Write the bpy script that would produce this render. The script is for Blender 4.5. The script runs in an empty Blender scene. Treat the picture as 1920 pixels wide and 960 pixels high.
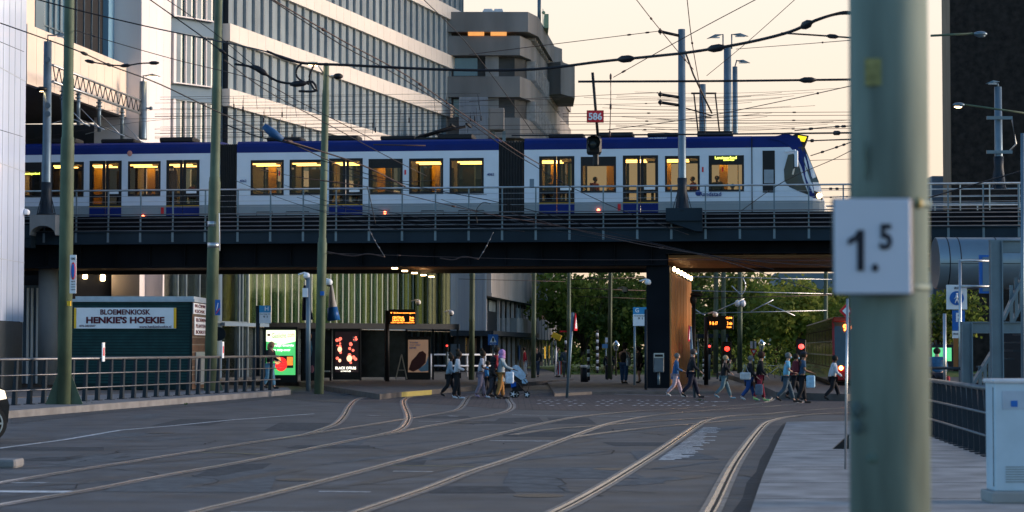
import bpy, bmesh, math, random
from mathutils import Vector, Matrix
random.seed(7)
R = math.radians
scene = bpy.context.scene
COL = scene.collection

# ---------------------------------------------------------------- camera
CZ = 1.85
FPX = 4000.0
PT = math.atan(0.04325)
cd = bpy.data.cameras.new("camera")
cd.sensor_width = 36.0
cd.lens = FPX * 36.0 / 1920.0
cd.clip_start = 0.5
cd.clip_end = 6000
cd.dof.use_dof = True
cd.dof.focus_distance = 88.0
cd.dof.aperture_fstop = 3.0
cam = bpy.data.objects.new("camera", cd)
cam.location = (0, 0, CZ)
cam.rotation_euler = (math.pi / 2 + PT, 0, 0)
COL.objects.link(cam)
scene.camera = cam

# ---------------------------------------------------------------- light
SUN_AZ = R(84)      # from +Y towards +X
SUN_EL = R(8.0)
world = bpy.data.worlds.new("World")
scene.world = world
world.use_nodes = True
wn = world.node_tree
bg = wn.nodes['Background']
sky = wn.nodes.new('ShaderNodeTexSky')
sky.sky_type = 'NISHITA'
sky.sun_disc = False
sky.sun_elevation = SUN_EL
sky.sun_rotation = SUN_AZ
sky.air_density = 1.0
sky.dust_density = 0.7
sky.ozone_density = 3.0
# warm afterglow of the low sun spread through thin high cloud (part of the sky itself)
geo = wn.nodes.new('ShaderNodeTexCoord')
dotn = wn.nodes.new('ShaderNodeVectorMath'); dotn.operation = 'DOT_PRODUCT'
GA = R(14)
dotn.inputs[1].default_value = (math.sin(GA), math.cos(GA), 0.0)
wn.links.new(geo.outputs['Generated'], dotn.inputs[0])
mr = wn.nodes.new('ShaderNodeMapRange'); mr.interpolation_type = 'SMOOTHSTEP'
mr.inputs[1].default_value = 0.62; mr.inputs[2].default_value = 0.93; mr.inputs[3].default_value = 0.0; mr.inputs[4].default_value = 1.0
wn.links.new(dotn.outputs['Value'], mr.inputs[0])
glow = wn.nodes.new('ShaderNodeMix'); glow.data_type = 'RGBA'; glow.blend_type = 'MIX'
sep = wn.nodes.new('ShaderNodeSeparateXYZ'); wn.links.new(geo.outputs['Generated'], sep.inputs[0])
gr = wn.nodes.new('ShaderNodeValToRGB')
gr.color_ramp.elements[0].position = 0.0; gr.color_ramp.elements[0].color = (1.0, .74, .50, 1)
gr.color_ramp.elements[1].position = 0.16; gr.color_ramp.elements[1].color = (1.0, .89, .76, 1)
wn.links.new(sep.outputs['Z'], gr.inputs[0])
gcol = wn.nodes.new('ShaderNodeVectorMath'); gcol.operation = 'SCALE'; gcol.inputs['Scale'].default_value = 2.8
wn.links.new(gr.outputs[0], gcol.inputs[0])
wn.links.new(mr.outputs[0], glow.inputs[0])
wn.links.new(sky.outputs[0], glow.inputs[6])
wn.links.new(gcol.outputs[0], glow.inputs[7])
wn.links.new(glow.outputs[2], bg.inputs[0])
bg.inputs[1].default_value = 0.15
sd = bpy.data.lights.new("sun", 'SUN')
sd.energy = 1.4
sd.angle = R(16)
sd.color = (1.0, 0.78, 0.64)
sun = bpy.data.objects.new("sun", sd)
sv = Vector((math.sin(SUN_AZ) * math.cos(R(9)), math.cos(SUN_AZ) * math.cos(R(9)), math.sin(R(9))))
sun.rotation_euler = sv.to_track_quat('Z', 'Y').to_euler()
sun.location = (60, 40, 60)
COL.objects.link(sun)
vs = scene.view_settings
vs.view_transform = 'Standard'
vs.look = 'None'
vs.exposure = 1.35
vs.gamma = 1.0
vs.use_curve_mapping = False

# ---------------------------------------------------------------- pixel helpers
SP, CP = math.sin(PT), math.cos(PT)
def ray(px, py):
    a = (px - 960) / FPX; b = (480 - py) / FPX
    return Vector((a, CP - b * SP, SP + b * CP))
def PX(px, py, Y):
    d = ray(px, py); t = Y / d.y
    return Vector((d.x * t, Y, CZ + d.z * t))
def Gd(px, py, z=0.0):
    d = ray(px, py); t = (z - CZ) / d.z
    return Vector((d.x * t, d.y * t, z))
# bridge frame
BRO = Vector((0, 92.8, 0)); BRA = math.atan2(-4.7, 41.8)
BR = Matrix.Translation(BRO) @ Matrix.Rotation(BRA, 4, 'Z')
BRI = BR.inverted()
def BV(px, py, v):      # pixel -> bridge local coords (u, v, z) on plane v
    d = ray(px, py); o = Vector((0, 0, CZ))
    lo = BRI @ o; ld = BRI.to_3x3() @ d
    t = (v - lo.y) / ld.y
    return lo + ld * t

# ---------------------------------------------------------------- materials
MC = {}
def mat(name, col, rough=0.6, metal=0.0, var=0.12, scale=3.0, bump=0.0, emit=0.0, ecol=None, spec=0.25, stretch=None, coat=0.0):
    if name in MC: return MC[name]
    m = bpy.data.materials.new(name); m.use_nodes = True; MC[name] = m
    nt = m.node_tree; b = nt.nodes['Principled BSDF']
    b.inputs['Roughness'].default_value = rough
    b.inputs['Metallic'].default_value = metal
    b.inputs['Specular IOR Level'].default_value = spec
    if coat: b.inputs['Coat Weight'].default_value = coat
    tc = nt.nodes.new('ShaderNodeTexCoord')
    mp = nt.nodes.new('ShaderNodeMapping')
    if stretch: mp.inputs['Scale'].default_value = stretch
    nt.links.new(tc.outputs['Object'], mp.inputs[0])
    nz = nt.nodes.new('ShaderNodeTexNoise'); nz.inputs['Scale'].default_value = scale; nz.inputs['Detail'].default_value = 5
    nt.links.new(mp.outputs[0], nz.inputs['Vector'])
    cr = nt.nodes.new('ShaderNodeValToRGB')
    lo = [max(0, c * (1 - var)) for c in col[:3]] + [1]; hi = [min(1, c * (1 + var)) for c in col[:3]] + [1]
    cr.color_ramp.elements[0].color = lo; cr.color_ramp.elements[1].color = hi
    cr.color_ramp.elements[0].position = 0.3; cr.color_ramp.elements[1].position = 0.7
    nt.links.new(nz.outputs['Fac'], cr.inputs[0])
    nt.links.new(cr.outputs[0], b.inputs['Base Color'])
    if bump:
        bp = nt.nodes.new('ShaderNodeBump'); bp.inputs['Strength'].default_value = bump; bp.inputs['Distance'].default_value = 0.02
        nt.links.new(nz.outputs['Fac'], bp.inputs['Height']); nt.links.new(bp.outputs[0], b.inputs['Normal'])
    if emit:
        b.inputs['Emission Color'].default_value = list(ecol or col)[:3] + [1]
        b.inputs['Emission Strength'].default_value = emit
    return m
def lamp(name, col, s):
    return mat(name, (0.8, 0.75, 0.65), 0.4, 0, 0.02, emit=s, ecol=col)
def glass(name, tint=(0.7, 0.8, 0.8), gloss=0.12, rough=0.03):
    if name in MC: return MC[name]
    m = bpy.data.materials.new(name); m.use_nodes = True; MC[name] = m
    nt = m.node_tree; nt.nodes.remove(nt.nodes['Principled BSDF'])
    out = nt.nodes['Material Output']
    t = nt.nodes.new('ShaderNodeBsdfTransparent'); t.inputs[0].default_value = (*tint, 1)
    g = nt.nodes.new('ShaderNodeBsdfGlossy'); g.inputs['Roughness'].default_value = rough; g.inputs[0].default_value = (.9, .95, 1, 1)
    f = nt.nodes.new('ShaderNodeFresnel'); f.inputs[0].default_value = 1.45
    a = nt.nodes.new('ShaderNodeMath'); a.operation = 'ADD'; a.inputs[1].default_value = gloss; a.use_clamp = True
    nt.links.new(f.outputs[0], a.inputs[0])
    mx = nt.nodes.new('ShaderNodeMixShader')
    nt.links.new(a.outputs[0], mx.inputs[0]); nt.links.new(t.outputs[0], mx.inputs[1]); nt.links.new(g.outputs[0], mx.inputs[2])
    nt.links.new(mx.outputs[0], out.inputs[0])
    return m

def asphalt():
    m = mat('asphalt', (0.080, 0.084, 0.090), 0.62, 0, 0.3, 0.9, 0.15, spec=.12)
    nt = m.node_tree; b = nt.nodes['Principled BSDF']
    # streaks along the direction across the picture + fine grain + patches
    tc = nt.nodes['Texture Coordinate']
    mp = nt.nodes.new('ShaderNodeMapping'); mp.inputs['Scale'].default_value = (0.45, 0.9, 1)
    nt.links.new(tc.outputs['Object'], mp.inputs[0])
    n2 = nt.nodes.new('ShaderNodeTexNoise'); n2.inputs['Scale'].default_value = 1.6; n2.inputs['Detail'].default_value = 8; n2.inputs['Roughness'].default_value = 0.7
    nt.links.new(mp.outputs[0], n2.inputs['Vector'])
    n3 = nt.nodes.new('ShaderNodeTexNoise'); n3.inputs['Scale'].default_value = 45; n3.inputs['Detail'].default_value = 2
    nt.links.new(tc.outputs['Object'], n3.inputs['Vector'])
    r2 = nt.nodes.new('ShaderNodeMapRange'); r2.inputs[1].default_value = .3; r2.inputs[2].default_value = .7; r2.inputs[3].default_value = .5; r2.inputs[4].default_value = 1.5
    nt.links.new(n2.outputs['Fac'], r2.inputs[0])
    r3 = nt.nodes.new('ShaderNodeMapRange'); r3.inputs[1].default_value = .3; r3.inputs[2].default_value = .7; r3.inputs[3].default_value = .8; r3.inputs[4].default_value = 1.2
    nt.links.new(n3.outputs['Fac'], r3.inputs[0])
    mu = nt.nodes.new('ShaderNodeMath'); mu.operation = 'MULTIPLY'
    nt.links.new(r2.outputs[0], mu.inputs[0]); nt.links.new(r3.outputs[0], mu.inputs[1])
    vm = nt.nodes.new('ShaderNodeVectorMath'); vm.operation = 'SCALE'
    cr = nt.nodes['Color Ramp']
    nt.links.new(cr.outputs[0], vm.inputs[0]); nt.links.new(mu.outputs[0], vm.inputs['Scale'])
    nt.links.new(vm.outputs[0], b.inputs['Base Color'])
    nt.links.new(r2.outputs[0], b.inputs['Roughness'])
    r4 = nt.nodes.new('ShaderNodeMapRange'); r4.inputs[1].default_value = .3; r4.inputs[2].default_value = .7; r4.inputs[3].default_value = .5; r4.inputs[4].default_value = .72
    nt.links.new(n2.outputs['Fac'], r4.inputs[0]); nt.links.new(r4.outputs[0], b.inputs['Roughness'])
    return m
def brickmat(name, c1, c2, mortar, scale, bw=0.5, rh=0.25, axis=None, ms=0.02):
    m = mat(name, c1, 0.8, 0, 0.1, 6)
    nt = m.node_tree; b = nt.nodes['Principled BSDF']
    br = nt.nodes.new('ShaderNodeTexBrick'); br.inputs['Scale'].default_value = scale
    br.inputs['Color1'].default_value = (*c1, 1); br.inputs['Color2'].default_value = (*c2, 1); br.inputs['Mortar'].default_value = (*mortar, 1)
    br.inputs['Mortar Size'].default_value = ms; br.inputs['Brick Width'].default_value = bw; br.inputs['Row Height'].default_value = rh
    mp = nt.nodes['Mapping']
    if axis == 'wall': mp.inputs['Rotation'].default_value = (math.pi / 2, 0, 0)
    if axis == 'side': mp.inputs['Rotation'].default_value = (math.pi / 2, 0, math.pi / 2)
    nt.links.new(mp.outputs[0], br.inputs['Vector'])
    mixn = nt.nodes.new('ShaderNodeMix'); mixn.data_type = 'RGBA'; mixn.blend_type = 'MULTIPLY'; mixn.inputs[0].default_value = 0.8
    nt.links.new(br.outputs['Color'], mixn.inputs[6])
    cr = nt.nodes['Color Ramp']; cr.color_ramp.elements[0].color = (.65, .65, .65, 1); cr.color_ramp.elements[1].color = (1.2, 1.2, 1.2, 1)
    nt.links.new(cr.outputs[0], mixn.inputs[7]); nt.links.new(mixn.outputs[2], b.inputs['Base Color'])
    return m

# ---------------------------------------------------------------- object helpers
def tag(o, label=None, cat=None, group=None, kind=None):
    if label: o['label'] = label
    if cat: o['category'] = cat
    if group: o['group'] = group
    if kind: o['kind'] = kind
    return o
def empty(name, loc, label=None, cat=None, group=None):
    o = bpy.data.objects.new(name, None); COL.objects.link(o); o.location = loc
    o['wl'] = list(loc); o.empty_display_size = 0.2
    return tag(o, label, cat, group)
class MB:
    def __init__(s, M=None):
        s.v = []; s.f = []; s.mi = []; s.M = M; s.smooth = []
    def add(s, vs_, fs, mi=0, smooth=False):
        n = len(s.v)
        for p in vs_:
            p = Vector(p)
            s.v.append(s.M @ p if s.M else p)
        for f in fs:
            s.f.append([n + i for i in f]); s.mi.append(mi); s.smooth.append(smooth)
        return s
    def box(s, x0, y0, z0, x1, y1, z1, mi=0, ch=0.0):
        if x0 > x1: x0, x1 = x1, x0
        if y0 > y1: y0, y1 = y1, y0
        if z0 > z1: z0, z1 = z1, z0
        if ch > 0:
            c = min(ch, (x1-x0)*.45, (y1-y0)*.45, (z1-z0)*.45)
            ring = lambda z, e: [(x0+c-e, y0-e+c*0, z)]  # unused
            P = []
            def lay(z, i):
                a, b_, c_, d = x0+i, x1-i, y0+i, y1-i
                return [(a+c, c_, z), (b_-c, c_, z), (b_, c_+c, z), (b_, d-c, z), (b_-c, d, z), (a+c, d, z), (a, d-c, z), (a, c_+c, z)]
            L = [lay(z0, c*.5), lay(z0+c, 0), lay(z1-c, 0), lay(z1, c*.5)]
            vs_ = [p for l in L for p in l]; fs = [list(range(7, -1, -1)), list(range(24, 32))]
            for k in range(3):
                for i in range(8):
                    j = (i+1) % 8; fs.append([k*8+i, k*8+j, k*8+8+j, k*8+8+i])
            return s.add(vs_, fs, mi)
        v = [(x0,y0,z0),(x1,y0,z0),(x1,y1,z0),(x0,y1,z0),(x0,y0,z1),(x1,y0,z1),(x1,y1,z1),(x0,y1,z1)]
        return s.add(v, [[0,3,2,1],[4,5,6,7],[0,1,5,4],[1,2,6,5],[2,3,7,6],[3,0,4,7]], mi)
    def prism(s, poly, z0, z1, mi=0):   # poly list of (x,y)
        n = len(poly); ar = sum(poly[i][0]*poly[(i+1)%n][1]-poly[(i+1)%n][0]*poly[i][1] for i in range(n))
        if ar < 0: poly = poly[::-1]
        v = [(p[0],p[1],z0) for p in poly] + [(p[0],p[1],z1) for p in poly]
        f = [list(range(n-1,-1,-1)), list(range(n,2*n))] + [[i,(i+1)%n,n+(i+1)%n,n+i] for i in range(n)]
        return s.add(v, f, mi)
    def xprism(s, poly, y0, y1, mi=0):  # poly list of (x,z), extruded along y
        n = len(poly); ar = sum(poly[i][0]*poly[(i+1)%n][1]-poly[(i+1)%n][0]*poly[i][1] for i in range(n))
        if ar < 0: poly = poly[::-1]
        v = [(p[0],y0,p[1]) for p in poly] + [(p[0],y1,p[1]) for p in poly]
        f = [list(range(n)), list(range(2*n-1,n-1,-1))] + [[(i+1)%n,i,n+i,n+(i+1)%n] for i in range(n)]
        return s.add(v, f, mi)
    def tube(s, pts, r, n=8, mi=0, cap=True, smooth=True):
        pts = [Vector(p) for p in pts]
        rs = r if isinstance(r, (list, tuple)) else [r]*len(pts)
        vs_ = []; up = Vector((0,0,1))
        for i, p in enumerate(pts):
            d = (pts[min(i+1,len(pts)-1)] - pts[max(i-1,0)]).normalized()
            a = d.cross(up)
            if a.length < 1e-3: a = d.cross(Vector((0,1,0)))
            a.normalize(); b_ = d.cross(a).normalized()
            for k in range(n):
                t = 2*math.pi*k/n
                vs_.append(p + (a*math.cos(t)+b_*math.sin(t))*rs[i])
        fs = []
        for i in range(len(pts)-1):
            for k in range(n):
                j = (k+1) % n; fs.append([i*n+k, (i+1)*n+k, (i+1)*n+j, i*n+j])
        s.add(vs_, fs, mi, smooth)
        if cap:
            m = len(s.v) - len(vs_)
            s.f.append([m+k for k in range(n)]); s.mi.append(mi); s.smooth.append(False)
            s.f.append([m+(len(pts)-1)*n+k for k in range(n-1,-1,-1)]); s.mi.append(mi); s.smooth.append(False)
        return s
    def cone(s, c, prof, n=20, mi=0):     # lathe about z; prof list of (r,z)
        return s.tube([(c[0],c[1],z) for r_, z in prof], [r_ for r_, z in prof], n, mi)
    def bar(s, p0, p1, w, h=None, mi=0, up=(0,0,1)):
        p0 = Vector(p0); p1 = Vector(p1); d = (p1-p0).normalized(); h = h or w
        a = d.cross(Vector(up))
        if a.length < 1e-3: a = Vector((1,0,0))
        a.normalize(); b_ = a.cross(d).normalized()
        v = []
        for p in (p0, p1):
            for sx, sy in ((-1,-1),(1,-1),(1,1),(-1,1)): v.append(p + a*sx*w/2 + b_*sy*h/2)
        return s.add(v, [[0,1,2,3],[7,6,5,4],[0,4,5,1],[1,5,6,2],[2,6,7,3],[3,7,4,0]], mi)
    def quad(s, a, b_, c, d, mi=0): return s.add([a,b_,c,d], [[0,1,2,3]], mi)
    def ball(s, c, r, n=10, m=7, mi=0, sc=(1,1,1)):
        vs_ = [];
        for i in range(m+1):
            th = math.pi*i/m
            for k in range(n):
                ph = 2*math.pi*k/n
                vs_.append((c[0]+r*sc[0]*math.sin(th)*math.cos(ph), c[1]+r*sc[1]*math.sin(th)*math.sin(ph), c[2]+r*sc[2]*math.cos(th)))
        fs = [[i*n+k, (i+1)*n+k, (i+1)*n+(k+1)%n, i*n+(k+1)%n] for i in range(m) for k in range(n)]
        return s.add(vs_, fs, mi, True)
    def build(s, name, mats, parent=None, label=None, cat=None, group=None, kind=None):
        if not isinstance(mats, (list, tuple)): mats = [mats]
        if parent is not None: base = Vector(parent['wl'])
        elif kind == 'structure': base = Vector((0,0,0))
        else:
            xs = [p.x for p in s.v]; ys = [p.y for p in s.v]; zs = [p.z for p in s.v]
            base = Vector(((min(xs)+max(xs))/2, (min(ys)+max(ys))/2, min(zs)))
        me = bpy.data.meshes.new(name)
        me.from_pydata([p-base for p in s.v], [], s.f)
        for m in mats: me.materials.append(m)
        me.polygons.foreach_set('material_index', s.mi)
        me.polygons.foreach_set('use_smooth', s.smooth)
        me.update()
        o = bpy.data.objects.new(name, me); COL.objects.link(o)
        if parent is not None:
            o.parent = parent; o['wl'] = list(base)
        else:
            o.location = base; o['wl'] = list(base)
        return tag(o, label, cat, group, kind)
def copy_tree(o, parent=None):
    c = o.copy(); COL.objects.link(c); c.parent = parent
    for ch in list(o.children): copy_tree(ch, c)
    return c
def text(parent, s, m, origin, xdir, width=None, height=None, ext=0.004, thick=0.0, name='lettering', up=(0,0,1), align='CENTER'):
    cu = bpy.data.curves.new(name, 'FONT'); cu.body = s; cu.size = 1.0; cu.align_x = align; cu.align_y = 'CENTER'
    cu.extrude = 0.01; cu.offset = thick; cu.resolution_u = 3
    t = bpy.data.objects.new(name, cu); COL.objects.link(t)
    dg = bpy.context.evaluated_depsgraph_get()
    me = bpy.data.meshes.new_from_object(t.evaluated_get(dg))
    bpy.data.objects.remove(t)
    xs = [v.co.x for v in me.vertices]; ys = [v.co.y for v in me.vertices]
    w = max(xs)-min(xs); h = max(ys)-min(ys); cx = (max(xs)+min(xs))/2; cy = (max(ys)+min(ys))/2
    sx = (width/w) if width else (height/h); sy = (height/h) if height else sx
    if not width: sx = sy
    X = Vector(xdir).normalized(); U = Vector(up).normalized(); N = X.cross(U)
    o0 = Vector(origin); b = Vector(parent['wl']) if parent else Vector((0,0,0))
    zc = ext/0.01
    for v in me.vertices:
        v.co = o0 + X*((v.co.x-cx)*sx) + U*((v.co.y-cy)*sy) + N*(v.co.z*zc) - b
    me.materials.clear(); me.materials.append(m)
    o = bpy.data.objects.new(name, me); COL.objects.link(o)
    o.parent = parent; o['wl'] = list(b)
    return o

M = dict(
 asphalt=asphalt(),
 brick=brickmat('paving_bricks', (0.10,0.078,0.075), (0.065,0.055,0.055), (0.03,0.03,0.033), 1.0, 0.42, 0.42),
 side=mat('concrete_pavement', (0.25,0.25,0.25), .8, 0, .3, 1.6, .25, spec=.1),
 kerb=mat('kerb_concrete', (0.16,0.16,0.165), .8, 0, .25, 2, .2),
 gravel=mat('gravel', (0.075,0.07,0.066), .9, 0, .5, 14, .6),
 plat=mat('platform_paving', (0.10,0.09,0.085), .75, 0, .25, 2, .2),
 rail=mat('rail_steel', (0.75,0.70,0.68), .25, 1.0, .15, 4),
 raillip=mat('rail_bed', (0.15,0.145,0.145), .5, 0.0, .5, 5, .2),
 groove=mat('rail_groove', (0.012,0.012,0.013), .8),
 paint=mat('road_paint', (0.52,0.53,0.54), .6, 0, .45, 7),
 paint2=mat('worn_paint', (0.16,0.165,0.17), .7, 0, .5, 3),
 ypaint=mat('yellow_paint', (0.30,0.26,0.10), .6, 0, .3, 8),
 green=mat('pole_green', (0.085,0.115,0.075), .6, 0.0, .3, 2.5, 0, stretch=(1,1,.4)),
 fgreen=mat('near_pole_green', (0.18,0.225,0.20), .65, 0.0, .32, 2.2, 0.1, stretch=(4,4,.5), spec=.12),
 greyblue=mat('mast_grey', (0.13,0.18,0.22), .4, 0.4, .15, 2),
 steel=mat('galvanised_steel', (0.42,0.44,0.46), .35, 0.8, .15, 4),
 navy=mat('fence_navy', (0.012,0.02,0.03), .55, 0.1, .15, 3),
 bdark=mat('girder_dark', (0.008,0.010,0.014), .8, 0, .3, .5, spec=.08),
 bblue=mat('girder_blue', (0.016,0.028,0.04), .7, 0, .2, .6, spec=.12),
 soffit=mat('soffit_boards', (0.34,0.20,0.10), .6, 0, .3, 1, stretch=(.3,3,1)),
 deck=mat('deck_concrete', (0.05,0.05,0.05), .8),
 barm=mat('guard_bars', (0.16,0.16,0.17), .4, 0.6, .15, 2),
 copper=mat('copper_cladding', (0.46,0.21,0.08), .38, 0.7, .2, 1.5, 0, stretch=(1,1,.25)),
 concrete=mat('raw_concrete', (0.26,0.26,0.26), .85, 0, .2, .8, .3, stretch=(1,1,.35)),
 brutal=mat('board_marked_concrete', (0.23,0.22,0.215), .9, 0, .28, .35, .3, stretch=(1,1,.3)),
 white=mat('white_paint', (0.78,0.78,0.78), .4, 0, .05, 2),
 whitepan=mat('white_panels', (0.72,0.67,0.67), .6, 0, .06, .25, 0, stretch=(2,2,.15)),
 pinkpan=mat('cream_panels', (0.72,0.60,0.50), .45, 0, .06, .5),
 greypan=mat('blue_grey_panels', (0.15,0.21,0.27), .8, 0, .1, .3, spec=.05),
 blind=mat('window_blinds', (0.19,0.235,0.265), .7, 0, .18, 1.2, 0, stretch=(1,1,.25)),
 teal=mat('teal_glass', (0.008,0.075,0.075), .25, 0, .4, .5, 0, stretch=(1,1,.3), spec=.35),
 blueglass=mat('blue_glass', (0.06,0.12,0.17), .12, 0, .3, .3, spec=.8),
 dark=mat('dark_void', (0.01,0.01,0.012), .7),
 black=mat('black_plastic', (0.012,0.012,0.014), .5),
 rubber=mat('rubber', (0.02,0.02,0.02), .8),
 tramwhite=mat('tram_white', (0.60,0.66,0.76), .25, 0, .04, 1, coat=.4),
 tramgrey=mat('tram_grey', (0.24,0.28,0.31), .35, 0, .06, 1),
 tramblue=mat('tram_blue', (0.006,0.020,0.14), .45, 0, .1, 1, spec=.12),
 yellow=mat('yellow_trim', (0.75,0.45,0.03), .45, 0, .08),
 inter=mat('tram_interior', (0.22,0.14,0.05), .6, 0, .15, 2),
 yint=mat('yellow_door_panel', (0.75,0.48,0.06), .5, 0, .15, 2),
 winlit=lamp('warm_light_strip', (1.0,0.58,0.20), 8),
 warm=lamp('warm_lamp', (1.0,0.66,0.32), 8),
 redlamp=lamp('red_lamp', (1.0,0.02,0.01), 2.0),
 amberled=lamp('amber_led', (1.0,0.22,0.02), 3.0),
 yled=lamp('yellow_led', (0.7,0.8,0.05), 1.6),
 tglass=glass('tram_glass', (0.50,0.46,0.36), -.02),
 cglass=glass('clear_glass', (0.6,0.66,0.66), .1),
 gglass=glass('greenish_glass', (0.82,0.88,0.72), -.12),
 red=mat('sign_red', (0.62,0.02,0.03), .4),
 signblue=mat('sign_blue', (0.015,0.12,0.42), .4),
 cyan=mat('stop_sign_blue', (0.03,0.25,0.5), .4),
 signwhite=mat('sign_white', (0.72,0.75,0.8), .45, 0, .05),
 kgreen=mat('kiosk_green', (0.007,0.042,0.046), .7, 0, .25, 2),
 kbrick=brickmat('kiosk_bricks', (0.12,0.07,0.045), (0.08,0.05,0.035), (0.17,0.15,0.12), 1.0, 0.3, 0.18, 'side'),
 tower=mat('tower_brick', (0.020,0.016,0.014), .85, 0, .55, 2.2, .5),
 towerside=mat('tower_edge_stone', (0.16,0.12,0.085), .85, 0, .3, 1.2, .3, stretch=(1,1,.3)),
 bark=mat('bark', (0.05,0.04,0.03), .9),
 grass=mat('grass', (0.06,0.10,0.02), .9, 0, .4, 1),
 tramred=mat('tram_red', (0.35,0.02,0.02), .3, 0, .1, coat=.4),
 tramtan=mat('tram_dark_side', (0.05,0.035,0.03), .25, 0.1, .3, 1, coat=.5),
)
# ================================================================ GROUND
MB().quad((-900,-60,0),(900,-60,0),(900,5000,0),(-900,5000,0)).build('road', M['asphalt'], kind='structure')
MB().quad((-400,215,.004),(500,215,.004),(500,2500,.004),(-400,2500,.004)).build('park_grass', M['grass'], kind='structure')
def sheet(name, pxs, m, z):
    MB().add([Gd(x,y,0)+Vector((0,0,z)) for x,y in pxs], [list(range(len(pxs)))]).build(name, m, kind='structure')
sheet('brick_paving', [(1600,779),(1440,774),(1180,772),(960,768),(800,757),(600,752),(640,742),(700,741),(760,738),(960,737),(1100,739),(1300,738),(1500,738),(1900,741),(1900,779)], M['brick'], .004)
sheet('gravel_verge', [(545,734),(480,741),(560,751),(655,757),(690,744),(620,738)], M['gravel'], .006)
sheet('gutter_grime', [(20,782),(200,764),(480,741),(545,736),(560,742),(420,758),(200,775),(20,795)], mat('grime',(0.06,0.062,0.066),.85,0,.5,5,.3), .005)
# far pavements beyond the viaduct
def slab(name, pts, z0, z1, m, kind='structure'):
    MB().prism([(p[0],p[1]) for p in pts], z0, z1).build(name, m, kind=kind)
def gp(x,y,z=0):
    p=Gd(x,y,z); return (p.x,p.y)
# left kerb strip with the fence
slab('kerb_strip', [gp(-60,776,.2),gp(545,731,.2),gp(540,726,.2),gp(-60,750,.2)], 0, .2, M['kerb'])
slab('left_ground', [gp(-400,757,.19),gp(520,728,.19),(-11,92),(-60,92)], 0, .17, M['plat'])
# left stop platform
slab('tram_platform', [gp(712,739,.2),gp(760,734,.2),gp(905,723,.2),gp(1075,710,.2),(2.5,175),(-40,175),(-30,118),gp(560,716,.2)], 0, .2, M['plat'])
e = MB(); a = [gp(724,736.5,.2),gp(810,730.5,.2)]
e.prism([(a[0][0],a[0][1]-.3),(a[1][0],a[1][1]-.3),(a[1][0],a[1][1]-.15),(a[0][0],a[0][1]-.15)],.0,.19).build('platform_edge', mat('yellow_edge',(0.32,0.27,0.08),.7), kind='structure')
# pier island and right-hand platforms
slab('pier_island', [gp(1040,729,.3),(3.2,85.5),(8.2,86.4),(8.9,96),(9.8,140),(2.0,140)], 0, .12, M['plat'])
slab('tram_stop_platform', [gp(1455,735,.25),gp(1585,739,.25),(17.5,86),(13.5,93),(15,112),(17,150),(14,150),(12.0,108)], 0, .25, M['plat'])
slab('cycle_hump', [gp(672,739),gp(640,742),gp(700,722),gp(716,721)], .0, .03, M['asphalt'])
# right-hand pavement
pv = [gp(1405,965,.1),gp(1430,892,.1),gp(1475,791,.1),gp(1760,787,.1),(30,52),(30,8),gp(1370,1100,.1)]
slab('concrete_pavement', pv, 0, .1, M['side'])
j = MB()
for yy in [815,845,876,905,935]:
    p=Gd(1400,yy,.1); j.box(p.x-.4,p.y-.015,.101,p.x+5,p.y+.015,.103)
j.build('pavement_joints', mat('joint_dark',(0.06,0.06,0.065),.9), kind='structure')
# dark patched asphalt strip beside the pavement
pc=[(1468,795),(1452,815),(1440,840),(1425,862),(1418,885),(1400,905),(1392,935),(1370,965),(1412,965),(1433,890),(1477,792)]
sheet('asphalt_patch', pc, mat('fresh_asphalt',(0.026,0.031,0.037),.8,0,.3,4,.3), .005)

# ---- painted lines
def line(pts, w, m, z=.006, name='road_marking'):
    P=[Gd(x,y,0) for x,y in pts]; mb=MB(); L=[];
    for i,p in enumerate(P):
        d=(P[min(i+1,len(P)-1)]-P[max(i-1,0)]).normalized(); n=Vector((-d.y,d.x,0))
        L.append((p+n*w/2+Vector((0,0,z)), p-n*w/2+Vector((0,0,z))))
    for i in range(len(P)-1): mb.quad(L[i][1],L[i+1][1],L[i+1][0],L[i][0])
    mb.build(name, m, kind='structure')
line([(-40,846),(120,825),(225,807),(330,798),(430,788),(590,776)], .11, M['paint'])
line([(590,776),(680,777),(760,781)], .06, M['paint2'])
line([(960,778),(1090,780),(1200,781)], .10, M['paint'])
line([(1080,738.5),(1180,740),(1330,744)], .14, M['paint']); line([(1333,753),(1366,753)], .3, M['paint'])
line([(1012,745.5),(1045,745.5)], .15, M['paint2'])
for a,b_,c,w in [(598,695,922,.10),(737,812,884,.10),(785,832,790,.10),(918,1042,826.5,.14),(920,982,831,.07),(448,510,842,.08),(-20,160,922,.35),(-20,90,905,.1),(1358,1384,854,.08),(840,858,780,.1),(690,712,779,.1),(86,150,906,.09),(560,700,820,.05),(430,660,962,.2)]:
    line([(a,c),((a+b_)/2,c+.5),(b_,c+1)], w, M['paint'] if w>.09 else M['paint2'])
line([(365,848),(440,850),(518,853)], .07, M['ypaint']); line([(730,873),(810,874),(890,876)], .06, M['ypaint'])
# worn shoulder of ballast-white beside a rail
sh=MB(); random.seed(3)
for k in range(26):
    t=k/25; x=1315+(1232-1315)*t; y=802+(862-802)*t
    p=Gd(x+3,y,0); w=.25+random.random()*.35
    sh.box(p.x,p.y-.1,.0045,p.x+w,p.y+.1,.0062)
sh.build('worn_white_patch', M['paint'], kind='structure')
# white dashes in the brick crossing
ds=MB()
for r_,y in enumerate((751,754,757.5,761)):
    for k in range(20):
        x=1005+k*17+(r_%2)*8+random.uniform(-2,2)
        if random.random()<.25: continue
        p=Gd(x,y,0); ds.add([(p.x,p.y,.008),(p.x+.12,p.y+.5,.008),(p.x+.22,p.y+.5,.008),(p.x+.1,p.y,.008)],[[0,1,2,3]])
ds.build('crossing_studs', M['paint'], kind='structure')

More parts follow.
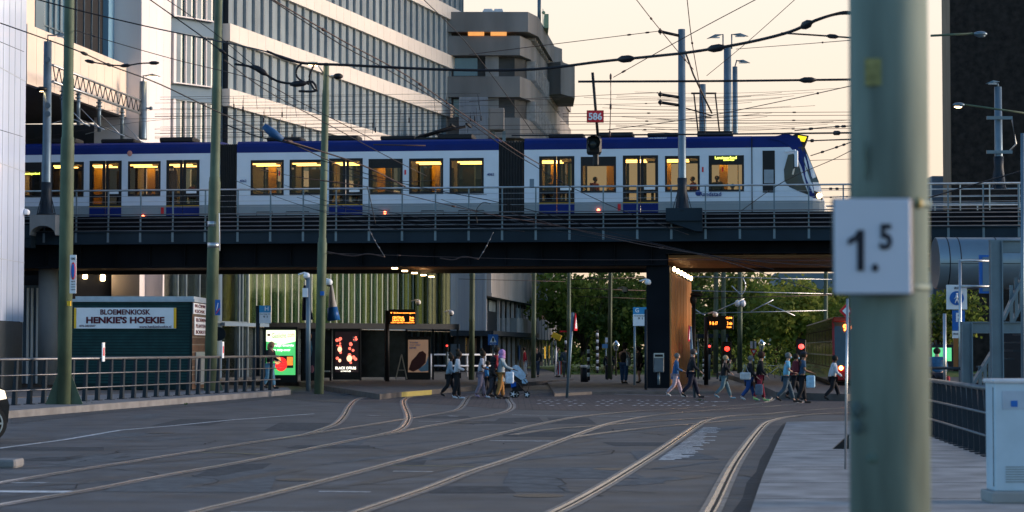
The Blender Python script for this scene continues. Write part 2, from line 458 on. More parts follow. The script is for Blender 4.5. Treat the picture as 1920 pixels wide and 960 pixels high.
# ---- road wear: cracks, repairs, drain covers
rw=random.Random(9)
tarm=mat('repair_asphalt',(0.064,0.067,0.072),.8,0,.35,5,.3,spec=.1); tarl=mat('old_asphalt',(0.11,0.115,0.12),.85,0,.3,4,.3,spec=.1)
for k in range(22):
    x=rw.uniform(-50,1350); y=rw.uniform(782,930); p=Gd(x,y,0); w=rw.uniform(.5,2.2); d=rw.uniform(.8,5)
    MB().add([(p.x,p.y,.0025+k*.0001),(p.x+w,p.y+rw.uniform(-.2,.2),.0025+k*.0001),(p.x+w*rw.uniform(.85,1.1),p.y+d,.0025+k*.0001),(p.x+rw.uniform(-.2,.2),p.y+d*rw.uniform(.8,1.1),.0025+k*.0001)],[[0,1,2,3]]).build('road_patch',tarm if k%3 else tarl,kind='structure')
for k in range(30):      # tyre-polished and oil-stained streaks along the lanes
    x=rw.uniform(-50,1300); y=rw.uniform(785,950); p=Gd(x,y,0); g=MB(); w=rw.uniform(.12,.4); L_=rw.uniform(1.5,6); a=math.atan2(1,rw.uniform(.2,.7))
    d=Vector((math.cos(a),math.sin(a),0)); n=Vector((-d.y,d.x,0)); P_=[]; Q_=[]
    for q in range(9):
        t=q/8; ww=w*math.sin(math.pi*t)**.5*rw.uniform(.6,1.1); c=p+d*L_*t; z=Vector((0,0,.0033+k*.00004)); P_.append(c+n*ww+z); Q_.append(c-n*ww+z)
    g.add(P_+Q_[::-1],[list(range(18))]); g.build('road_stain',mat('oil_stain',(0.050,0.053,0.058),.55,0,.4,7,spec=.15) if k%2 else tarl,kind='structure')
for k in range(34):
    x=rw.uniform(-50,1400); y=rw.uniform(775,950); p=Gd(x,y,0); g=MB(); a=rw.uniform(-.4,.4) if k%2 else rw.uniform(1.2,1.9); pts=[p]
    for q in range(rw.randint(6,14)):
        a+=rw.uniform(-.5,.5); pts.append(pts[-1]+Vector((math.cos(a),math.sin(a),0))*rw.uniform(.2,.6))
    for i in range(len(pts)-1):
        d=(pts[i+1]-pts[i]).normalized(); n=Vector((-d.y,d.x,0))*rw.uniform(.008,.02); z=Vector((0,0,.0052))
        g.quad(pts[i]-n+z,pts[i+1]-n+z,pts[i+1]+n+z,pts[i]+n+z)
    g.build('road_crack',M['groove'],kind='structure')
for x,y in ((560,900),(1150,880),(300,812),(880,792),(1010,930)):
    p=Gd(x,y,0); MB().tube([p+Vector((0,0,.002)),p+Vector((0,0,.0065))],.32,20).build('drain_cover',mat('cast_iron',(0.03,0.03,0.032),.5,.6,.4,20,.4),kind='structure')

# ---- tram rails
def smooth(P, n=6):
    out=[]
    for i in range(len(P)-1):
        p0=P[max(i-1,0)];p1=P[i];p2=P[i+1];p3=P[min(i+2,len(P)-1)]
        for k in range(n):
            t=k/n
            out.append(0.5*((2*p1)+(-p0+p2)*t+(2*p0-5*p1+4*p2-p3)*t*t+(-p0+3*p1-3*p2+p3)*t**3))
    out.append(P[-1]); return out
zr=[0]
def rail(pts, bright=1.0):
    zr[0]+=1; zo=(zr[0]%5)*.0004
    P=smooth([Gd(x,y,0) for x,y in pts]); mb=MB()
    N=[]
    for i,p in enumerate(P):
        d=(P[min(i+1,len(P)-1)]-P[max(i-1,0)]).normalized(); N.append(Vector((-d.y,d.x,0)))
    for o0,o1,z,mi in [(-.12,.13,.0075,0),(-.06,.0,.012,1),(.0,.042,.0125,2),(.042,.07,.0122,1)]:
        for i in range(len(P)-1):
            zz=Vector((0,0,z+zo))
            mb.quad(P[i]-N[i]*o1+zz,P[i+1]-N[i+1]*o1+zz,P[i+1]-N[i+1]*o0+zz,P[i]-N[i]*o0+zz,mi)
    mb.build('tram_rail',[M['raillip'],M['rail'],M['groove']],kind='structure')
rail([(860,1015),(1038,962),(1212,862),(1312,795),(1335,787),(1372,780),(1440,776),(1495,771),(1591,765),(1700,759)])
rail([(1282,1015),(1330,962),(1382,862),(1430,799),(1452,788),(1480,782),(1515,778),(1585,774.5),(1700,771)])
rail([(160,1020),(362,962),(480,934),(600,904),(730,870),(892,826),(960,808),(1020,794),(1085,782),(1185,772),(1285,766),(1395,760),(1433,755),(1449,748),(1449,738),(1440,730),(1425,722),(1415,712)])
rail([(520,1015),(668,962),(800,917),(880,886),(960,860),(1045,829),(1135,797),(1185,786),(1230,779),(1290,773),(1380,766.5),(1450,762),(1495,757.5),(1503,750),(1498,741),(1480,732),(1460,722),(1440,712)])
rail([(960,816),(1035,805),(1120,799),(1185,793),(1260,788),(1360,782),(1440,777.5),(1510,775)])
rail([(1067,822),(1135,812),(1230,801),(1310,794.5),(1372,789),(1440,785),(1500,782)])
rail([(-90,920),(0,906),(120,886),(240,867),(410,840),(480,829),(567,816),(605,805),(630,795),(645,780),(655,762),(668,750),(688,744.5),(730,739.5),(817,734),(900,731),(1000,724),(1100,717.5),(1200,712)])
rail([(567,816),(655,803),(755,787),(800,780),(850,771),(866,762),(874,750),(884,742),(930,737),(1000,731),(1100,723.5),(1200,716)])
rail([(-90,968),(0,948),(160,921),(300,894),(480,862),(655,827),(717,815),(750,805),(762,793),(765,780),(758,762),(757,751),(768,745),(795,742),(870,740)])
rail([(717,816),(770,806),(817,797),(880,786),(930,777.5),(955,769),(960,760),(954,750),(957,744),(990,739),(1060,732)])

# ================================================================ VIADUCT
U0, U1 = -34, 40
vd = empty('viaduct', tuple(BR @ Vector((6.9,0,0))), 'dark steel tram viaduct with barred railings crossing above the street', 'bridge')
def br(): return MB(M=BR)
def bz(py, v=0.0, px=960): return BV(px, py, v).z
g=br(); g.box(U0,-.12,6.5,U1,.0,7.02); g.box(U0,-.2,6.98,U1,-.12,7.03); g.box(U0,-.2,6.46,U1,-.12,6.51); 
g.build('edge_girder', M['bblue'], vd)
g=br(); UP=BV(1250,600,.9).x; g.box(U0,.9,5.5,UP,1.25,6.6); g.box(U0,.7,5.46,UP,1.45,5.52); g.box(UP+.001,.9,6.0,U1,1.25,6.6); g.box(UP+.001,.7,5.96,U1,1.45,6.02)
for k in range(46): g.box(U0+k*1.6,.72,5.521,U0+k*1.6+.03,.899,6.6) if U0+k*1.6<UP else g.box(U0+k*1.6,.72,6.021,U0+k*1.6+.03,.899,6.6)
g.box(U0,.05,6.9,U1,.3,7.72)
g.build('main_girder', M['bdark'], vd)
g=br(); g.box(U0,.3,7.25,U1,14.2,7.45); g.box(U0,13.4,5.6,U1,13.75,7.25)
g.build('deck', M['deck'], vd)
g=br()
for k in range(38):
    u=U0+k*2.0; g.box(u,1.3,5.95,u+.3,13.4,7.2)
g.box(U0,1.3,5.86,U1,13.38,5.92)
for k in range(48): g.box(U0,1.5+k*.25,5.80,U1,1.5+k*.25+.13,5.86)
g.build('soffit', M['soffit'], vd)
for v0 in (3.0, 9.0):
    g=br()
    for gv in (.0,1.435): g.box(U0,v0+gv-.04,7.45,U1,v0+gv+.04,7.6)
    g.build('running_rails', M['rail'], vd)
# near railing
g=br(); g.tube([(U0,-.08,8.86),(U1,-.08,8.86)],.042,8); g.build('handrail', M['steel'], vd)
g=br()
for z in (7.06,7.24,7.43,7.62,7.78): g.tube([(U0,-.14,z),(U1,-.14,z)],.028,6)
g.build('guard_bars', M['barm'], vd)
g=br()
for z in (8.1,8.35,8.6): g.tube([(U0,-.06,z),(U1,-.06,z)],.008,4)
g.build('railing_wires', M['steel'], vd)
pu0=BV(203,400,-.1).x
for k in range(-6,42):
    u=pu0+k*1.47; px=960+ (BR@Vector((u,0,8))).x/(BR@Vector((u,0,8))).y*4000
    if px<30 or px>1920: continue
    g=br(); g.box(u-.03,-.1,6.6,u+.03,-.03,8.83); g.box(u-.05,-.13,6.55,u+.05,-.1,7.1)
    g.build('railing_post', M['greyblue'], vd)
# far railing
g=br(); g.tube([(U0,14,8.86),(U1,14,8.86)],.042,8)
for z in (7.6,7.9,8.2,8.5): g.tube([(U0,14,z),(U1,14,z)],.02,5)
for k in range(36): g.box(U0+k*2.05,13.97,7.3,U0+k*2.05+.06,14.03,8.86)
g.build('far_railing', M['steel'], vd)
# raised handrail at the right end
g=br(); ua=BV(1748,350,.6).x
for z in (8.95,8.75,8.42,8.12): g.tube([(ua,1.6,z),(U1,1.6,z)],.03,6)
for k in range(12): g.box(ua+k*1.25,1.57,7.4,ua+k*1.25+.05,1.63,8.95)
g.build('platform_railing', M['steel'], vd)
# wall pier with copper side
NL=PX(1212,600,93.2); NR=PX(1255,600,92.9); FR=PX(1294,600,107.5)
dv=Vector((FR.x-NR.x,FR.y-NR.y,0)); dn=dv.normalized(); nn=Vector((dn.y,-dn.x,0))
g=MB(); g.prism([(NL.x,NL.y),(NR.x,NR.y),(FR.x,FR.y),(FR.x-1.0,FR.y)],.1,5.46); g.box(NL.x+.1,NL.y-.02,5.0,NR.x-.02,NL.y+.35,6.6); g.build('pier_wall', M['bdark'], vd)
def along(t,o,z): p=Vector((NR.x,NR.y,0))+dv*t+nn*o; return Vector((p.x,p.y,z))
g=MB(); a_=along(.012,.004,0);b_=along(1,.004,0);c_=along(1,.07,0);d_=along(.012,.07,0); g.prism([(a_.x,a_.y),(b_.x,b_.y),(c_.x,c_.y),(d_.x,d_.y)],.12,5.15)
for k in range(1,7): g.bar(along(k/7,.072,.12),along(k/7,.072,5.15),.02,.02)
g.build('copper_panel', M['copper'], vd)
for k in range(6):
    g=MB(); g.ball(along(.08+k*.165,.14,5.33),.095,10,6,sc=(.8,1,1.2)); g.build('bulkhead_lamp', M['warm'], vd)
u0=BV(1212,600,.6).x; u1=BV(1255,600,.6).x
# ceiling lights under deck left of pier
for px,py in ((740,502),(759,507),(777,511),(794,515),(809,518)):
    Y=97+ (px-740)/69*12; p=PX(px,py,Y)
    MB().box(p.x-.13,Y-.15,p.z-.05,p.x+.13,Y+.15,p.z).build('ceiling_light', M['warm'], vd)
# brackets for the masts
def bracket(pxa,pxb,ztop,zlow,half):
    a=BV(pxa,410,-.5).x; b=BV(pxb,410,-.5).x
    g=br()
    if half:
        c=(a+b)/2; r=(b-a)/2; pts=[(a,ztop),(b,ztop)]+[(c+r*math.cos(t), zlow+ (1-math.sin(t))*-.0+ .35 - .35*math.sin(t)) for t in [math.pi*k/8 for k in range(9)]]
        pts=[(a,ztop),(b,ztop),(b,zlow-.15)]+[(c+r*math.cos(math.pi*k/8), zlow-.15+.42*math.sin(math.pi*k/8)) for k in range(1,8)]+[(a,zlow-.15)]
        g.xprism(pts,-.95,0)
        m=M['concrete']
    else:
        g.box(a,-.9,ztop-.55,b,-.12,ztop); g.xprism([(a,ztop-.551),(b,ztop-.551),(b,ztop-1.0),(b-.25,ztop-1.0)],-.8,-.13); m=M['bblue']
    g.build('mast_bracket', m, vd); return (a+b)/2
bu1=bracket(62,110,7.75,7.0,True)
bu2=bracket(1249,1317,7.85,7.1,False)
bracket(40,62,7.3,6.4,False)
text(vd,'.',M['dark'],BR@Vector((u0,-5,-5)),(1,0,0),height=.02) if False else None
# concrete column left under the viaduct
p0=PX(72,600,97); p1=PX(108,600,97); cx=(p0.x+p1.x)/2
g=MB(); g.cone((cx,97),[(.44,0.2),(.44,5.5)],24); g.build('round_column', M['concrete'], label='round grey concrete column holding up the left end of the viaduct', cat='column')
# abutment wall with four lamps
ab=empty('abutment_wall',(-19,109.5,0),'dark wall with four glowing wall lamps behind the flower kiosk under the viaduct','wall')
a=PX(118,540,108.5); b=PX(262,540,112)
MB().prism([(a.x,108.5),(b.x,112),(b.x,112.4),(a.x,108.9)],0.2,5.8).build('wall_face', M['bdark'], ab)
for px,py in ((160,517),(193,521),(225,524),(257,528)):
    t=(px-118)/144; Y=108.3+3.5*t; p=PX(px,py,Y)
    MB().box(p.x-.12,p.y-.12,p.z-.16,p.x+.12,p.y,p.z+.16,ch=.04).build('wall_lamp', M['warm'], ab)
g=MB(); p=PX(40,535,100); q=PX(71,662,100); g.box(p.x-3,100,0.2,q.x+.3,100.3,p.z)
ab2=g.build('entrance_screen', M['greypan'], label='pale blue glazed entrance screen between the corner tower and the round column', cat='screen')
g=MB(); 
for px in (40,52,60,70): w=PX(px,600,99.9); g.box(w.x-.05,99.85,.2,w.x+.05,99.995,PX(px,540,100).z)
g.build('frame', M['white'], ab2)

# ================================================================ BUILDINGS
class Wall:
    def __init__(s,p0,p1):
        s.p0=Vector((p0[0],p0[1],0)); d=Vector((p1[0]-p0[0],p1[1]-p0[1],0)); s.L=d.length; d.normalize()
        y=Vector((0,0,1)).cross(d)
        s.M=Matrix(((d.x,y.x,0,s.p0.x),(d.y,y.y,0,s.p0.y),(0,0,1,0),(0,0,0,1)))
        s.I=s.M.inverted()
    def mb(s): return MB(M=s.M)
    def hit(s,px,py,off=0):
        d=s.I.to_3x3()@ray(px,py); o=s.I@Vector((0,0,CZ)); t=(off-o.y)/d.y; return o+d*t
def at(px,Y): return ((px-960)/FPX*Y/ CP, Y)
# --- corner tower far left
ct=empty('corner_tower',(-22,84,0),'tall corner building of glossy white panels at the left edge of the photo','building')
xr=PX(47,300,89).x
g=MB(); g.box(-45,84,2.95,xr,89,40); g.build('panel_wall', mat('sky_tinted_white_panels',(0.56,0.64,0.80),.16,0,.1,.35,0,stretch=(3,1,.12),coat=.3), ct)  # white panels, bluish sky reflection put into the base colour
g=MB(); g.box(-45,84.05,0.1,xr-.02,88.9,2.93); g.build('plinth', mat('dark_plinth',(0.05,0.06,0.07),.5), ct)
g=MB()
for k in range(10): g.box(xr-1.1*(k+1)-.008,83.985,2.95,xr-1.1*(k+1)+.008,83.998,40)
for k in range(1,5): g.box(xr+.001,84+k,2.95,xr+.012,84.018+k,40)
for z in (5.4,9.2,13.0,16.8,20.6): g.box(-45,83.986,z,xr,83.996,z+.015); g.box(xr+.002,84,z,xr+.013,89,z+.03)
g.build('panel_joints', mat('joint_grey',(0.3,0.34,0.4),.5), ct)
def camera(px,py,Y,label,parent=None):
    p=PX(px,py,Y); c=empty('security_camera',tuple(p),label,'camera')
    MB().tube([p+Vector((-.35,.1,0)),p+Vector((-.1,0,.08)),p+Vector((0,0,.05))],.04,6).build('arm',M['signwhite'],c)
    MB().ball(p+Vector((0,0,-.05)),.14,10,8).build('dome',M['signwhite'],c)
    MB().ball(p+Vector((0,0,-.12)),.1,10,8).build('lens',M['black'],c)
camera(50,396,88.9,'white dome camera on the edge of the left corner tower')
# --- station hall
hall=empty('station_hall',(-21,105,0),'station building with a cream parapet spanning over the tram line','building')
W=Wall(at(47,96.5),at(263,113))
g=W.mb(); z0,z1=13.87,16.6
n=14
for k in range(n): g.box(W.L*k/n+.012,0,z0,W.L*(k+1)/n-.012,.3,z1)
g.build('parapet', M['pinkpan'], hall)
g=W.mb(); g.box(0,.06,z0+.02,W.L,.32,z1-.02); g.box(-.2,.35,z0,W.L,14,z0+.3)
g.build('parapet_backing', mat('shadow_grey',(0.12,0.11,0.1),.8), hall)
def seg(pa,pb): return W.hit(pa,150,.8).x, W.hit(pb,150,.8).x
a,b=seg(20,82); g=W.mb(); g.box(a,.8,14.2,b,1.2,24); g.build('panel_wall', M['pinkpan'], hall)
g=W.mb(); a2,b2=seg(64,80); g.box(a2,.75,16.8,b2,.8,20); g.build('window', M['blueglass'], hall)
a,b=seg(82,134); g=W.mb(); g.box(a,.9,14.2,b,1.2,24); g.build('window', M['blueglass'], hall)
g=W.mb()
for k in range(6): x=a+(b-a)*k/5; g.box(x-.05,.82,14.2,x+.05,.9,24)
for z in (17.2,20.5): g.box(a,.84,z,b,.9,z+.07)
g.build('mullions', M['greyblue'], hall)
a,b=seg(134,199); g=W.mb(); g.box(a,1.0,14.2,b,1.2,24); g.build('dark_opening_panel', M['dark'], hall)  # flat near-black panel, shade of the opening painted as its colour
g=W.mb(); 
for k in range(4): g.box(a+(b-a)*(.2+k*.22),.93,14.2,a+(b-a)*(.2+k*.22)+.05,.999,24)
g.build('recess_frame', M['greyblue'], hall)
a,b=seg(199,266); g=W.mb()
for k in range(3): g.box(a+(b-a)*k/3+.01,.7,14.2,a+(b-a)*(k+1)/3-.01,1.2,24)
g.build('shade_side_panels', mat('shaded_blue_panels',(0.16,0.30,0.42),.25,0,.12,.5,0,stretch=(2,2,.2)), hall)  # blue is the shaded face of the white panels, put into the colour
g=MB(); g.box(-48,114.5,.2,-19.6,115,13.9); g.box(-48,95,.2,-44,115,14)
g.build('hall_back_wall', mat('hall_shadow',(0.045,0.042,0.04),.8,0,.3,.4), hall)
g=MB()
for z in (12.6,11.4,10.2): g.box(-48,114.3,z,-19.7,114.49,z+.18)
g.build('hall_beams', mat('hall_beam',(0.09,0.08,0.07),.7), hall)
# white pier of panels
W2=Wall(at(262,110.5),at(318,116))
wp=empty('panel_pier',(-19.3,111,0),'tall pale panelled pier between the station parapet and the office windows','wall')
g=W2.mb()
for k in range(4): g.box(W2.L*k/4+.01,0,0.2,W2.L*(k+1)/4-.01,2.5,40)
g.build('panels', M['whitepan'], wp)
# --- office block
of=empty('office_building',(-15.9,119,0),'curving office block with cream bands and rows of teal windows','building')
P0=at(318,116); P1=at(424,119.2); P2=at(864,162)
WL=Wall(P0,P1); WR=Wall(P1,P2)
tops=[9.05+3.68*k for k in range(7)]    # tops of the spandrels
BT=.98
g=WL.mb(); g.box(0,.3,0.2,WL.L,2,34); g.build('wall_core', M['greypan'], of)
g=WR.mb(); g.box(0,.35,8.08,WR.L,4,34); g.build('window_glass', M['teal'], of)
# left part
a=WL.hit(328,200).x; b=WL.hit(404,200).x
for zt in tops:
    g=WL.mb(); g.box(a,.12,zt,b,.3,zt+3.68-BT); g.build('window', M['teal'], of)
g=WL.mb()
for zt in tops:
    h=3.68-BT; nb=4
    for k in range(nb):
        x=a+(b-a)*k/nb
        g.box(x+.12,.06,zt,x+.45,.12,zt+h,0)
        g.box(x,-.03,zt,x+.06,.12,zt+h,1)
    g.box(a-.15,-.06,zt-.08,a,.2,zt+h+.05,1); g.box(b,-.03,zt,b+.08,.2,zt+h,0); g.box(a-.15,-.05,zt-.06,b+.08,.14,zt,1); g.box(a-.15,-.05,zt+h,b+.08,.14,zt+h+.05,0)
g.build('window_frames', [M['blind'],M['whitepan']], of)
g=WL.mb()
for zt in tops:
    g.box(0,.0+.24,zt-BT,WL.L,.298,zt-BT+.03)
for x in (a-.17,b+.3,b+.7): g.box(x,.27,6,x+.02,.296,34)
g.build('panel_joints', M['navy'], of)
# right part: spandrels
for zt in tops:
    g=WR.mb(); nb=34
    for k in range(nb): g.box(WR.L*k/nb+.01,-.16,zt-BT,WR.L*(k+1)/nb-.01,.34,zt)
    g.box(0,-.13,zt-BT+.02,WR.L,.1,zt-.02)
    g.build('spandrel', M['pinkpan'] if False else mat('cream_spandrels',(0.66,0.61,0.56),.45,0,.05,.6), of)
nb=34
g=WR.mb(); g2=WR.mb(); g3=WR.mb()
for zt in tops[:-1]+[tops[-1]]:
    h=3.68-BT
    for k in range(nb):
        x=WR.L*k/nb; w=WR.L/nb
        g.box(x+.42,.12,zt,x+w-.12,.35,zt+h)          # blinds behind
        g2.box(x+w-.09,-.06,zt,x+w-.03,.34,zt+h)      # light fin
        g3.box(x+.06,-.02,zt,x+.10,.34,zt+h)          # dark fin
g.build('blinds', M['blind'], of); g2.build('light_fins', mat('light_fins',(0.27,0.31,0.34),.4,0,.1), of); g3.build('dark_fins', M['navy'], of)
# rounded end
g=MB(); gg=MB(); 
ux=(Vector((*P2,0))-Vector((*P1,0))).normalized(); nx=Vector((ux.y,-ux.x,0)); rr=2.2; c=Vector((*P2,0))-nx*rr
arc=[]
for k in range(9):
    t=math.pi*.62*k/8; arc.append(c+nx*rr*math.cos(t)+ux*rr*math.sin(t))
for zt in tops:
    g.prism([(p.x+nx.x*.15*0,p.y) for p in [q+(q-c).normalized()*.15 for q in arc]]+[(c.x-1,c.y)],zt-BT,zt)
    gg.prism([(p.x,p.y) for p in arc]+[(c.x-1,c.y)],zt,zt+3.68-BT)
g.build('round_corner_bands', MC['cream_spandrels'], of); gg.build('round_corner_glass', M['teal'], of)
g=MB()
for zt in tops:
    for p in arc[::1]:
        q=p+(p-c).normalized()*.06; g.box(q.x-.04,q.y-.04,zt,q.x+.04,q.y+.04,zt+3.68-BT)
g.build('round_corner_fins', M['blind'], of)
# lower glazed storeys (seen below the viaduct)
g=WR.mb(); g.box(0,.5,3.3,WR.L,.54,8.06); g.build('lower_glazing', M['gglass'], of)
g=WR.mb(); nf=40
for k in range(nf+1): g.box(WR.L*k/nf-.04,.45,3.2,WR.L*k/nf+.04,.5,8.05)
g.build('glazing_fins', mat('pale_fins',(0.5,0.52,0.46),.45), of)
g=WR.mb(); g.box(0,.05,3.1,WR.L,.6,3.3); g.build('canopy_edge', M['greypan'], of)
g=WR.mb(); g.box(0,2.6,3.3,WR.L,2.8,8.06); 
lit=mat('lit_office_interior',(0.30,0.28,0.12),.7,0,.6,.5,emit=.30,ecol=(.60,.55,.20))
g.build('interior_wall', lit, of)
g=WR.mb()
for k in range(15):
    x=WR.L*(k+.3)/15; g.box(x,1.2,3.35,x+1.0+random.random(),1.3,7.9)
g.build('interior_screens', mat('interior_screens',(0.05,0.11,0.09),.6,0,.4,1), of)
g=WR.mb(); g.box(0,.9,0.2,WR.L,1.0,3.1); g.build('shopfront_glass', mat('shopfront',(0.03,0.04,0.042),.15,0,.5,.6), of)
g=WR.mb()
for k in range(30): x=WR.L*k/29; g.box(x-.04,.75,.2,x+.04,.9,3.1)
g.build('shopfront_frames', M['greyblue'], of)
# glazed entrance px 305..450
WE=Wall(at(300,112.5),at(462,122.5))
en=empty('glazed_entrance',(-16,117,0),'tall glazed entrance lit yellow inside behind the second green pole','building')
g=WE.mb(); g.box(0,0,.2,WE.L,.04,6.4); g.build('glass', glass('entrance_glass',(.88,.88,.82),-.08), en)
g=WE.mb()
for px in (300,330,346,371,398,446,452,462): x=WE.hit(px,600).x; g.box(x-.06,-.12,.2,x+.06,.02,6.4)
g.box(0,-.1,3.25,WE.L,.0,3.37); g.box(0,-.1,6.3,WE.L,0,6.5)
g.build('glazing_frame', M['greyblue'], en)
g=WE.mb(); x0=WE.hit(400,600,1.6).x; x1=WE.hit(447,600,1.6).x; g.box(x0,1.6,.3,x1,1.8,6.3); g.build('lit_wall', mat('lit_wall',(0.75,0.55,0.22),.6,0,.2,.8,emit=1.3,ecol=(1,.70,.26)), en)
g=WE.mb(); g.box(0,2.4,.3,x0,2.6,6.3); g.build('inner_wall', mat('inner_wall',(0.10,0.13,0.12),.6,0,.4,.7), en)
g=WE.mb(); q0=WE.hit(323,530,1.5).x; q1=WE.hit(357,530,1.5).x
for k in range(6): g.box(q0+(q1-q0)*k/5,1.5,4.6,q0+(q1-q0)*k/5+.05,1.6,6.3)
for k in range(5): g.box(q0,1.5,4.6+k*.38,q1,1.6,4.66+k*.38)
g.build('inner_grille', M['black'], en)
g=WE.mb(); g.box(q0,1.7,4.5,q1,1.75,6.3); g.build('lit_window', mat('dim_window',(0.5,0.4,0.15),.6,emit=.25,ecol=(1,.7,.3)), en)
g=WE.mb(); x=WE.hit(410,640).x; p=PX(404,640,112)
# white panel beside
g=MB(); a=PX(262,540,111.5); b=PX(305,540,111.5); g.box(a.x,111.5,.2,b.x,112,6.4); g.build('white_wall_panel', M['whitepan'], label='plain white wall panel left of the glazed entrance, above the kiosk roof', cat='wall')
# --- brutalist block
bb=empty('concrete_building',(-2,165,0),'grey brutalist concrete block with stepped balcony bands behind the office','building')
def lfoot(o,s=0):   # offset footprint
    return [(-14,160-o),(0.2+o-s,160-o),(1.0+o-s,161.5),(4.6+o,198),(-14,202)]
bands=[(25.55,27.05,1.0,0),(23.8,25.25,0.9,1.0),(20.65,22.2,.9,1.0),(17.6,19.1,.9,1.0),(14.5,16.0,.9,1.0),(11.4,12.9,.9,1)]
for z0,z1,o,s in bands:
    MB().prism(lfoot(o,s*.5),z0,z1).build('concrete_band', M['brutal'], bb)
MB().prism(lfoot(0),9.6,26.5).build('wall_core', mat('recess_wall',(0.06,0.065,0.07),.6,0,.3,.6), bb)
WB=Wall((1.0,161.5),(4.6,198)); WF=Wall((-14,160),(.2,160))
lv=[25.3,22.25,19.15,16.05,12.95]
for z in lv:
    g=WB.mb(); h=.25 if z==25.3 else 1.5
    for k in range(26):
        x=.6+k*1.4
        g.box(x,-.75,z,x+.28,-.05,z+h)
    g.box(.6,-.04,z,36.2,-.012,z+.08)
    g.build('window_fin_row', mat('pale_fins_b',(0.42,0.38,0.36),.7,0,.2), bb)
for z in (22.25,19.15):
    g=WF.mb()
    for xa,xb in ((6.2,7.9),(8.4,9.3),(9.6,11.4)):
        g.box(xa,-.06,z+.1,xb,-.01,z+1.45)
    g.build('window', M['blueglass'], bb)
g=WF.mb(); g.box(12,-.5,17,13.0,-.01,23.8); g.build('column', M['concrete'], bb)
for px in (893,935):
    p=PX(px,64,159.9); MB().box(p.x-.6,158.95,25.27,p.x+.6,159.6,25.53).build('lit_window', mat('orange_lit_window',(1,.45,.12),.6,emit=.3,ecol=(1,.38,.1)), bb)
# cantilevered block on the far side
MB().prism([(2.2,176),(4.0,174.5),(5.25,177.5),(5.3,184),(2.2,184)],22.75,25.4).build('cantilever_block', M['brutal'], bb)
MB().prism([(2.2,176.3),(3.0,174.9),(4.2,177.8),(4.3,184),(2.2,184)],25.4,26.9).build('cantilever_block', M['brutal'], bb)
a=PX(905,20,164); b=PX(947,20,164); g=MB(); g.box(a.x,164,26.9,b.x-.15,167,27.95); g.box(a.x+.08,164.1,27.95,a.x+.75,166.5,28.1,ch=.03); g.box(a.x+.9,164.1,27.95,b.x-.2,166.5,28.1,ch=.03)
for k in range(4): g.box(a.x-.02,163.97,27.1+k*.2,b.x-.16,163.99,27.14+k*.2)
g.build('rooftop_unit', M['signwhite'], bb)
g=MB(); p=PX(1011,20,166); g.cone((p.x,166),[(.14,26.9),(.14,30)],10); g.build('roof_mast', M['greyblue'], bb)
g=MB(); p=PX(1018,40,166); g.bar((p.x,166,27),(p.x,166,28.4),.05); g.box(p.x+.1,166,26.9,p.x+.45,170,28.0); g.ball((p.x+.05,166,28.1),.14,8,6); g.build('roof_sign', mat('sign_greenish',(0.3,0.4,0.25),.6), bb)
# metal-clad annex
ax=empty('metal_clad_annex',(-3,150,0),'pale corrugated metal annex joining the office block and the concrete block','building')
a=at(858,150); b=at(911.5,150); YA=150
g=MB(); g.box(a[0]-.5,YA,3.1,b[0],YA+6,9.5)
for k in range(12): x=a[0]+(b[0]-a[0])*k/11; g.box(x-.03,YA-.07,3.1,x+.03,YA-.002,9.48)
g.box(b[0]-.12,YA-.1,3.05,b[0]+.02,YA+.05,9.5)
clad=mat('metal_cladding',(0.30,0.32,0.36),.6,0.,.08,1,0,stretch=(3,1,.1),spec=.1)
g.build('cladding', clad, ax)
a2=at(862,158); b2=at(914,158); g=MB(); g.box(a2[0],157,15.8,b2[0],158.9,20.4)
for k in range(9): x=a2[0]+(b2[0]-a2[0])*k/8; g.box(x-.035,156.93,15.8,x+.035,156.998,20.38)
g.build('upper_cladding', clad, ax)
p=PX(918,205,149.5);q=PX(951,245,149.5); g=MB(); g.box(p.x,148.6,q.z,q.x-.2,150.5,p.z,ch=.05); g.build('roof_box', M['brutal'], ax)
g=MB()
for px in (925,945): w=PX(px,255,149.8); g.box(w.x-.12,149.5,9.5,w.x+.12,150,q.z)
g.build('box_supports', M['greyblue'], ax)
g=MB(); g.box(a[0]-.5,YA-.3,2.72,b[0]+.3,YA+5,3.08); g.build('canopy', M['navy'], ax)
g=MB(); g.box(a[0]-.5,YA+1.2,.2,b[0]+.3,YA+1.4,2.7); g.build('shop_wall', M['bdark'], ax)
g=MB(); p=PX(862,665,YA+.9); q=PX(874,634,YA+.9); g.box(p.x,YA+.9,p.z,q.x,YA+1.1,q.z); g.build('yellow_panel', mat('yellow_panel',(0.85,0.50,0.04),.6,emit=.25,ecol=(1,.6,.08)), ax)
g=MB(); p=PX(875,665,YA+.9); q=PX(893,634,YA+.9); g.box(p.x,YA+.9,p.z,q.x,YA+1.1,q.z); g.build('brown_panel', mat('brown_panel',(0.16,0.10,0.06),.6), ax)
g=MB()
for px in (861,903): w=PX(px,0,YA+.8).x; g.box(w-.06,YA+.8,.2,w+.06,YA+.9,2.7)
g.build('shop_frame', M['greyblue'], ax)
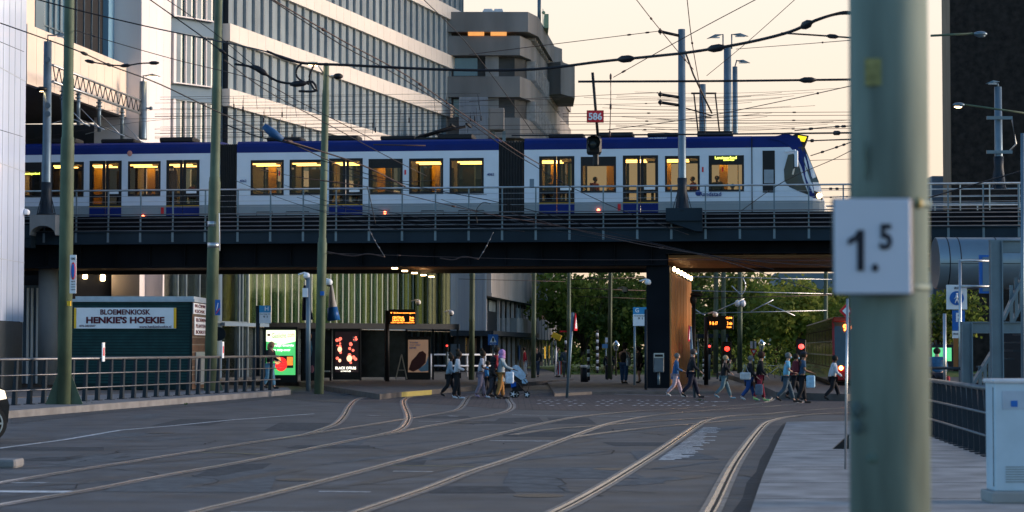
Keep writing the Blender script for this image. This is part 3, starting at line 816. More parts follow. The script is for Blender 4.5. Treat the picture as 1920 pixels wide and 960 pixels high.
# lower podium under the bridge
WP=Wall(at(912,150.3),at(1047,206))
pd=empty('concrete_podium',(-1,160,0),'long low concrete podium with jutting balconies receding beyond the viaduct','building')
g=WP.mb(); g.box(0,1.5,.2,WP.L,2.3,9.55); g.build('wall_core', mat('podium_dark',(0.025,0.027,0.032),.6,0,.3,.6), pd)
def wx(px,o=0): return WP.hit(px,600,o).x
g=WP.mb(); g.box(wx(913),-.3,5.55,wx(997),1.5,9.5); g.box(wx(913),-.34,5.5,wx(997),-.3,5.75); g.build('concrete_band', M['brutal'], pd)
g=WP.mb(); g.box(wx(1003),-1.1,5.6,wx(1046),1.5,9.5,ch=.15); g.build('concrete_block', M['brutal'], pd)
g=WP.mb()
for k in range(5): x=wx(1026,-1.1)+k*.9; g.box(x,-1.16,7.2,x+.35,-1.101,9.4)
g.build('block_windows', M['navy'], pd)
g=WP.mb(); g.box(wx(968),-.05,3.12,wx(999),1.5,4.25); g.build('balcony_wall', M['concrete'], pd)
g=WP.mb(); g.box(wx(1001),-.3,2.6,wx(1046),1.5,4.35)
for k in range(9): x=wx(1003)+(wx(1045)-wx(1003))*k/8; g.box(x,-.34,2.6,x+.12,-.301,4.35)
g.build('balcony_wall', M['concrete'], pd)
g=WP.mb(); g.box(wx(974),.2,4.26,wx(999),.3,5.1)
for k in range(6): x=wx(974)+(wx(999)-wx(974))*k/5; g.box(x-.03,.14,4.26,x+.03,.199,5.5)
g.build('balustrade', mat('grey_balustrade',(0.28,0.31,0.34),.6), pd)
g=WP.mb(); g.box(wx(1030),.0,4.36,wx(1046),.1,5.2)
for k in range(10): x=wx(1004)+(wx(1045)-wx(1004))*k/9; g.box(x-.06,-.1,4.36,x+.06,-.001,5.58)
g.build('far_balustrade', mat('pale_mullions',(0.5,0.46,0.43),.6), pd)
g=WP.mb(); g.box(wx(1004),.3,4.4,wx(1028),.4,5.5); g.build('brown_windows', mat('brown_windows',(0.10,0.055,0.04),.5), pd)
g=WP.mb(); g.box(0,-.5,2.75,wx(1000),1.5,3.08); g.build('dark_canopy', M['navy'], pd)
for px in (937,946,955,963):
    x=wx(px,.3); g=WP.mb(); g.box(x-.1,.3,3.1,x+.1,.5,5.5); g.build('column', mat('pale_columns',(0.45,0.42,0.42),.6), pd)
for k in range(17):
    x=wx(918,.6)+(wx(1043,.6)-wx(918,.6))*k/16; g=WP.mb(); g.box(x-.07,.6,.2,x+.07,.8,2.6 if px>1000 else 2.74); g.build('shop_mullion', MC['pale_columns'], pd)
g=WP.mb(); g.box(wx(914,.9),.9,3.1,wx(934,.9),1.0,5.5); g.build('window', M['navy'], pd)
g=WP.mb(); g.box(wx(917,.8),.8,4.6,wx(929,.8),.88,5.4); g.build('window_blind', M['blind'], pd)
for px,m_ in ((975,'signblue'),(1030,'yellow'),(1022,'winlit')):
    g=WP.mb(); x=wx(px,.5); g.box(x-.5 if m_!='winlit' else x-.1,.5,.9,x+.3,.55,2.1 if m_!='winlit' else 2.0); g.build('shop_panel', M[m_] if m_!='winlit' else MC['yellow_panel'], pd)
# --- dark tower on the right
dt=empty('dark_tower',(45,170,0),'huge dark brick tower with a brown stone edge at the right side','building')
A=at(1785.5,170); Bk=at(1769.5,186)
MB().prism([(A[0],170),(75,163),(80,190),(Bk[0]+2.5,190),(Bk[0]+.6,187)],0,60).build('brick_wall', M['tower'], dt)
MB().prism([(A[0]+.05,170.05),(Bk[0]+.55,186.5),(Bk[0],186),(A[0]-.03,170.05)],0,60).build('stone_edge', M['towerside'], dt)
g=MB(); g.box(PX(1745,0,215).x,215,0,PX(1771,0,215).x+2,220,PX(1750,330,215).z)
g.build('distant_building', mat('distant_blue',(0.10,0.14,0.19),.7,0,.2,.5), label='low blue-grey distant building left of the dark tower', cat='building')
# ================================================================ LIGHT RAIL TRAM ON THE VIADUCT
VT = 2.4; VW = 2.62; VC = VT + VW/2
def tu(px): return BV(px, 340, VT).x
def tz(py): return BV(700, py, VT).z
Z0=tz(405); ZG=tz(382); ZS=tz(365); ZW=tz(298); ZB=tz(284); ZR=tz(262); ZF=Z0+.1
tr = empty('light_rail_tram', tuple(BR@Vector((tu(700),VC,7.6))), 'long white and blue articulated tram with lit windows crossing the viaduct', 'tram')
def ext_u(g, prof, u0, u1, mi=0, cap=True):
    n=len(prof); v=[(u0,a,b) for a,b in prof]+[(u1,a,b) for a,b in prof]
    f=[[i,(i+1)%n,n+(i+1)%n,n+i] for i in range(n)]
    if cap: f+= [list(range(n-1,-1,-1)), list(range(n,2*n))]
    return g.add(v,f,mi)
ROOF=[(VT,ZB),(VT+.0,ZB+.28),(VT+.05,ZR-.1),(VT+.22,ZR),(VC,ZR+.05),(VT+VW-.22,ZR),(VT+VW-.05,ZR-.1),(VT+VW,ZB+.28),(VT+VW,ZB)]
secs=[
 dict(a=-90,b=412,win=[(-60,0),(20,78,1),(96,157)],door=[(168,228),(312,374)],win2=[(240,301)]),
 dict(a=444,b=935,win=[(470,532),(543,605),(691,755,1),(767,831),(843,907)],door=[(617,680)],win2=[]),
 dict(a=983,b=1410,win=[(1089,1155,1),(1247,1312),(1329,1395,1)],door=[(1011,1077),(1168,1234)],win2=[]),
]
for si,s in enumerate(secs):
    wins=s['win']+s['win2']; ops=sorted([(w[0],w[1],'w',len(w)>2) for w in wins]+[(d[0],d[1],'d',False) for d in s['door']])
    g=br(); A,B=tu(s['a']),tu(s['b'])
    for vf,th in ((VT,.06),(VT+VW-.06,.06)):
        g.box(A,vf,ZW,B,vf+th,ZB)
        x=A
        for o in ops:
            g.box(x,vf,ZG,tu(o[0]),vf+th,ZW)
            if o[2]=='w': g.box(tu(o[0]),vf,ZG,tu(o[1]),vf+th,ZS)
            x=tu(o[1])
        g.box(x,vf,ZG,B,vf+th,ZW)
    g.build('body_shell', M['tramwhite'], tr)
    g=br(); x=A
    for vf in (VT,VT+VW-.06):
        x=A
        for o in [o for o in ops if o[2]=='d']:
            g.box(x,vf-.004 if vf==VT else vf,Z0,tu(o[0]),vf+.06,ZG); x=tu(o[1])
        g.box(x,vf-.004 if vf==VT else vf,Z0,B,vf+.06,ZG)
    g.box(A,VT+.06,Z0-.15,B,VT+VW-.06,ZF-.02)
    g.build('skirt', M['tramgrey'], tr)
    g=br(); ext_u(g,ROOF,A,B); g.build('roof_band', M['tramblue'], tr)
    g=br(); g.box(A,VT+.07,ZF-.02,B,VT+VW-.07,ZF); g.box(A,VT+.07,ZB-.05,B,VT+VW-.07,ZB-.002)
    g.build('interior', M['inter'], tr)
    # ceiling light strips
    k=A+.5
    while k<B-1.2:
        g=br(); g.box(k,VC-.5,ZW-.13,k+1.1,VC-.38,ZW-.08); g.box(k,VC+.38,ZW-.13,k+1.1,VC+.5,ZW-.08); g.build('ceiling_light', M['winlit'], tr); k+=1.9
    for oi_,o in enumerate(ops):
        a,b=tu(o[0]),tu(o[1])
        def ring(vf,c,d,zb,zt,wd,nm):
            fr=br(); fr.box(c,vf,zb,d,vf+.05,zb+.10); fr.box(c,vf,zt-.12,d,vf+.05,zt); fr.box(c,vf,zb+.10,c+wd,vf+.05,zt-.12); fr.box(d-wd,vf,zb+.10,d,vf+.05,zt-.12)
            return fr,nm
        if o[2]=='w':
            fr,nm=ring(VT-.012,a,b,ZS,ZW,.09,'window')
            if o[3]: fr.box(a+.09,VT-.01,ZW-.42,b-.09,VT+.03,ZW-.12)
            f=fr.build('window', M['black'], tr)
            q=br(); q.box(a+.09,VT+.01,ZS+.10,b-.09,VT+.02,ZW-.12); q.build('pane', M['tglass'], f)
            fr,nm=ring(VT+VW-.04,a,b,ZS,ZW,.09,'far_window'); fr.build('far_side_window', M['black'], tr)
        else:
            m_=(a+b)/2
            for c,d in ((a,m_-.012),(m_+.012,b)):
                fr,nm=ring(VT-.012,c,d,ZG-.02,ZW+.04,.13,'door'); fr.box(c+.13,VT-.012,ZS-.03,d-.13,VT+.03,ZS+.12)
                f=fr.build('door', M['black'], tr)
                q=br(); q.box(c+.13,VT+.01,ZG+.08,d-.13,VT+.02,ZW-.08); q.build('pane', M['tglass'], f)
                q=br(); q.box(c,VT-.02,Z0,d,VT+.05,ZG-.05); q.build('lower_panel', M['tramblue'], f)
                q=br(); q.box(c,VT-.024,ZG-.05,d,VT+.05,ZG-.022); q.build('yellow_strip', M['yellow'], f)
                if c!=a:
                    q=br(); q.box(c+.14,VT+.003,ZS+.13,d-.14,VT+.008,ZS+.24); q.build('door_sticker', M['signwhite'], f)
                fr,nm=ring(VT+VW-.04,c,d,ZG-.02,ZW+.04,.13,'door'); fr.build('far_side_door', M['black'], tr)
    # interior furnishings: yellow panels, poles, seats
    random.seed(si+5)
    k=A+1.0; j=0
    while k<B-.6:
        g=br()
        if j%3==0:
            g.box(k,VC+.7,ZF,k+.38,VC+.76,ZW-.15); g.build('yellow_panel', M['yint'], tr)
        elif j%3==1:
            g.tube([(k,VC-.35,ZF),(k,VC-.35,ZW-.2),(k+.12,VC-.35,ZW-.1)],.022,6); g.build('grab_pole', M['yint'], tr)
        else:
            g.box(k,VC-1.1,ZF+.4,k+.45,VC-.3,ZF+.5,ch=.03); g.box(k+.4,VC-1.1,ZF+.45,k+.5,VC-.3,ZF+1.05,ch=.03); g.build('seat', mat('seat_blue',(0.03,0.04,0.07),.8), tr)
        k+=.85; j+=1
    if si<2:   # dark panels added inside to darken the windows
        for px in ((60,118,192,262,285,335) if si==0 else (478,512,560,650,700,735,780,815,855,890)):
            g=br(); u=tu(px); g.box(u,VC+.9,ZF,u+.55,VC+.95,ZW-.25); g.build('window_darkener', mat('window_darkener_grey',(0.025,0.028,0.032),.4), tr)
    # roof equipment
    g=br()
    for q in range(4):
        x=A+(B-A)*(.1+q*.22); g.box(x,VC-.6,ZR+.06,x+1.6,VC+.6,ZR+.24+.05*(q%2),ch=.05)
    g.build('roof_equipment', M['black'], tr)
# bellows
for a_,b_ in ((412,444),(935,983)):
    g=br(); A,B=tu(a_),tu(b_); n=9
    for k in range(n):
        x=A+(B-A)*k/n; g.box(x,VT+.04,Z0-.05,x+(B-A)/n*.55,VT+VW-.04,ZR-.12,ch=.02)
    g.box(A,VT+.10,Z0-.05,B,VT+VW-.1,ZR-.18)
    g.build('bellows', mat('bellows_black',(0.02,0.021,0.023),.7), tr)
# pantograph
g=br(); a=BV(778,262,VC); b=BV(885,236,VC); c=BV(862,262,VC)
g.tube([(a.x,VC-.3,ZR+.15),(b.x-.9,VC-.3,b.z-.05)],.05,6); g.tube([(a.x,VC+.3,ZR+.15),(b.x-.9,VC+.3,b.z-.05)],.05,6)
g.tube([(c.x,VC,ZR+.15),(a.x+.7,VC,ZR+.42)],.05,6); g.tube([(a.x+.2,VC,ZR+.28),(b.x-.3,VC,b.z-.02)],.07,6)
g.box(b.x-.9,VC-.8,b.z-.05,b.x-.82,VC+.8,b.z+.03); g.box(b.x-.2,VC-.8,b.z-.02,b.x-.1,VC+.8,b.z+.06); g.box(a.x-.1,VC-.5,ZR+.04,a.x+2.6,VC+.5,ZR+.16)
g.build('pantograph', M['black'], tr)
# ---- nose
UC=tu(1410)
st=[(1410,Z0-.0,ZR,1.31),(1455,Z0,ZR+.0,1.31),(1480,Z0,tz(259),1.30),(1498,Z0,tz(267),1.28),(1512,Z0,tz(292),1.24),(1524,Z0,tz(318),1.18),(1536,Z0,tz(348),1.08),(1546,Z0,tz(380),.95),(1552,Z0-.02,tz(397),.8)]
def hw(u):
    for i in range(len(st)-1):
        a,b=tu(st[i][0]),tu(st[i+1][0])
        if a<=u<=b: t=(u-a)/(b-a); return st[i][3]*(1-t)+st[i+1][3]*t
    return st[0][3] if u<tu(1410) else st[-1][3]
g=br(); rings=[]
for px,zb,zt,w in st:
    u=tu(px); zg=min(ZG,zt-.05); zb2=min(ZB,zt-.03)
    R_=[(u,VC-w,zb),(u,VC-w,zg),(u,VC-w+.0,min(ZB,zt-.06)),(u,VC-w+.05,zt-.04),(u,VC-w+.25,zt),(u,VC+w-.25,zt),(u,VC+w-.05,zt-.04),(u,VC+w,min(ZB,zt-.06)),(u,VC+w,zg),(u,VC+w,zb)]
    rings.append(R_)
n=10; vs_=[p for r in rings for p in r]; base=len(g.v); g.add(vs_,[])
for i in range(len(rings)-1):
    for k in range(n):
        j=(k+1)%n
        mi = 1 if k in (0,8) else 0
        if k in (2,3,4,5,6): mi = 2 if i<3 else (3 if i in (3,4,5) and k in (3,4,5) else (2 if i<4 else 0))
        if k==9: mi=1
        g.f.append([base+i*n+k,base+(i+1)*n+k,base+(i+1)*n+j,base+i*n+j]); g.mi.append(mi); g.smooth.append(False)
g.f.append([base+(len(rings)-1)*n+k for k in range(n)]); g.mi.append(0); g.smooth.append(False)
wscreen=mat('windscreen',(0.02,0.03,0.035),.06,0,.2,1,spec=.6)
g.build('cab', [M['tramwhite'],M['tramgrey'],M['tramblue'],wscreen], tr)
def decal(name,pts,m,off=.015,th=.012):
    P=[]; Q=[]
    for px,py in pts:
        u=tu(px); z=tz(py); w=hw(u); P.append((u,VC-w-off,z)); Q.append((u,VC-w-off+th,z))
    k=len(P); g=br(); g.add(P+Q,[list(range(k)),list(range(2*k-1,k-1,-1))]+[[i,k+i,k+(i+1)%k,(i+1)%k] for i in range(k)]); return g.build(name,m,tr)
decal('blue_stripe',[(1475,258),(1500,268),(1513,300),(1520,330),(1527,365),(1529,378),(1518,374),(1510,345),(1503,320),(1492,296),(1480,282),(1462,272),(1440,268)],M['tramblue'])
decal('cab_window',[(1478,298),(1488,296),(1497,312),(1506,345),(1517,372),(1500,366),(1480,357),(1471,346),(1470,325)],mat('cab_glass',(0.02,0.028,0.04),.1,0,.4,1,spec=.4),.02)
decal('windscreen_side',[(1497,284),(1509,283),(1536,348),(1521,348)],wscreen,.018)
decal('cab_window_glint',[(1487,325),(1491,322),(1488,335),(1485,334)],M['pinkpan'],.03)
decal('front_panel',[(1519,352),(1538,352),(1545,376),(1532,374),(1524,366)],M['tramwhite'],.01)
hl=decal('headlight',[(1526,364),(1540,368),(1543,381),(1528,376)],M['black'],.024)
q=PX(1535,372,94.6); u=tu(1536); g=br(); g.ball((u,VC-hw(u)-.03,tz(373)),.12,10,6,sc=(1.1,.4,1)); g.build('bulb', lamp('headlamp',(1,.62,.25),6), hl)
g=br(); a,b=tu(1430),tu(1453); g.box(a,VC-1.325,tz(367),b,VC-1.30,tz(290)); w_=g.build('cab_door_window', M['black'], tr)
g=br(); g.box(a+.06,VC-1.33,tz(350),b-.06,VC-1.324,tz(325)); g.build('pane', mat('cab_pane',(0.25,0.3,0.36),.2), w_)
g=br(); a=tu(1424); 
for x in (tu(1410)-.02,): g.box(x,VC-1.335,Z0,x+.04,VC-1.3,ZR-.1)
g.build('body_joint', M['black'], tr)
g=br(); u=tu(1492); g.bar((u-.45,VC-1.34,tz(292)),(u,VC-1.62,tz(291)),.06,.06); g.box(u-.06,VC-1.75,tz(322),u+.1,VC-1.55,tz(292),ch=.03); g.build('wing_mirror', M['tramwhite'], tr)
g=br(); u=tu(1494); zt=tz(264); g.xprism([(u-.35,zt-.05),(u+.16,zt-.40),(u+.40,zt-.32),(u+.54,zt+.02),(u-.02,zt+.12)],VC-1.25,VC+1.25); db=g.build('destination_box', M['black'], tr)
g=br(); g.add([(u+.06,VC-1.26,zt-.20),(u+.35,VC-1.26,zt-.25),(u+.45,VC-1.26,zt-.03),(u+.07,VC-1.26,zt+.04)],[[0,1,2,3]]); g.build('display', mat('dest_led',(0.3,0.24,0.01),.6,0,.3,12,emit=.6,ecol=(1,.75,.02)), db)
# small marks
for px,py,m_ in ((722,399,'redlamp'),(269,403,'redlamp'),(1122,397,'redlamp')):
    g=br(); g.ball((tu(px),VT-.02,tz(py)),.07,8,5); g.build('side_marker_lamp', lamp('red_marker',(1,.12,.04),5), tr)
for px in (760,1318,1320+35,524): 
    g=br(); g.box(tu(px)-.04,VT-.02,tz(328),tu(px)+.03,VT-.001,tz(319)); g.build('door_button', M['red'], tr)
for px in (305,1161):
    g=br(); g.box(tu(px)-.07,VT-.02,tz(400),tu(px)+.07,VT-.001,tz(385)); g.build('red_reflector', M['red'], tr)
for pa,pb in ((482,512),(537,580),(790,832),(860,908)):
    g=br(); a,b=tu(pa),tu(pb); z1=tz(396); g.tube([(a,VT-.05,Z0),(a,VT-.05,z1),(b,VT-.05,z1),(b,VT-.05,Z0)],.015,5); g.build('grab_bar', M['black'], tr)
navyt=mat('navy_lettering',(0.02,0.05,0.2),.5)
rx=tuple((BR.to_3x3()@Vector((1,0,0))))
def ttext(s,px,py,w,m,ext=.004): return text(tr,s,m,BR@Vector((tu(px),VT-.03,tz(py))),rx,width=w,ext=ext,thick=.015)
ttext('Randstad',1332,369,.95,navyt); ttext('4062',920,329,.32,navyt); ttext('4062',456,337,.32,navyt)
g=br(); g.ball((tu(1309),VT-.02,tz(367)),.13,10,6,sc=(1,.1,1)); g.build('emblem', navyt, tr)
ttext('www.randstadrail.nl',1233,264.5,.8,M['signwhite'])
ttext('Lansingerland',1361,303,.95,M['yled']); ttext('Zoetermeer',1367,306.5,.5,M['yled']); ttext('Lansingerland',60,320,.75,M['yled'])
g=br(); g.ball((tu(243),VT-.02,tz(283)),.12,8,6,sc=(1,.2,1.1)); g.build('roundel', mat('pink_mark',(0.6,0.25,0.2),.5), tr)

# ================================================================ MASTS ON THE VIADUCT
def mast(name,px,ytop,py0,v,r,label,flare=True,cat='mast',grp=None):
    u=BV(px,350,v).x; zt=BV(px,ytop,v).z; z0=BV(px,py0,v).z
    b=BR@Vector((u,v,z0)); e=empty(name,tuple(b),label,cat,grp)
    g=br(); g.cone((u,v),[(r*1.12,z0+ (1.0 if flare else 0)),(r*1.05,z0+(1.1 if flare else .1)),(r*.92,zt)],16); g.build('pole', M['greyblue'], e)
    if flare:
        g=br(); g.cone((u,v),[(.42,z0),(.42,z0+.05),(.30,z0+.12),(r*1.2,z0+1.0),(r*1.25,z0+1.45)],16)
        for k in range(6):
            t=k*math.pi/3; g.bar((u+.42*math.cos(t),v+.42*math.sin(t),z0+.03),(u+r*math.cos(t),v+r*math.sin(t),z0+.95),.03,.03)
        g.build('base_flare', M['navy'], e)
    return e,u,zt,z0
def lamphead(e,p,d,lit=False,L=.6,name='lamp_head'):
    p=Vector(p); g=MB(); d=Vector(d).normalized(); c=p+d*L*.5
    g.add([p+Vector((0,-.07,.02)),p+Vector((0,.07,.02)),c+Vector((0,.14,.11)),c+Vector((0,-.14,.11)),p+d*L+Vector((0,-.08,0)),p+d*L+Vector((0,.08,0)),c+Vector((0,.15,-.02)),c+Vector((0,-.15,-.02))],
      [[0,3,2,1],[3,4,5,2],[0,1,6,7],[7,6,5,4],[0,7,4,3],[1,2,5,6]])
    h=g.build(name, M['greyblue'], e)
    q=MB(); q.box(c.x-L*.28,c.y-.1,c.z-.06,c.x+L*.28,c.y+.1,c.z-.025); q.build('lens', M['warm'] if lit else M['signwhite'], h)
e1,u,zt,z0=mast('catenary_mast',87,78,403,-.5,.19,'thick grey mast with flat top lamp at the left end of the viaduct')
top=BR@Vector((u,-.5,zt)); g=MB(); g.tube([top,top+Vector((0,0,.28)),top+Vector((.35,0,.28))],.04,6); g.build('lamp_arm',M['greyblue'],e1); lamphead(e1,top+Vector((.3,0,.27)),(1,0,0),False,.55)
g=MB(); 
for py in (112,198,214): p=PX(90,py,top.y-.2); g.tube([p,p+Vector((0,-.06,0))],.13,10)
g.build('collar_bolts',M['greyblue'],e1)
g=MB(); p=PX(78,167,top.y-.2); g.ball(p,.26,12,6,sc=(1,1,.45)); h=g.build('lamp_shade',M['black'],e1)
g=MB(); g.ball(p-Vector((0,0,.05)),.17,10,6,sc=(1,1,.4)); g.build('bulb',M['warm'],h)
e2,u2,zt2,_=mast('catenary_mast',267,153,262,14.3,.2,'grey mast with a lit lamp at the far end of the lattice beam',False)
t2=BR@Vector((u2,14.3,zt2)); g=MB(); g.tube([t2,t2+Vector((0,0,.3)),t2+Vector((.2,0,.3))],.04,6); g.build('lamp_arm',M['greyblue'],e2); lamphead(e2,t2+Vector((.1,0,.3)),(1,0,-.05),True,.8)
g=MB(); p=PX(276,203,t2.y); g.tube([PX(268,203,t2.y),PX(283,203,t2.y)],.05,6); g.ball(PX(283,203,t2.y),.1,8,6); g.build('bracket_arm',M['greyblue'],e2)
# lattice beam
A0=PX(99,122,top.y); A1=PX(264,189,t2.y); B0=PX(99,153,top.y); B1=PX(264,213,t2.y)
lb=empty('lattice_beam',tuple((B0+B1)/2),'grey zigzag lattice beam slanting between the two masts above the tram on the left','beam')
g=MB(); g.tube([A0,A1],.06,8); g.tube([B0,B1],.07,8); g.build('chords',M['steel'],lb)
g=MB(); n=16
for k in range(n):
    a=A0.lerp(A1,k/n); b=B0.lerp(B1,(k+.5)/n); c=A0.lerp(A1,(k+1)/n); g.tube([a,b,c],.025,4)
g.build('lacing',M['navy'],lb)
for px,y0,y1 in ((118,160,228),(147,166,235),(186,182,247),(229,200,262)):
    t=(px-99)/165; Y=top.y+(t2.y-top.y)*t; a=PX(px,y0,Y); b=PX(px,y1,Y)
    g=MB(); g.tube([a,b],.09,8)
    for k in range(3): g.cone((a.x,a.y),[(.15,a.z-.25-.17*k),(.15,a.z-.29-.17*k)],10)
    g.build('drop_tube',M['greyblue'],lb)
    g=MB(); g.tube([b+Vector((0,0,.3)),b+Vector((1.3,-.4,-.25))],.03,5); g.tube([b+Vector((0,0,.9)),b+Vector((1.0,-.3,-.1))],.02,5); g.tube([b+Vector((-.7,.2,-.1)),b+Vector((.2,0,.1))],.02,5); g.build('steady_arm',M['steel'],lb)
# main mast
e3,u3,zt3,z03=mast('catenary_mast',1279,55,397,-.5,.165,'tall grey mast with three side arms standing above the copper-sided pier')
t3=BR@Vector((u3,-.5,zt3))
for py in (65,180,195):
    a=PX(1278,py+3,t3.y); b=PX(1238,py-6 if py<100 else py-3,t3.y-.3)
    g=MB(); g.tube([a,b],.065,8); g.ball(b,.1,8,6); g.bar(b+Vector((0,0,-.14)),b+Vector((0,0,.14)),.04); g.build('side_arm',M['black'],e3)
e4,u4,zt4,_=mast('catenary_mast',1365,88,252,15.5,.2,'grey mast carrying two curved lamps, right of the tall three-armed mast',False)
t4=BR@Vector((u4,15.5,zt4))
for sx in (-1,1):
    g=MB(); a=t4+Vector((sx*.22,0,-.1)); g.tube([a,a+Vector((0,0,.75))],.035,6); g.build('lamp_post',M['greyblue'],e4)
    lamphead(e4,a+Vector((0,0,.72)),(sx,0,-.25 if sx<0 else -.1),False,.85)
e5,u5,zt5,_=mast('catenary_mast',1379,125,252,19,.14,'thinner grey mast with one curved lamp directly behind the two-lamp mast',False)
t5=BR@Vector((u5,19,zt5)); g=MB(); g.tube([t5,t5+Vector((.1,0,.35))],.035,6); g.build('lamp_post',M['greyblue'],e5); lamphead(e5,t5+Vector((.05,0,.3)),(1,0,-.15),False,.75)
e6,u6,zt6,_=mast('catenary_mast',1318,158,252,13.5,.17,'short grey mast with a crossarm and two slanted hangers behind the tram roof',False)
t6=BR@Vector((u6,13.5,zt6)); Y=t6.y
g=MB(); g.tube([PX(1296,175,Y),PX(1343,175,Y)],.05,6); g.build('crossarm',M['black'],e6)
for xa,xb in ((1301,1309),(1341,1349)):
    g=MB(); g.tube([PX(xa,175,Y),PX(xb,248,Y)],.04,6); g.build('hanger',M['black'],e6)
# contact line gear left of masts
g=MB(); g.tube([PX(1284,95,92),PX(1300,140,92),PX(1335,213,92)],.04,5); g.tube([PX(1286,203,92),PX(1336,217,92)],.03,5); g.tube([PX(1322,220,92),PX(1334,220,92)],.03,5)
g.build('contact_bracket', M['black'], label='thin black slanting bracket of the contact line right of the three-armed mast', cat='bracket')
e7,u7,zt7,_=mast('catenary_mast',1873,163,356,1.9,.17,'grey mast with crossarms and a small lamp in front of the dark tower')
t7=BR@Vector((u7,1.9,zt7)); Y=t7.y
g=MB(); g.tube([t7,t7+Vector((0,0,.15))],.04,6); g.build('lamp_post',M['greyblue'],e7); lamphead(e7,t7+Vector((.08,0,.2)),(-1,0,-.1),False,.62)
for py in (220,284):
    g=MB(); a=PX(1850,py,Y-.2); b=PX(1898,py+1,Y-.2); g.box(a.x,a.y-.05,b.z-.07,b.x,a.y+.05,b.z+.07); g.build('crossarm',M['greyblue'],e7)
g=MB(); g.tube([PX(1897,222,Y-.2),PX(1905,270,Y-.2),PX(1892,284,Y-.2)],.04,6); g.build('strut',M['steel'],e7)

# ================================================================ GREEN STREET POLES
def gpole(px0,px1,Y,yb,rings,r,label,cat='pole',grp=None,sticker=None,zb=None):
    # rings: list of (py, radius factor) from bottom to top
    b=PX(px0,yb,Y); z0=zb if zb is not None else b.z
    e=empty('tram_pole',(b.x,Y,z0),label,cat,grp)
    t=PX(px1,rings[-1][0],Y)
    prof=[]
    g=MB(); pts=[];rs=[]
    H=t.z-z0
    def xat(z): return b.x+(t.x-b.x)*(z-z0)/max(H,.1)
    pts.append((b.x,Y,z0)); rs.append(r)
    for py,f in rings:
        z=PX(px0,py,Y).z
        pts.append((xat(z-.12),Y,z-.12)); rs.append(rs[-1]*.97)
        if py>5 and (py,f)!=rings[-1]:
            pts.append((xat(z-.06),Y,z-.06)); rs.append(r*f*1.14)
            pts.append((xat(z+.06),Y,z+.06)); rs.append(r*f*1.12)
            pts.append((xat(z+.1),Y,z+.1)); rs.append(r*f)
        else: pts.append((t.x,Y,t.z)); rs.append(r*f)
    g.tube(pts,rs,18); g.build('shaft',M['green'],e)
    return e,b,t
pa,pb_,pt_=gpole(120,131,63,761,[(262,.82),(152,.72),(-60,.62)],.205,'large green pole at the left fence bearing a narrow parking sign')
g=MB()
for sx in (-1,1): g.add([(pb_.x+sx*.2,63,.2),(pb_.x+sx*.55,63,.2),(pb_.x+sx*.2,63,1.1),(pb_.x+sx*.2,63.03,.2),(pb_.x+sx*.55,63.03,.2),(pb_.x+sx*.2,63.03,1.1)],[[0,1,2],[5,4,3],[1,4,5,2],[0,3,4,1]])
g.build('gusset',M['green'],pa)
g=MB(); p=PX(129,569,62.7); g.box(p.x-.05,62.68,p.z-.07,p.x+.05,62.8,p.z+.07); g.build('sticker',M['yellow'],pa)
pb,pb2,pt2=gpole(394,411,83,736,[(336,.8),(165,.68),(-60,.6)],.235,'green pole with two grey bands beside the flower kiosk')
g=MB()
for sx in (1,): g.add([(pb2.x+sx*.2,83,.2),(pb2.x+sx*.5,83,.2),(pb2.x+sx*.2,83,1.1),(pb2.x+sx*.2,83.03,.2),(pb2.x+sx*.5,83.03,.2),(pb2.x+sx*.2,83.03,1.1)],[[0,1,2],[5,4,3],[1,4,5,2],[0,3,4,1]])
g.build('gusset',M['green'],pb)
for py in (420,460):
    p=PX(400,py,83); g=MB(); g.cone((p.x,83),[(.235,p.z-.1),(.235,p.z+.1)],18); g.build('band',M['steel'],pb)
g=MB(); g.tube([PX(411,400,82.8),PX(412,470,82.8)],.02,5); g.build('conduit',M['signwhite'],pb)
pc_,b3,t3_=gpole(598,612,82,739,[(450,.75),(172,.62),(118,.4)],.185,'slim green pole with two street lamps at its top, in front of the office block')
tp=PX(612,143,82)
g=MB(); g.tube([PX(610,142,82),PX(596,122,82),PX(590,119,82)],.03,6); g.tube([PX(610,142,82),PX(630,142,81.6)],.03,6); g.build('lamp_arm',M['steel'],pc_)
h=MB().box(*(PX(578,121,81.9)),*(PX(596,117,82.1))).build('lamp_head',M['greyblue'],pc_); p=PX(587,120.5,81.9)
MB().box(p.x-.17,p.y-.1,p.z-.05,p.x+.17,p.y+.1,p.z-.0).build('bulb',M['warm'],h)
MB().ball(PX(634,143,81.6),.15,10,6,sc=(1.3,1,.8)).build('lamp_head',M['black'],pc_)
MB().box(*(PX(600,546,81.6)),*(PX(608,554,81.75))).build('small_box',M['signblue'],pc_)
# poles beyond the viaduct
gpole(884,887,112,706,[(600,.95),(515,.9),(300,.8)],.15,'green pole with a yellow ring standing left of the blue crossing sign',zb=.2)
gpole(1000,1003,118,707,[(600,.95),(515,.9),(300,.8)],.13,'green pole beyond the viaduct in front of the grey balcony building',zb=.2)
gpole(1066,1068,120,703,[(600,.95),(515,.9),(300,.8)],.12,'green pole at the right end of the grey balcony building',zb=.2)
gpole(1143,1146,110,710,[(600,.95),(515,.9),(300,.8)],.11,'green pole among the trees left of the stop sign with a letter G')
for px,l in ((1343,'leftmost of the green poles in the tree gap right of the pier'),(1357,'green pole directly behind the right orange departure board'),(1388,'green pole carrying two loudspeakers among the trees'),(1549,'rightmost green pole in front of the trees, behind the red tram')):
    e,b,t=gpole(px-1,px,118 if px<1500 else 140,700,[(600,.95),(515,.9),(400,.8)],.14,l)
    if px==1388:
        for sx in (-1,1):
            p=PX(1388+sx*5,569,117.6); MB().ball(p,.2,10,6,sc=(.8,1,1)).build('loudspeaker',M['signwhite'],e)
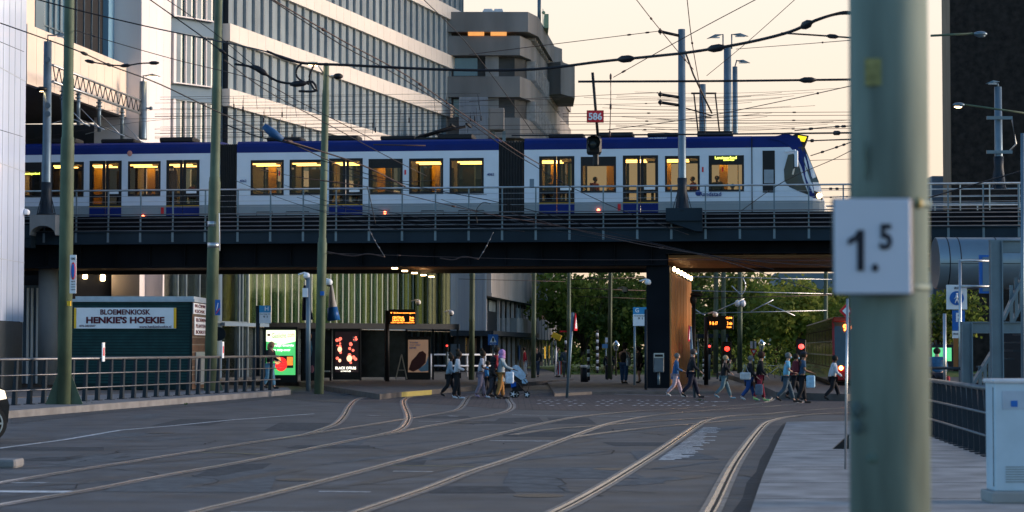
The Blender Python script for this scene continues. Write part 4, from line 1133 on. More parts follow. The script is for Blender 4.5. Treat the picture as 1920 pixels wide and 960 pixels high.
# ---- nearest pole with the route board
e=empty('route_pole',tuple(PX(1670,960,8)*1),'huge blurred grey-green pole in the foreground carrying a white board','pole')
e.location.z=0.1; e['wl']=[e.location.x,e.location.y,.1]
b=PX(1667,960,8); t=PX(1673,0,8)
g=MB(); g.tube([(b.x,8,.1),(t.x,8,7.5)],[.1515,.139],40); g.build('shaft',M['fgreen'],e)
g=MB(); g.tube([(b.x,8,.1),(b.x,8,.14)],[.22,.22],32); g.build('foot_ring',M['fgreen'],e)
p=PX(1637,135,7.87); g=MB(); g.box(p.x-.03,7.862,p.z-.05,p.x+.03,7.88,p.z+.05); g.build('sticker',mat('old_yellow_sticker',(0.22,0.21,0.08),.7,0,.4,30),e)
for px,py,w,h_ in ((1605,768,.02,.035),(1607,800,.018,.04),(1692,758,.03,.035)):
    p=PX(px,py,7.9); g=MB(); g.ball((p.x,7.885 if px<1650 else 7.87,p.z),w,8,6,sc=(1,.5,1.6)); g.build('paint_scuff',mat('dark_scuff',(0.06,0.09,0.09),.6),e)
g=MB(); p=PX(1640,385,8); g.tube([(p.x+.062,8,p.z-.012),(p.x+.062,8,p.z+.012)],.148,32); p2=PX(1640,540,8); g.tube([(p2.x+.06,8,p2.z-.012),(p2.x+.06,8,p2.z+.012)],.149,32); g.build('clamp_band',mat('clamp_steel',(0.14,0.18,0.16),.5,.4),e)
p=PX(1722,381,7.88); MB().ball(p,.018,10,6,sc=(1,1,1.2)).build('clamp_bolt',mat('brass_bolt',(0.35,0.28,0.12),.5,.3),e)
for i,(px,py,w,h_) in enumerate(((1690,240,.012,.10),(1655,690,.02,.05),(1640,860,.03,.02),(1712,620,.008,.12),(1622,300,.006,.08))):
    p=PX(px,py,7.87); MB().ball(p+Vector((0,.005,0)),1,8,6,sc=(w,.012,h_)).build('paint_stain',mat('stain_green',(0.10,0.14,0.115),.8,0,.3,8),e)
sg=empty('route_board',tuple(PX(1635,552,7.8)),'white square board reading 1.5 fixed to the foreground pole','sign')
a=PX(1564,551,7.8); b=PX(1706,373,7.8)
g=MB(); g.box(a.x,7.78,a.z,b.x,7.80,b.z,ch=.004); g.build('face',mat('board_white',(0.55,0.57,0.66),.5,0,.04),sg)
g=MB(); g.box(a.x-.004,7.8005,a.z-.004,b.x+.012,7.83,b.z+.004,ch=.006); g.build('frame',M['black'],sg)
ink=mat('board_ink',(0.01,0.01,0.02),.5)
g=MB(); q1=[(1620,431),(1620,508),(1607,508),(1607,451),(1590,460),(1590,448),(1602,442),(1608,431)]; g.xprism([(PX(x,y,7.779).x,PX(x,y,7.779).z) for x,y in q1],7.7755,7.7795); g.build('lettering',ink,sg)
p=PX(1661,444,7.775); text(sg,'5',ink,(p.x,7.779,p.z),(1,0,0),width=.046,height=.095,thick=.03)
p=PX(1641,502,7.775); text(sg,'.',ink,(p.x,7.779,p.z),(1,0,0),width=.024,height=.03,thick=.03)

# ================================================================ FENCES
def fence(p0,p1,z0,h,spacing,label,lean,posts_skip=(),mid=2,rr=.045,pw=.13):
    W_=Wall(p0,p1); e=empty('railing_fence',((p0[0]+p1[0])/2,(p0[1]+p1[1])/2,z0),label,'fence')
    g=W_.mb(); g.tube([(0,0,z0+h),(W_.L,0,z0+h)],rr,8); g.build('top_rail',M['barm'],e)
    for k in range(mid):
        z=z0+h*(k+1)/(mid+1)-.02; g=W_.mb(); g.tube([(0,-.07,z),(W_.L,-.07,z)],.022,6); g.build('lower_rail',M['barm'],e)
    n=int(W_.L/spacing)
    for k in range(n+1):
        x=k*spacing
        g=W_.mb(); g.add([(x-pw*.55,-.03,z0),(x+pw*.55,-.03,z0),(x+pw*.55,.1,z0),(x-pw*.55,.1,z0),(x-pw*.5+lean,-.05,z0+h-.03),(x+pw*.5+lean,-.05,z0+h-.03),(x+pw*.5+lean,.02,z0+h-.03),(x-pw*.5+lean,.02,z0+h-.03)],[[0,3,2,1],[4,5,6,7],[0,1,5,4],[1,2,6,5],[2,3,7,6],[3,0,4,7]])
        g.box(x-.13,-.1,z0,x+.13,.15,z0+.02); g.build('post',M['navy'],e)
    return e,W_
A=Gd(-60,765,.2); B=Gd(522,731,.2)
fl,WFl=fence((A.x,A.y),(B.x,B.y),.2,1.33,.98,'long navy railing fence with bright metal rails along the left kerb',.03)
for px,py in ((194,660),(418,656)):
    p=WFl.hit(px,py,-.12); g=WFl.mb(); g.box(p.x-.09,-.13,p.z-.3,p.x+.09,-.1,p.z+.3); s_=g.build('parking_plate',M['signwhite'],label='small white upright plate clipped on the fence in front of the '+('kiosk' if px<300 else 'glazed entrance'),cat='sign')
    g=WFl.mb(); g.box(p.x-.045,-.137,p.z-.12,p.x+.045,-.131,p.z+.14); g.build('red_mark',M['red'],s_)
# concrete kerb wall behind fence
A=Gd(1748,816,.1); B=Gd(1885,868,.1)
fr_,WFr=fence((A.x-2.2,A.y+22) if False else (Gd(1700,799,.1).x,Gd(1700,799,.1).y),(B.x,B.y),.1,1.1,.75,'navy railing fence with rose-lit top rail on the right behind the near pole',-.02,pw=.06)
g=MB(); p=Gd(1740,775,.3); g.tube([PX(1738,690,52),PX(1815,691,50)],.04,6); g.tube([PX(1740,690,52),PX(1740,790,52)],.04,6); g.tube([PX(1812,691,50),PX(1812,790,50)],.04,6)
g.build('low_handrail',M['navy'],label='short plain navy handrail behind the right fence',cat='handrail')
# white railing before shop fronts
wr=empty('white_railing',(-4,124,.2),'white two-bar railing in front of the glazed shop front','railing')
for z in (1.55,.95):
    a=PX(808,665 if z>1 else 686,122); b=PX(945,665 if z>1 else 686,126); g=MB(); g.tube([a,b],.06,6); g.build('bar',M['white'],wr)
for px in (808,842,876,910,945): 
    a=PX(px,664,122+4*(px-808)/137); g=MB(); g.tube([(a.x,a.y,.2),a],.05,6); g.build('post',M['white'],wr)
# ================================================================ KIOSK
kk=empty('flower_kiosk',(-15,86,.2),'dark green flower kiosk with a white name board behind the left fence','kiosk')
KY=86; a=PX(128,566,KY); b=PX(361,566,KY); zt=PX(200,566,KY).z
g=MB(); n=30
for k in range(n):
    z=.2+(zt-.2)*k/n; g.box(a.x,KY+(.012 if k%2 else 0),z,b.x,KY+.2,z+(zt-.2)/n-.008)
g.box(a.x+.02,KY+.05,.2,b.x-.02,KY+4,zt)
g.build('wall',M['kgreen'],kk)
g=MB()
for k in range(30):
    z=.2+(zt-.2)*k/30; g.box(a.x+.01,KY-.008,z-.012,b.x-.01,KY+.002,z+.012)
for x in (a.x,b.x-.1): g.box(x,KY-.03,.2,x+.1,KY+.1,zt)
g.box(a.x+.1,KY-.025,.2,b.x-.1,KY-.009,.42)
g.build('plank_gaps',mat('kiosk_gap',(0.003,0.016,0.018),.8),kk)
g=MB(); c=PX(388,566,90.2); g.prism([(b.x+.002,KY),(c.x,90.2),(c.x-.3,90.2),(b.x-.2,KY+.3)],.2,zt); g.build('side_wall',M['kbrick'],kk)
g=MB(); z2=PX(200,557,KY).z; g.prism([(a.x-.1,KY-.12),(b.x+.1,KY-.12),(c.x+.12,90.3),(a.x-.1,90.3)],zt,z2-.08); g.prism([(a.x+.3,KY-.06),(b.x+.06,KY-.06),(c.x+.08,90.2),(a.x+.3,90.2)],z2-.08,z2+.03); g.build('roof',[mat('kiosk_trim',(0.35,0.42,0.48),.4)],kk)
a=PX(139,616,KY-.08); b=PX(330,577,KY-.08)
g=MB(); g.box(a.x,KY-.1,a.z,b.x,KY-.02,b.z); nb=g.build('name_board',M['signwhite'],kk)
for x0,x1 in ((a.x-.002,a.x+.09),(b.x-.09,b.x+.002)):
    MB().box(x0,KY-.106,a.z+.01,x1,KY-.015,b.z-.01).build('yellow_edge',M['yellow'],nb)
maroon=mat('maroon_lettering',(0.09,0.008,0.02),.5)
def ktext(s,px,py,wpx,hpx,m=maroon,Y=KY-.11,par=None,th=.03):
    p=PX(px,py,Y); text(par or nb,s,m,(p.x,Y,p.z),(1,0,0),width=wpx*Y/4000,height=hpx*Y/4000,thick=th)
ktext('BLOEMENKIOSK',235,585,94,10); ktext("HENKIE'S HOEKIE",235,600,147,13,th=.045); ktext('070-3825507',164,611,30,4,th=.01); ktext('www.henkieshoekie.nl',291,612.5,60,5,th=.01)
W3=Wall((PX(361,600,86).x,86.0),(PX(388,600,90.2).x,90.2))
for pa1,y0,pb1,y1,ls in ((362,571,386,588,('BLOEM','KIOSK')),(364,596,387,628,('BLOEMEN','PLANTEN','BOEKET'))):
    p=W3.hit(pa1,y1,-.02);q=W3.hit(pb1,y0,-.02); g=W3.mb(); g.box(p.x,-.04,p.z,q.x,-.01,q.z); s_=g.build('side_sign',M['signwhite'],kk)
    for i,l in enumerate(ls):
        c=W3.M@Vector(((p.x+q.x)/2,-.045,q.z-(q.z-p.z)*(i+.5)/len(ls))); text(s_,l,maroon,c,tuple(W3.M.to_3x3()@Vector((1,0,0))),width=(q.x-p.x)*.8,height=(q.z-p.z)*.6/len(ls),thick=.03)
p=W3.hit(367,722,-.02);q=W3.hit(384,660,-.02); g=W3.mb(); g.box(p.x,-.03,p.z,q.x,-.005,q.z); g.build('door',M['tramgrey'],kk)

# ================================================================ SIGNS AND BOARDS
def panel(e,name,pxa,pya,pxb,pyb,Y,m,th=.04,par=None,ch=0):
    a=PX(pxa,pyb,Y); b=PX(pxb,pya,Y); return MB().box(a.x,Y,a.z,b.x,Y+th,b.z,ch=ch).build(name,m,par or e)
def stext(par,s,px,py,wpx,Y,m,hpx=None,th=.015):
    p=PX(px,py,Y); return text(par,s,m,(p.x,Y,p.z),(1,0,0),width=wpx*Y/4000,height=(hpx*Y/4000 if hpx else None),thick=th)
def post(e,px,y0,y1,Y,r,m,z0=None,name='post',px1=None):
    a=PX(px,y1,Y); b=PX(px1 or px,y0,Y)
    if z0 is not None: a.z=z0
    return MB().tube([a,b],r,8).build(name,m,e)
# narrow parking sign on the near green pole
s=empty('parking_sign',tuple(PX(137,550,62.6)),'tall narrow white no-parking sign on the nearest green pole','sign')
panel(s,'plate',130.5,478,143,550,62.6,M['signwhite'])
p=PX(137,508,62.55); MB().ball(p,.26,14,10,sc=(.26,.05,1)).build('red_ring',M['red'],s); MB().ball(p-Vector((0,.02,0)),.21,14,10,sc=(.24,.05,1)).build('blue_disc',M['signblue'],s)
for i,y in enumerate((528,533,538,543)): stext(s,'uitgezonderd'[:8+i],137,y,8,62.59,M['dark'],2.2)
stext(s,'ZONE',137,485,7,62.59,M['dark'],4)
# blue arrow sign on second pole
s=empty('arrow_sign',tuple(PX(408,592,82.6)),'small blue sign with a red stroke on the side of the second green pole','sign')
panel(s,'plate',403,562,413,591,82.6,M['signblue']); a=PX(405,588,82.58);b=PX(412,578,82.58); MB().bar(a,b,.05,.02).build('red_stroke',M['red'],s)
MB().bar(PX(406,582,82.58),PX(409,568,82.58),.03,.02).build('white_arrow',M['signwhite'],s)
# round dark disc in the entrance
s=MB(); p=PX(410,626,100); s.tube([p,p+Vector((0,.06,0))],.33,18); 
d_=s.build('round_sign_back',M['navy'],label='dark round sign seen from behind beside the second green pole',cat='sign')
# H stop sign
def stopsign(px0,px1,y0,y1,Y,letter,label,ppx,pyb,split,word):
    s=empty('stop_sign',tuple(PX(ppx,pyb,Y)),label,'sign')
    panel(s,'blue_panel',px0,y0,px1,split,Y,M['cyan']); panel(s,'white_panel',px0,split,px1,y1,Y,M['signwhite'])
    stext(s,letter,px0+(px1-px0)*.65 if letter=='H' else px0+(px1-px0)*.3,y0+(split-y0)*.45,7,Y-.01,M['signwhite'],8,.02)
    stext(s,word,(px0+px1)/2,split+3,(px1-px0)*.8,Y-.01,M['navy'],2.5); stext(s,'9 1',(px0+px1)/2+1,split+8,(px1-px0)*.35,Y-.01,M['dark'],4)
    post(s,ppx,y0,pyb,Y+.05,.05 if letter=='G' else .09,M['navy'] if letter=='H' else M['greyblue']); return s
stopsign(485,508,573,606,96,'H','blue and white stop sign with letter H before the glazed office front',483.5,705,586,'Den Haag CS')
stopsign(1187,1212,576,611,90,'G','blue and white stop sign with letter G left of the dark pier',1190,722,589,'Centraal')
# advert boards & shelter
def ad(label,pxa,pya,pxb,pyb,Y,m,cat='advert'):
    e=empty('advert_board',tuple(PX((pxa+pxb)/2,pyb+5,Y)),label,cat)
    panel(e,'frame',pxa-4,pya-6,pxb+4,pyb+14,Y+.02,M['black'],.2); f=panel(e,'poster',pxa,pya,pxb,pyb,Y-.01,m,.02); return e,f
EM=lambda n,c,s_,v=.1,sc=2: mat(n,c,.5,0,v,sc,emit=s_,ecol=c)
gs,f=ad('lit green and white energy advert board left of the tram shelter',499,619,554,703,104,EM('poster_green',(0.06,0.42,0.12),.6,.25,1.5))
Y=103.97
panel(gs,'white_top',499,619,554,640,Y,EM('poster_white',(0.75,0.85,0.55),.75)); 
g=MB(); a=PX(499,640,Y);b=PX(554,640,Y);c=PX(533,646,Y);d=PX(520,646,Y); g.xprism([(a.x,a.z),(b.x,b.z),(c.x-.1,c.z)],Y,Y+.02); g.build('white_notch',MC['poster_white'],gs)
stext(gs,'Gaslicht',523,629,27,Y-.02,M['dark'],9,.0); stext(gs,'.com',545,629,14,Y-.02,M['red'],7,.0); MB().ball(PX(504,628,Y-.02),.06,8,6,sc=(1.4,.1,1)).build('logo_mark',M['red'],gs)
stext(gs,'ergelijk energie',529,648,43,Y-.02,EM('poster_letter',(.9,1,.85),1),6,.02); stext(gs,'en stap-over',528,657,33,Y-.02,MC['poster_letter'],5,.02)
panel(gs,'photo_black',518,667,550,690,Y-.0,EM('ph_black',(0.05,0.03,0.03),.1)); panel(gs,'photo_orange',538,669,549,685,Y-.015,EM('ph_orange',(0.7,0.2,0.03),.7,.6,6))
g=MB(); p=PX(527,683,Y-.02); g.ball(p,.3,14,8,sc=(1,.06,1.15)); g.build('red_bubble',EM('ph_red',(0.8,0.02,0.02),.8),gs); p=PX(521,676,Y-.03); MB().ball(p,.2,12,8,sc=(.8,.06,1)).build('portrait',EM('ph_skin',(0.75,0.35,0.15),.6,.5,8),gs)
for i in range(4): stext(gs,'bespaar nu',527,680+i*3,12,Y-.06,M['signwhite'],1.6)
# shelter
sh=empty('tram_shelter',tuple(PX(680,712,107)),'long dark tram shelter with flat roof and advert panels under the viaduct','shelter')
a=PX(512,608,106);b=PX(862,619,114)
g=MB(); z1=PX(520,605,106).z; g.prism([(PX(512,0,106).x,105),(PX(862,0,113).x,112),(PX(862,0,113).x,114),(PX(512,0,106).x,108)],z1-.28,z1); g.build('roof',M['navy'],sh)
for px in (566,583,620,676,722,762,812,858):
    Y=106.5+7*(px-512)/350; p=PX(px,620,Y); MB().box(p.x-.05,Y,.2,p.x+.05,Y+.08,z1-.27).build('post',M['navy'],sh)
for pa2,pb2_ in ((584,619),(676,721),(722,760)):
    Y=107.3+7*(pa2-512)/350; a=PX(pa2,700,Y);b=PX(pb2_,700,Y); MB().box(a.x,Y,.35,b.x,Y+.03,z1-.35).build('back_panel',mat('dark_panel',(0.025,0.028,0.035),.25,0,.5,2),sh)
MB().box(PX(600,0,108).x,108.2,.65,PX(620,0,108).x,108.6,.72).build('bench',M['steel'],sh)
bo,f=ad('dark lit perfume poster in the tram shelter',628,622,672,698,107.5,EM('poster_dark',(0.02,0.012,0.015),.2,.5))
Y=107.45
random.seed(4)
g=MB(); 
for k in range(26):
    x=random.choice([random.uniform(629,642),random.uniform(655,670)]); y=random.uniform(632,680); g.ball(PX(x,y,Y),random.uniform(.03,.09),6,5,sc=(1,.15,1))
g.build('red_flowers',EM('poster_flowers',(0.8,0.12,0.08),1.0,.5,9),bo)
for x,y,r_ in ((637,655,.12),(655,672,.15),(637,676,.08)): MB().ball(PX(x,y,Y-.02),r_,12,8,sc=(.9,.1,1.1)).build('bottle_glow',EM('poster_peach',(0.85,0.42,0.25),1.0,.4,6),bo)
stext(bo,'YSL',664,636,7,Y-.04,M['signwhite'],10,.01); stext(bo,'BLACK OPIUM',648,690,38,Y-.04,EM('poster_txt',(1,.95,.8),1),5,.02); stext(bo,'LE PARFUM',648,696,18,Y-.04,MC['poster_txt'],2.5)
br2,f=ad('tan poster of a raised hand silhouette in the shelter',765,637,803,698,111,mat('poster_tan',(0.42,0.28,0.2),.5,0,.15,1,emit=.12,ecol=(.5,.3,.2)))
Y=110.95
def blob(par,name,pts,Y,m): 
    P=[PX(x,y,Y) for x,y in pts]; MB().xprism([(p.x,p.z) for p in P],Y,Y+.015).build(name,m,par)
blob(br2,'arm_shape',[(766,693),(772,676),(780,668),(786,660),(793,658),(799,664),(798,680),(788,690),(775,697)],Y,mat('poster_maroon',(0.10,0.03,0.03),.5))
blob(br2,'blue_shape',[(784,693),(798,682),(803,668),(803,695),(790,697)],Y-.01,mat('poster_blue',(0.2,0.4,0.6),.5))
stext(br2,'Vrienden',776,642,16,Y-.02,M['signblue'],4); stext(br2,'voor altijd',778,647,20,Y-.02,M['signblue'],4); stext(br2,'samen',774,652,13,Y-.02,M['signblue'],4)
# left-hand shelter poster with figure
p5,f=ad('dim blue poster with a figure behind the thin pole',571,622,592,700,105.5,mat('poster_dim',(0.03,0.04,0.07),.5,0,.5,1))
Y=105.44; blob(p5,'blue_figure',[(573,650),(578,636),(584,640),(586,655),(582,672),(575,668)],Y,mat('fig_blue',(0.08,0.25,0.42),.5,0,.5,6)); MB().ball(PX(580,630,Y),.13,10,6,sc=(1,.1,1.2)).build('face_shape',mat('fig_tan',(0.4,0.2,0.12),.5),p5); MB().ball(PX(585,692,Y),.16,10,6,sc=(.6,.1,1.2)).build('pink_mark',mat('fig_pink',(0.4,0.15,0.2),.5),p5)
# LED boards
def led(label,pxa,pya,pxb,pyb,Y,lines,ppx,pyb2,z0):
    e=empty('departure_board',tuple(PX(ppx,pyb2,Y)),label,'display')
    panel(e,'case',pxa,pya,pxb,pyb,Y,M['black'],.25,ch=.02); post(e,ppx,pya+2,pyb2,Y+.1,.11,M['black'],z0)
    for s_,x,y,w,h_ in lines: stext(e,s_,x,y,w,Y-.01,M['amberled'],h_,.008)
    return e
led('orange departure board on a black post in front of the left shelter',729,580,780,608,106,[('9 Scheveningen',755,587,46,3),('CENTRAAL',747,595.5,22,4.5),('LAAN NOI',747,600.5,22,4),('3min',772,595.5,8,4.5),('7min',772,600.5,8,4),('halte tijdelijk verplaatst',755,605,44,2.5)],726,713,.2)
led('orange departure board right of the copper pier side',1328,592,1375,618,108,[('9 16 17',1338,606,15,6),('12:04',1367,596,11,3.5),('3 min',1368,606,9,6),('5 min',1367,613,8,3.5)],1324,714,.0)
for px,py,Y in ((784,565,107),(846,585,110),(575,515,88),(617,527,82.5),(1341,588,108),(1172,541,100),(1215,527,92)):
    camera(px,py,Y,{784:'white dome camera on a curved arm above the orange departure board',846:'red-topped dome camera at the right end of the shelter',575:'dark camera on the thin post left of the slim green pole',617:'black dome camera clamped right of the slim green pole',1341:'white dome camera on the right departure board',1172:'white dome camera hanging between trees and the pier',1215:'dark camera on the upper left edge of the pier'}[px])
# flags/banners and thin post
s=empty('thin_post',tuple(PX(578,721,88)),'thin dark post with a grey box just left of the slim green pole','post')
post(s,578,520,721,88,.1,M['greyblue'],.1); panel(s,'grey_box',567,540,577,557,87.8,M['signwhite'],.15)
for px,l,c in ((572,'dark furled flag hanging left of the slim green pole',(0.01,0.02,0.08)),(621,'white and blue furled flag hanging right of the slim green pole',(0.4,0.42,0.45))):
    e=empty('flag',tuple(PX(px,600,108)),l,'flag'); a=PX(px,540,108)
    g=MB(); g.tube([PX(px,535,108),PX(px+2,570,108),PX(px+5,600,108)],[.08,.2,.3],10); g.build('cloth',mat('flag_cloth_'+str(px),c,.8),e)
    if px==621: g=MB(); g.tube([PX(px+2,576,107.8),PX(px+5,601,107.8)],[.26,.34],10); g.build('blue_cloth',M['signblue'],e)
    g=MB(); g.tube([PX(px-2,528,108),PX(px+6,606,108)],.03,6); g.build('staff',M['steel'],e)
# crossing sign
s=empty('crossing_sign',tuple(PX(924,700,100)),'blue pedestrian crossing sign with a white triangle above the crowd','sign')
panel(s,'plate',915,627,934,647,100,M['signblue']); g=MB(); a=PX(918,642,99.98);b=PX(931,642,99.98);c=PX(924.5,630,99.98); g.xprism([(a.x,a.z),(b.x,b.z),(c.x,c.z)],99.98,99.995); g.build('triangle',M['signwhite'],s)
p=PX(924.5,637,99.97); MB().ball(p,.08,8,6,sc=(.6,.2,1.3)).build('walker_mark',M['dark'],s); post(s,924.5,647,706,100.05,.04,M['greyblue'],.1); stext(s,'zebra',924.5,645,11,99.97,M['signwhite'],1.8)
# leaning triangle sign posts
def trisign(ppx0,pyb,ppx1,pyt,Y,label,tx,ty0,ty1,lean):
    e=empty('warning_sign',tuple(PX(ppx0,pyb,Y)),label,'sign')
    post(e,ppx0,pyt,pyb,Y,.055,M['greyblue'],.0,px1=ppx1)
    a=PX(tx,ty0,Y-.08); b=PX(tx+2,ty1,Y-.08)
    W_=Matrix.Translation((a+b)/2)@Matrix.Rotation(R(78),4,'Z'); g=MB(M=W_); h=(a.z-b.z)/2
    g.xprism([(-h*.95,-h),(h*.95,-h),(0,h)],-.02,.02); pl=g.build('red_triangle',M['red'],e)
    g=MB(M=W_); g.xprism([(-h*.6,-h*.75),(h*.6,-h*.75),(0,h*.5)],-.03,.03); g.build('white_centre',M['signwhite'],e); return e
trisign(1063,748,1074,586,80,'leaning thin post with an edge-on red warning triangle left of the pier',1078,587,620,0)
trisign(1303,750,1294,612,80,'leaning thin post with red warning triangle beside the copper pier wall',1291,610,640,0)
# waste bin on the pier
b=empty('waste_bin',tuple(PX(1235,722,91)),'grey box-shaped litter bin on a foot before the dark pier','bin')
panel(b,'box',1226,663,1245,698,91,mat('bin_grey',(0.12,0.14,0.16),.5),.4,ch=.03); panel(b,'opening_frame',1226,662,1245,671,90.97,M['steel'],.03); panel(b,'opening',1228,664.5,1243,669,90.95,M['dark'],.03); post(b,1235,698,722,91.2,.06,M['greyblue'],.3)
# mini lantern pole before the copper wall
s=empty('camera_post',tuple(PX(1301,700,96)),'black post with a round hood standing right of the copper pier wall','post')
post(s,1301,560,712,96,.08,M['black'],.1); MB().ball(PX(1306,552,96),.24,12,8,sc=(1.2,1,.5)).build('hood',M['black'],s); MB().ball(PX(1300,562,96),.2,10,8,sc=(.8,.8,1.2)).build('box',M['black'],s)
s=MB(); 
post(empty('sign_post',tuple(PX(1211,725,89)),'thin dark blue post just left of the pier','post'),1211,580,725,89,.06,M['navy'],.0)
# traffic lights
def tlight(px,py,Y,label,red=True,big=1):
    e=empty('traffic_light',tuple(PX(px,705,Y)),label,'traffic light'); p=PX(px,py,Y)
    MB().tube([(p.x,Y+.1,.2),(p.x,Y+.1,p.z)],.06,8).build('post',M['greyblue'],e)
    MB().box(p.x-.17*big,Y-.05,p.z-.5*big,p.x+.17*big,Y+.15,p.z+.3*big,ch=.04).build('housing',M['black'],e)
    MB().ball((p.x,Y-.07,p.z+.05),.10*big,10,6,sc=(1,.3,.9)).build('lamp',M['redlamp'],e)
tlight(1363,656,104,'red traffic light below the right departure board',big=1.3); tlight(1330,651,112,'small red traffic light left of the departure board post',big=.7)
tlight(1502,652,96,'red traffic light between the walking men and the red tram',big=1.3); tlight(838,650,112,'small red light on a post right of the tan poster',big=.5)
panel(empty('back_board',tuple(PX(850,700,114)),'plain blue-grey sign back behind the two walking women','sign'),'plate',845,645,862,668,114,M['greypan'])
# striped posts, give way sign, tiny street furniture
def striped(px,y0,y1,Y,label,n=8):
    e=empty('striped_post',tuple(PX(px,y1,Y)),label,'post'); a=PX(px,y1,Y);b=PX(px,y0,Y)
    for k in range(n):
        z0=a.z+(b.z-a.z)*k/n; z1=a.z+(b.z-a.z)*(k+1)/n; MB().cone((a.x,Y),[(.07,z0),(.07,z1)],10).build('black_band' if k%2==0 else 'white_band',M['black'] if k%2==0 else M['signwhite'],e)
striped(1103.5,648,713,104,'short black and white striped post left of the waiting woman',9); striped(1120,618,700,120,'tall black and white striped post among the trees',13); striped(1061,632,690,125,'striped post behind the leaning triangle sign',9); striped(1320,668,712,116,'striped post between the small red light and the shelter',9)
s=empty('give_way_sign',tuple(PX(1413,700,112)),'red give-way triangle under a white plate among the trees','sign'); post(s,1413,640,705,112,.05,M['green'],0)
panel(s,'white_plate',1407,640,1418,653,112,M['signwhite']); g=MB(); a=PX(1406,655,112);b=PX(1420,655,112);c=PX(1413,668,112); g.xprism([(a.x,a.z),(b.x,b.z),(c.x,c.z)],111.9,111.95); g.build('red_triangle',M['red'],s)
a=PX(1409.5,657,112);b=PX(1416.5,657,112);c=PX(1413,663,112); MB().xprism([(a.x,a.z),(b.x,b.z),(c.x,c.z)],111.88,111.91).build('white_centre',M['signwhite'],s)
e=empty('far_shelter',tuple(PX(1345,700,122)),'small glass tram shelter with dark roof below the right departure board','shelter')
panel(e,'roof',1308,626,1366,633,121,M['navy'],3); panel(e,'glass_wall',1310,633,1326,706,123,M['cglass'],.05); 
for px in (1309,1327,1345,1362): post(e,px,632,706,121.5,.05,M['greyblue'],.1)
e=empty('signal_arm',tuple(PX(1063,640,118)),'yellow traffic signal tilted on a bent arm near the podium corner','traffic light')
W_=Matrix.Translation(PX(1043,631,118))@Matrix.Rotation(R(25),4,'Y'); g=MB(M=W_); g.box(-.25,-.15,-.15,.28,.15,.17,ch=.03); g.build('housing',M['yellow'],e); g=MB(); g.tube([PX(1041,705,118),PX(1043,660,118),PX(1042,638,118)],.05,6); g.build('arm',M['signwhite'],e)
e=empty('road_barrier',tuple(PX(1047,700,122)),'red and white striped barrier panel at the podium corner','barrier')
for k in range(4): panel(e,'red_stripe' if k%2 else 'white_stripe',1043+k*2.5,677,1045.5+k*2.5,702,122,M['red'] if k%2 else M['signwhite'],.05)
s=empty('street_direction_sign',tuple(PX(1075,640,120)),'red and white curved shop sign beside the trees','sign'); panel(s,'plate',1049,620,1063,623,120,M['red'],.06)
s=empty('blue_arrow_board',tuple(PX(1135,700,120)),'small blue direction board with a white box above, by the trees','sign'); panel(s,'plate',1129,645,1140,653,120,mat('dir_blue',(0.1,0.25,0.45),.5)); panel(s,'box',1135,633,1141,642,120,M['signwhite'],.2); post(s,1136,642,702,120.05,.04,M['greyblue'],0)
for px,yy in ((1155,650),(1428,648)):
    s=empty('park_lantern',tuple(PX(px,700,135)),'small old-style park lantern '+('left of the waiting woman' if px<1300 else 'right of the give-way sign'),'street lamp'); post(s,px,yy+6,702,135,.05,M['black'],0); p=PX(px,yy,135); MB().cone((p.x,135),[(.12,p.z-.25),(.24,p.z+.15),(.05,p.z+.38)],8).build('lantern',M['cglass'],s)
e=empty('litter_bin',tuple(PX(1096,703,110)),'small dark litter bin with a pale lid beside the striped post','bin'); p=PX(1096,703,110); MB().cone((p.x,110),[(.2,0),(.22,.85)],12).build('body',M['navy'],e); MB().cone((p.x,110),[(.24,.86),(.2,.98)],12).build('lid',M['signwhite'],e)
e=empty('a_frame_board',tuple(PX(753,711,104)),'pale wooden A-frame pavement board by the departure board post','sign')
p=PX(753,664,104); 
for x in (742,763): MB().bar(PX(x,711,104),p,.09,.05).build('leg',mat('pale_wood',(0.35,0.28,0.22),.7),e)
MB().tube([PX(747,694,104.02),PX(759,694,104.02)],.03,6).build('crossbar',MC['pale_wood'],e)
# ================================================================ RIGHT SIDE
e=empty('tube_bridge',tuple(PX(1840,540,87)),'large grey cylindrical metal tube under the right end of the viaduct','walkway')
a=PX(1762,443,87); b=PX(1762,541,87); r_=(a.z-b.z)/2; cz=(a.z+b.z)/2
g=MB(); g.tube([(a.x-.03,87.9,cz),(a.x+.0,87.9,cz),(26,87.9,cz)],[r_*.96,r_,r_],40); g.build('tube_shell',mat('tube_metal',(0.22,0.27,0.31),.35,0.5,.1,.7),e)
g=MB()
for px in (1782,1803,1874): x=PX(px,480,86.8).x; g.tube([(x-.02,87.9,cz),(x+.02,87.9,cz)],[r_+.012,r_+.012],40)
g.tube([(a.x,86.83,cz-.05),(26,86.83,cz-.05)],.012,5); g.build('seam_rings',M['navy'],e)
e=empty('pedestrian_sign',tuple(PX(1795,660,60)),'pedestrian zone and parking signs stacked on a grey post at right','sign')
panel(e,'zone_plate',1775,534,1813,580,60,M['signwhite'],.04); p=PX(1794,559,59.97); MB().tube([p+Vector((0,.02,0)),p],.2,20).build('blue_disc',M['signblue'],e)
stext(e,'ZONE',1796,540,14,59.99,M['dark'],4)
g=MB(); q=p+Vector((0,-.01,0)); g.ball(q+Vector((0,0,.12)),.028,8,6); g.tube([q+Vector((0,0,.09)),q+Vector((0,0,-.02))],.03,6); g.tube([q+Vector((0,0,0)),q+Vector((-.05,0,-.14))],.016,5); g.tube([q+Vector((0,0,0)),q+Vector((.05,0,-.14))],.016,5); g.tube([q+Vector((0,0,.07)),q+Vector((.07,0,-.02))],.012,5); g.tube([q+Vector((0,0,.07)),q+Vector((-.07,0,-.02))],.012,5); g.build('walker',M['signwhite'],e)
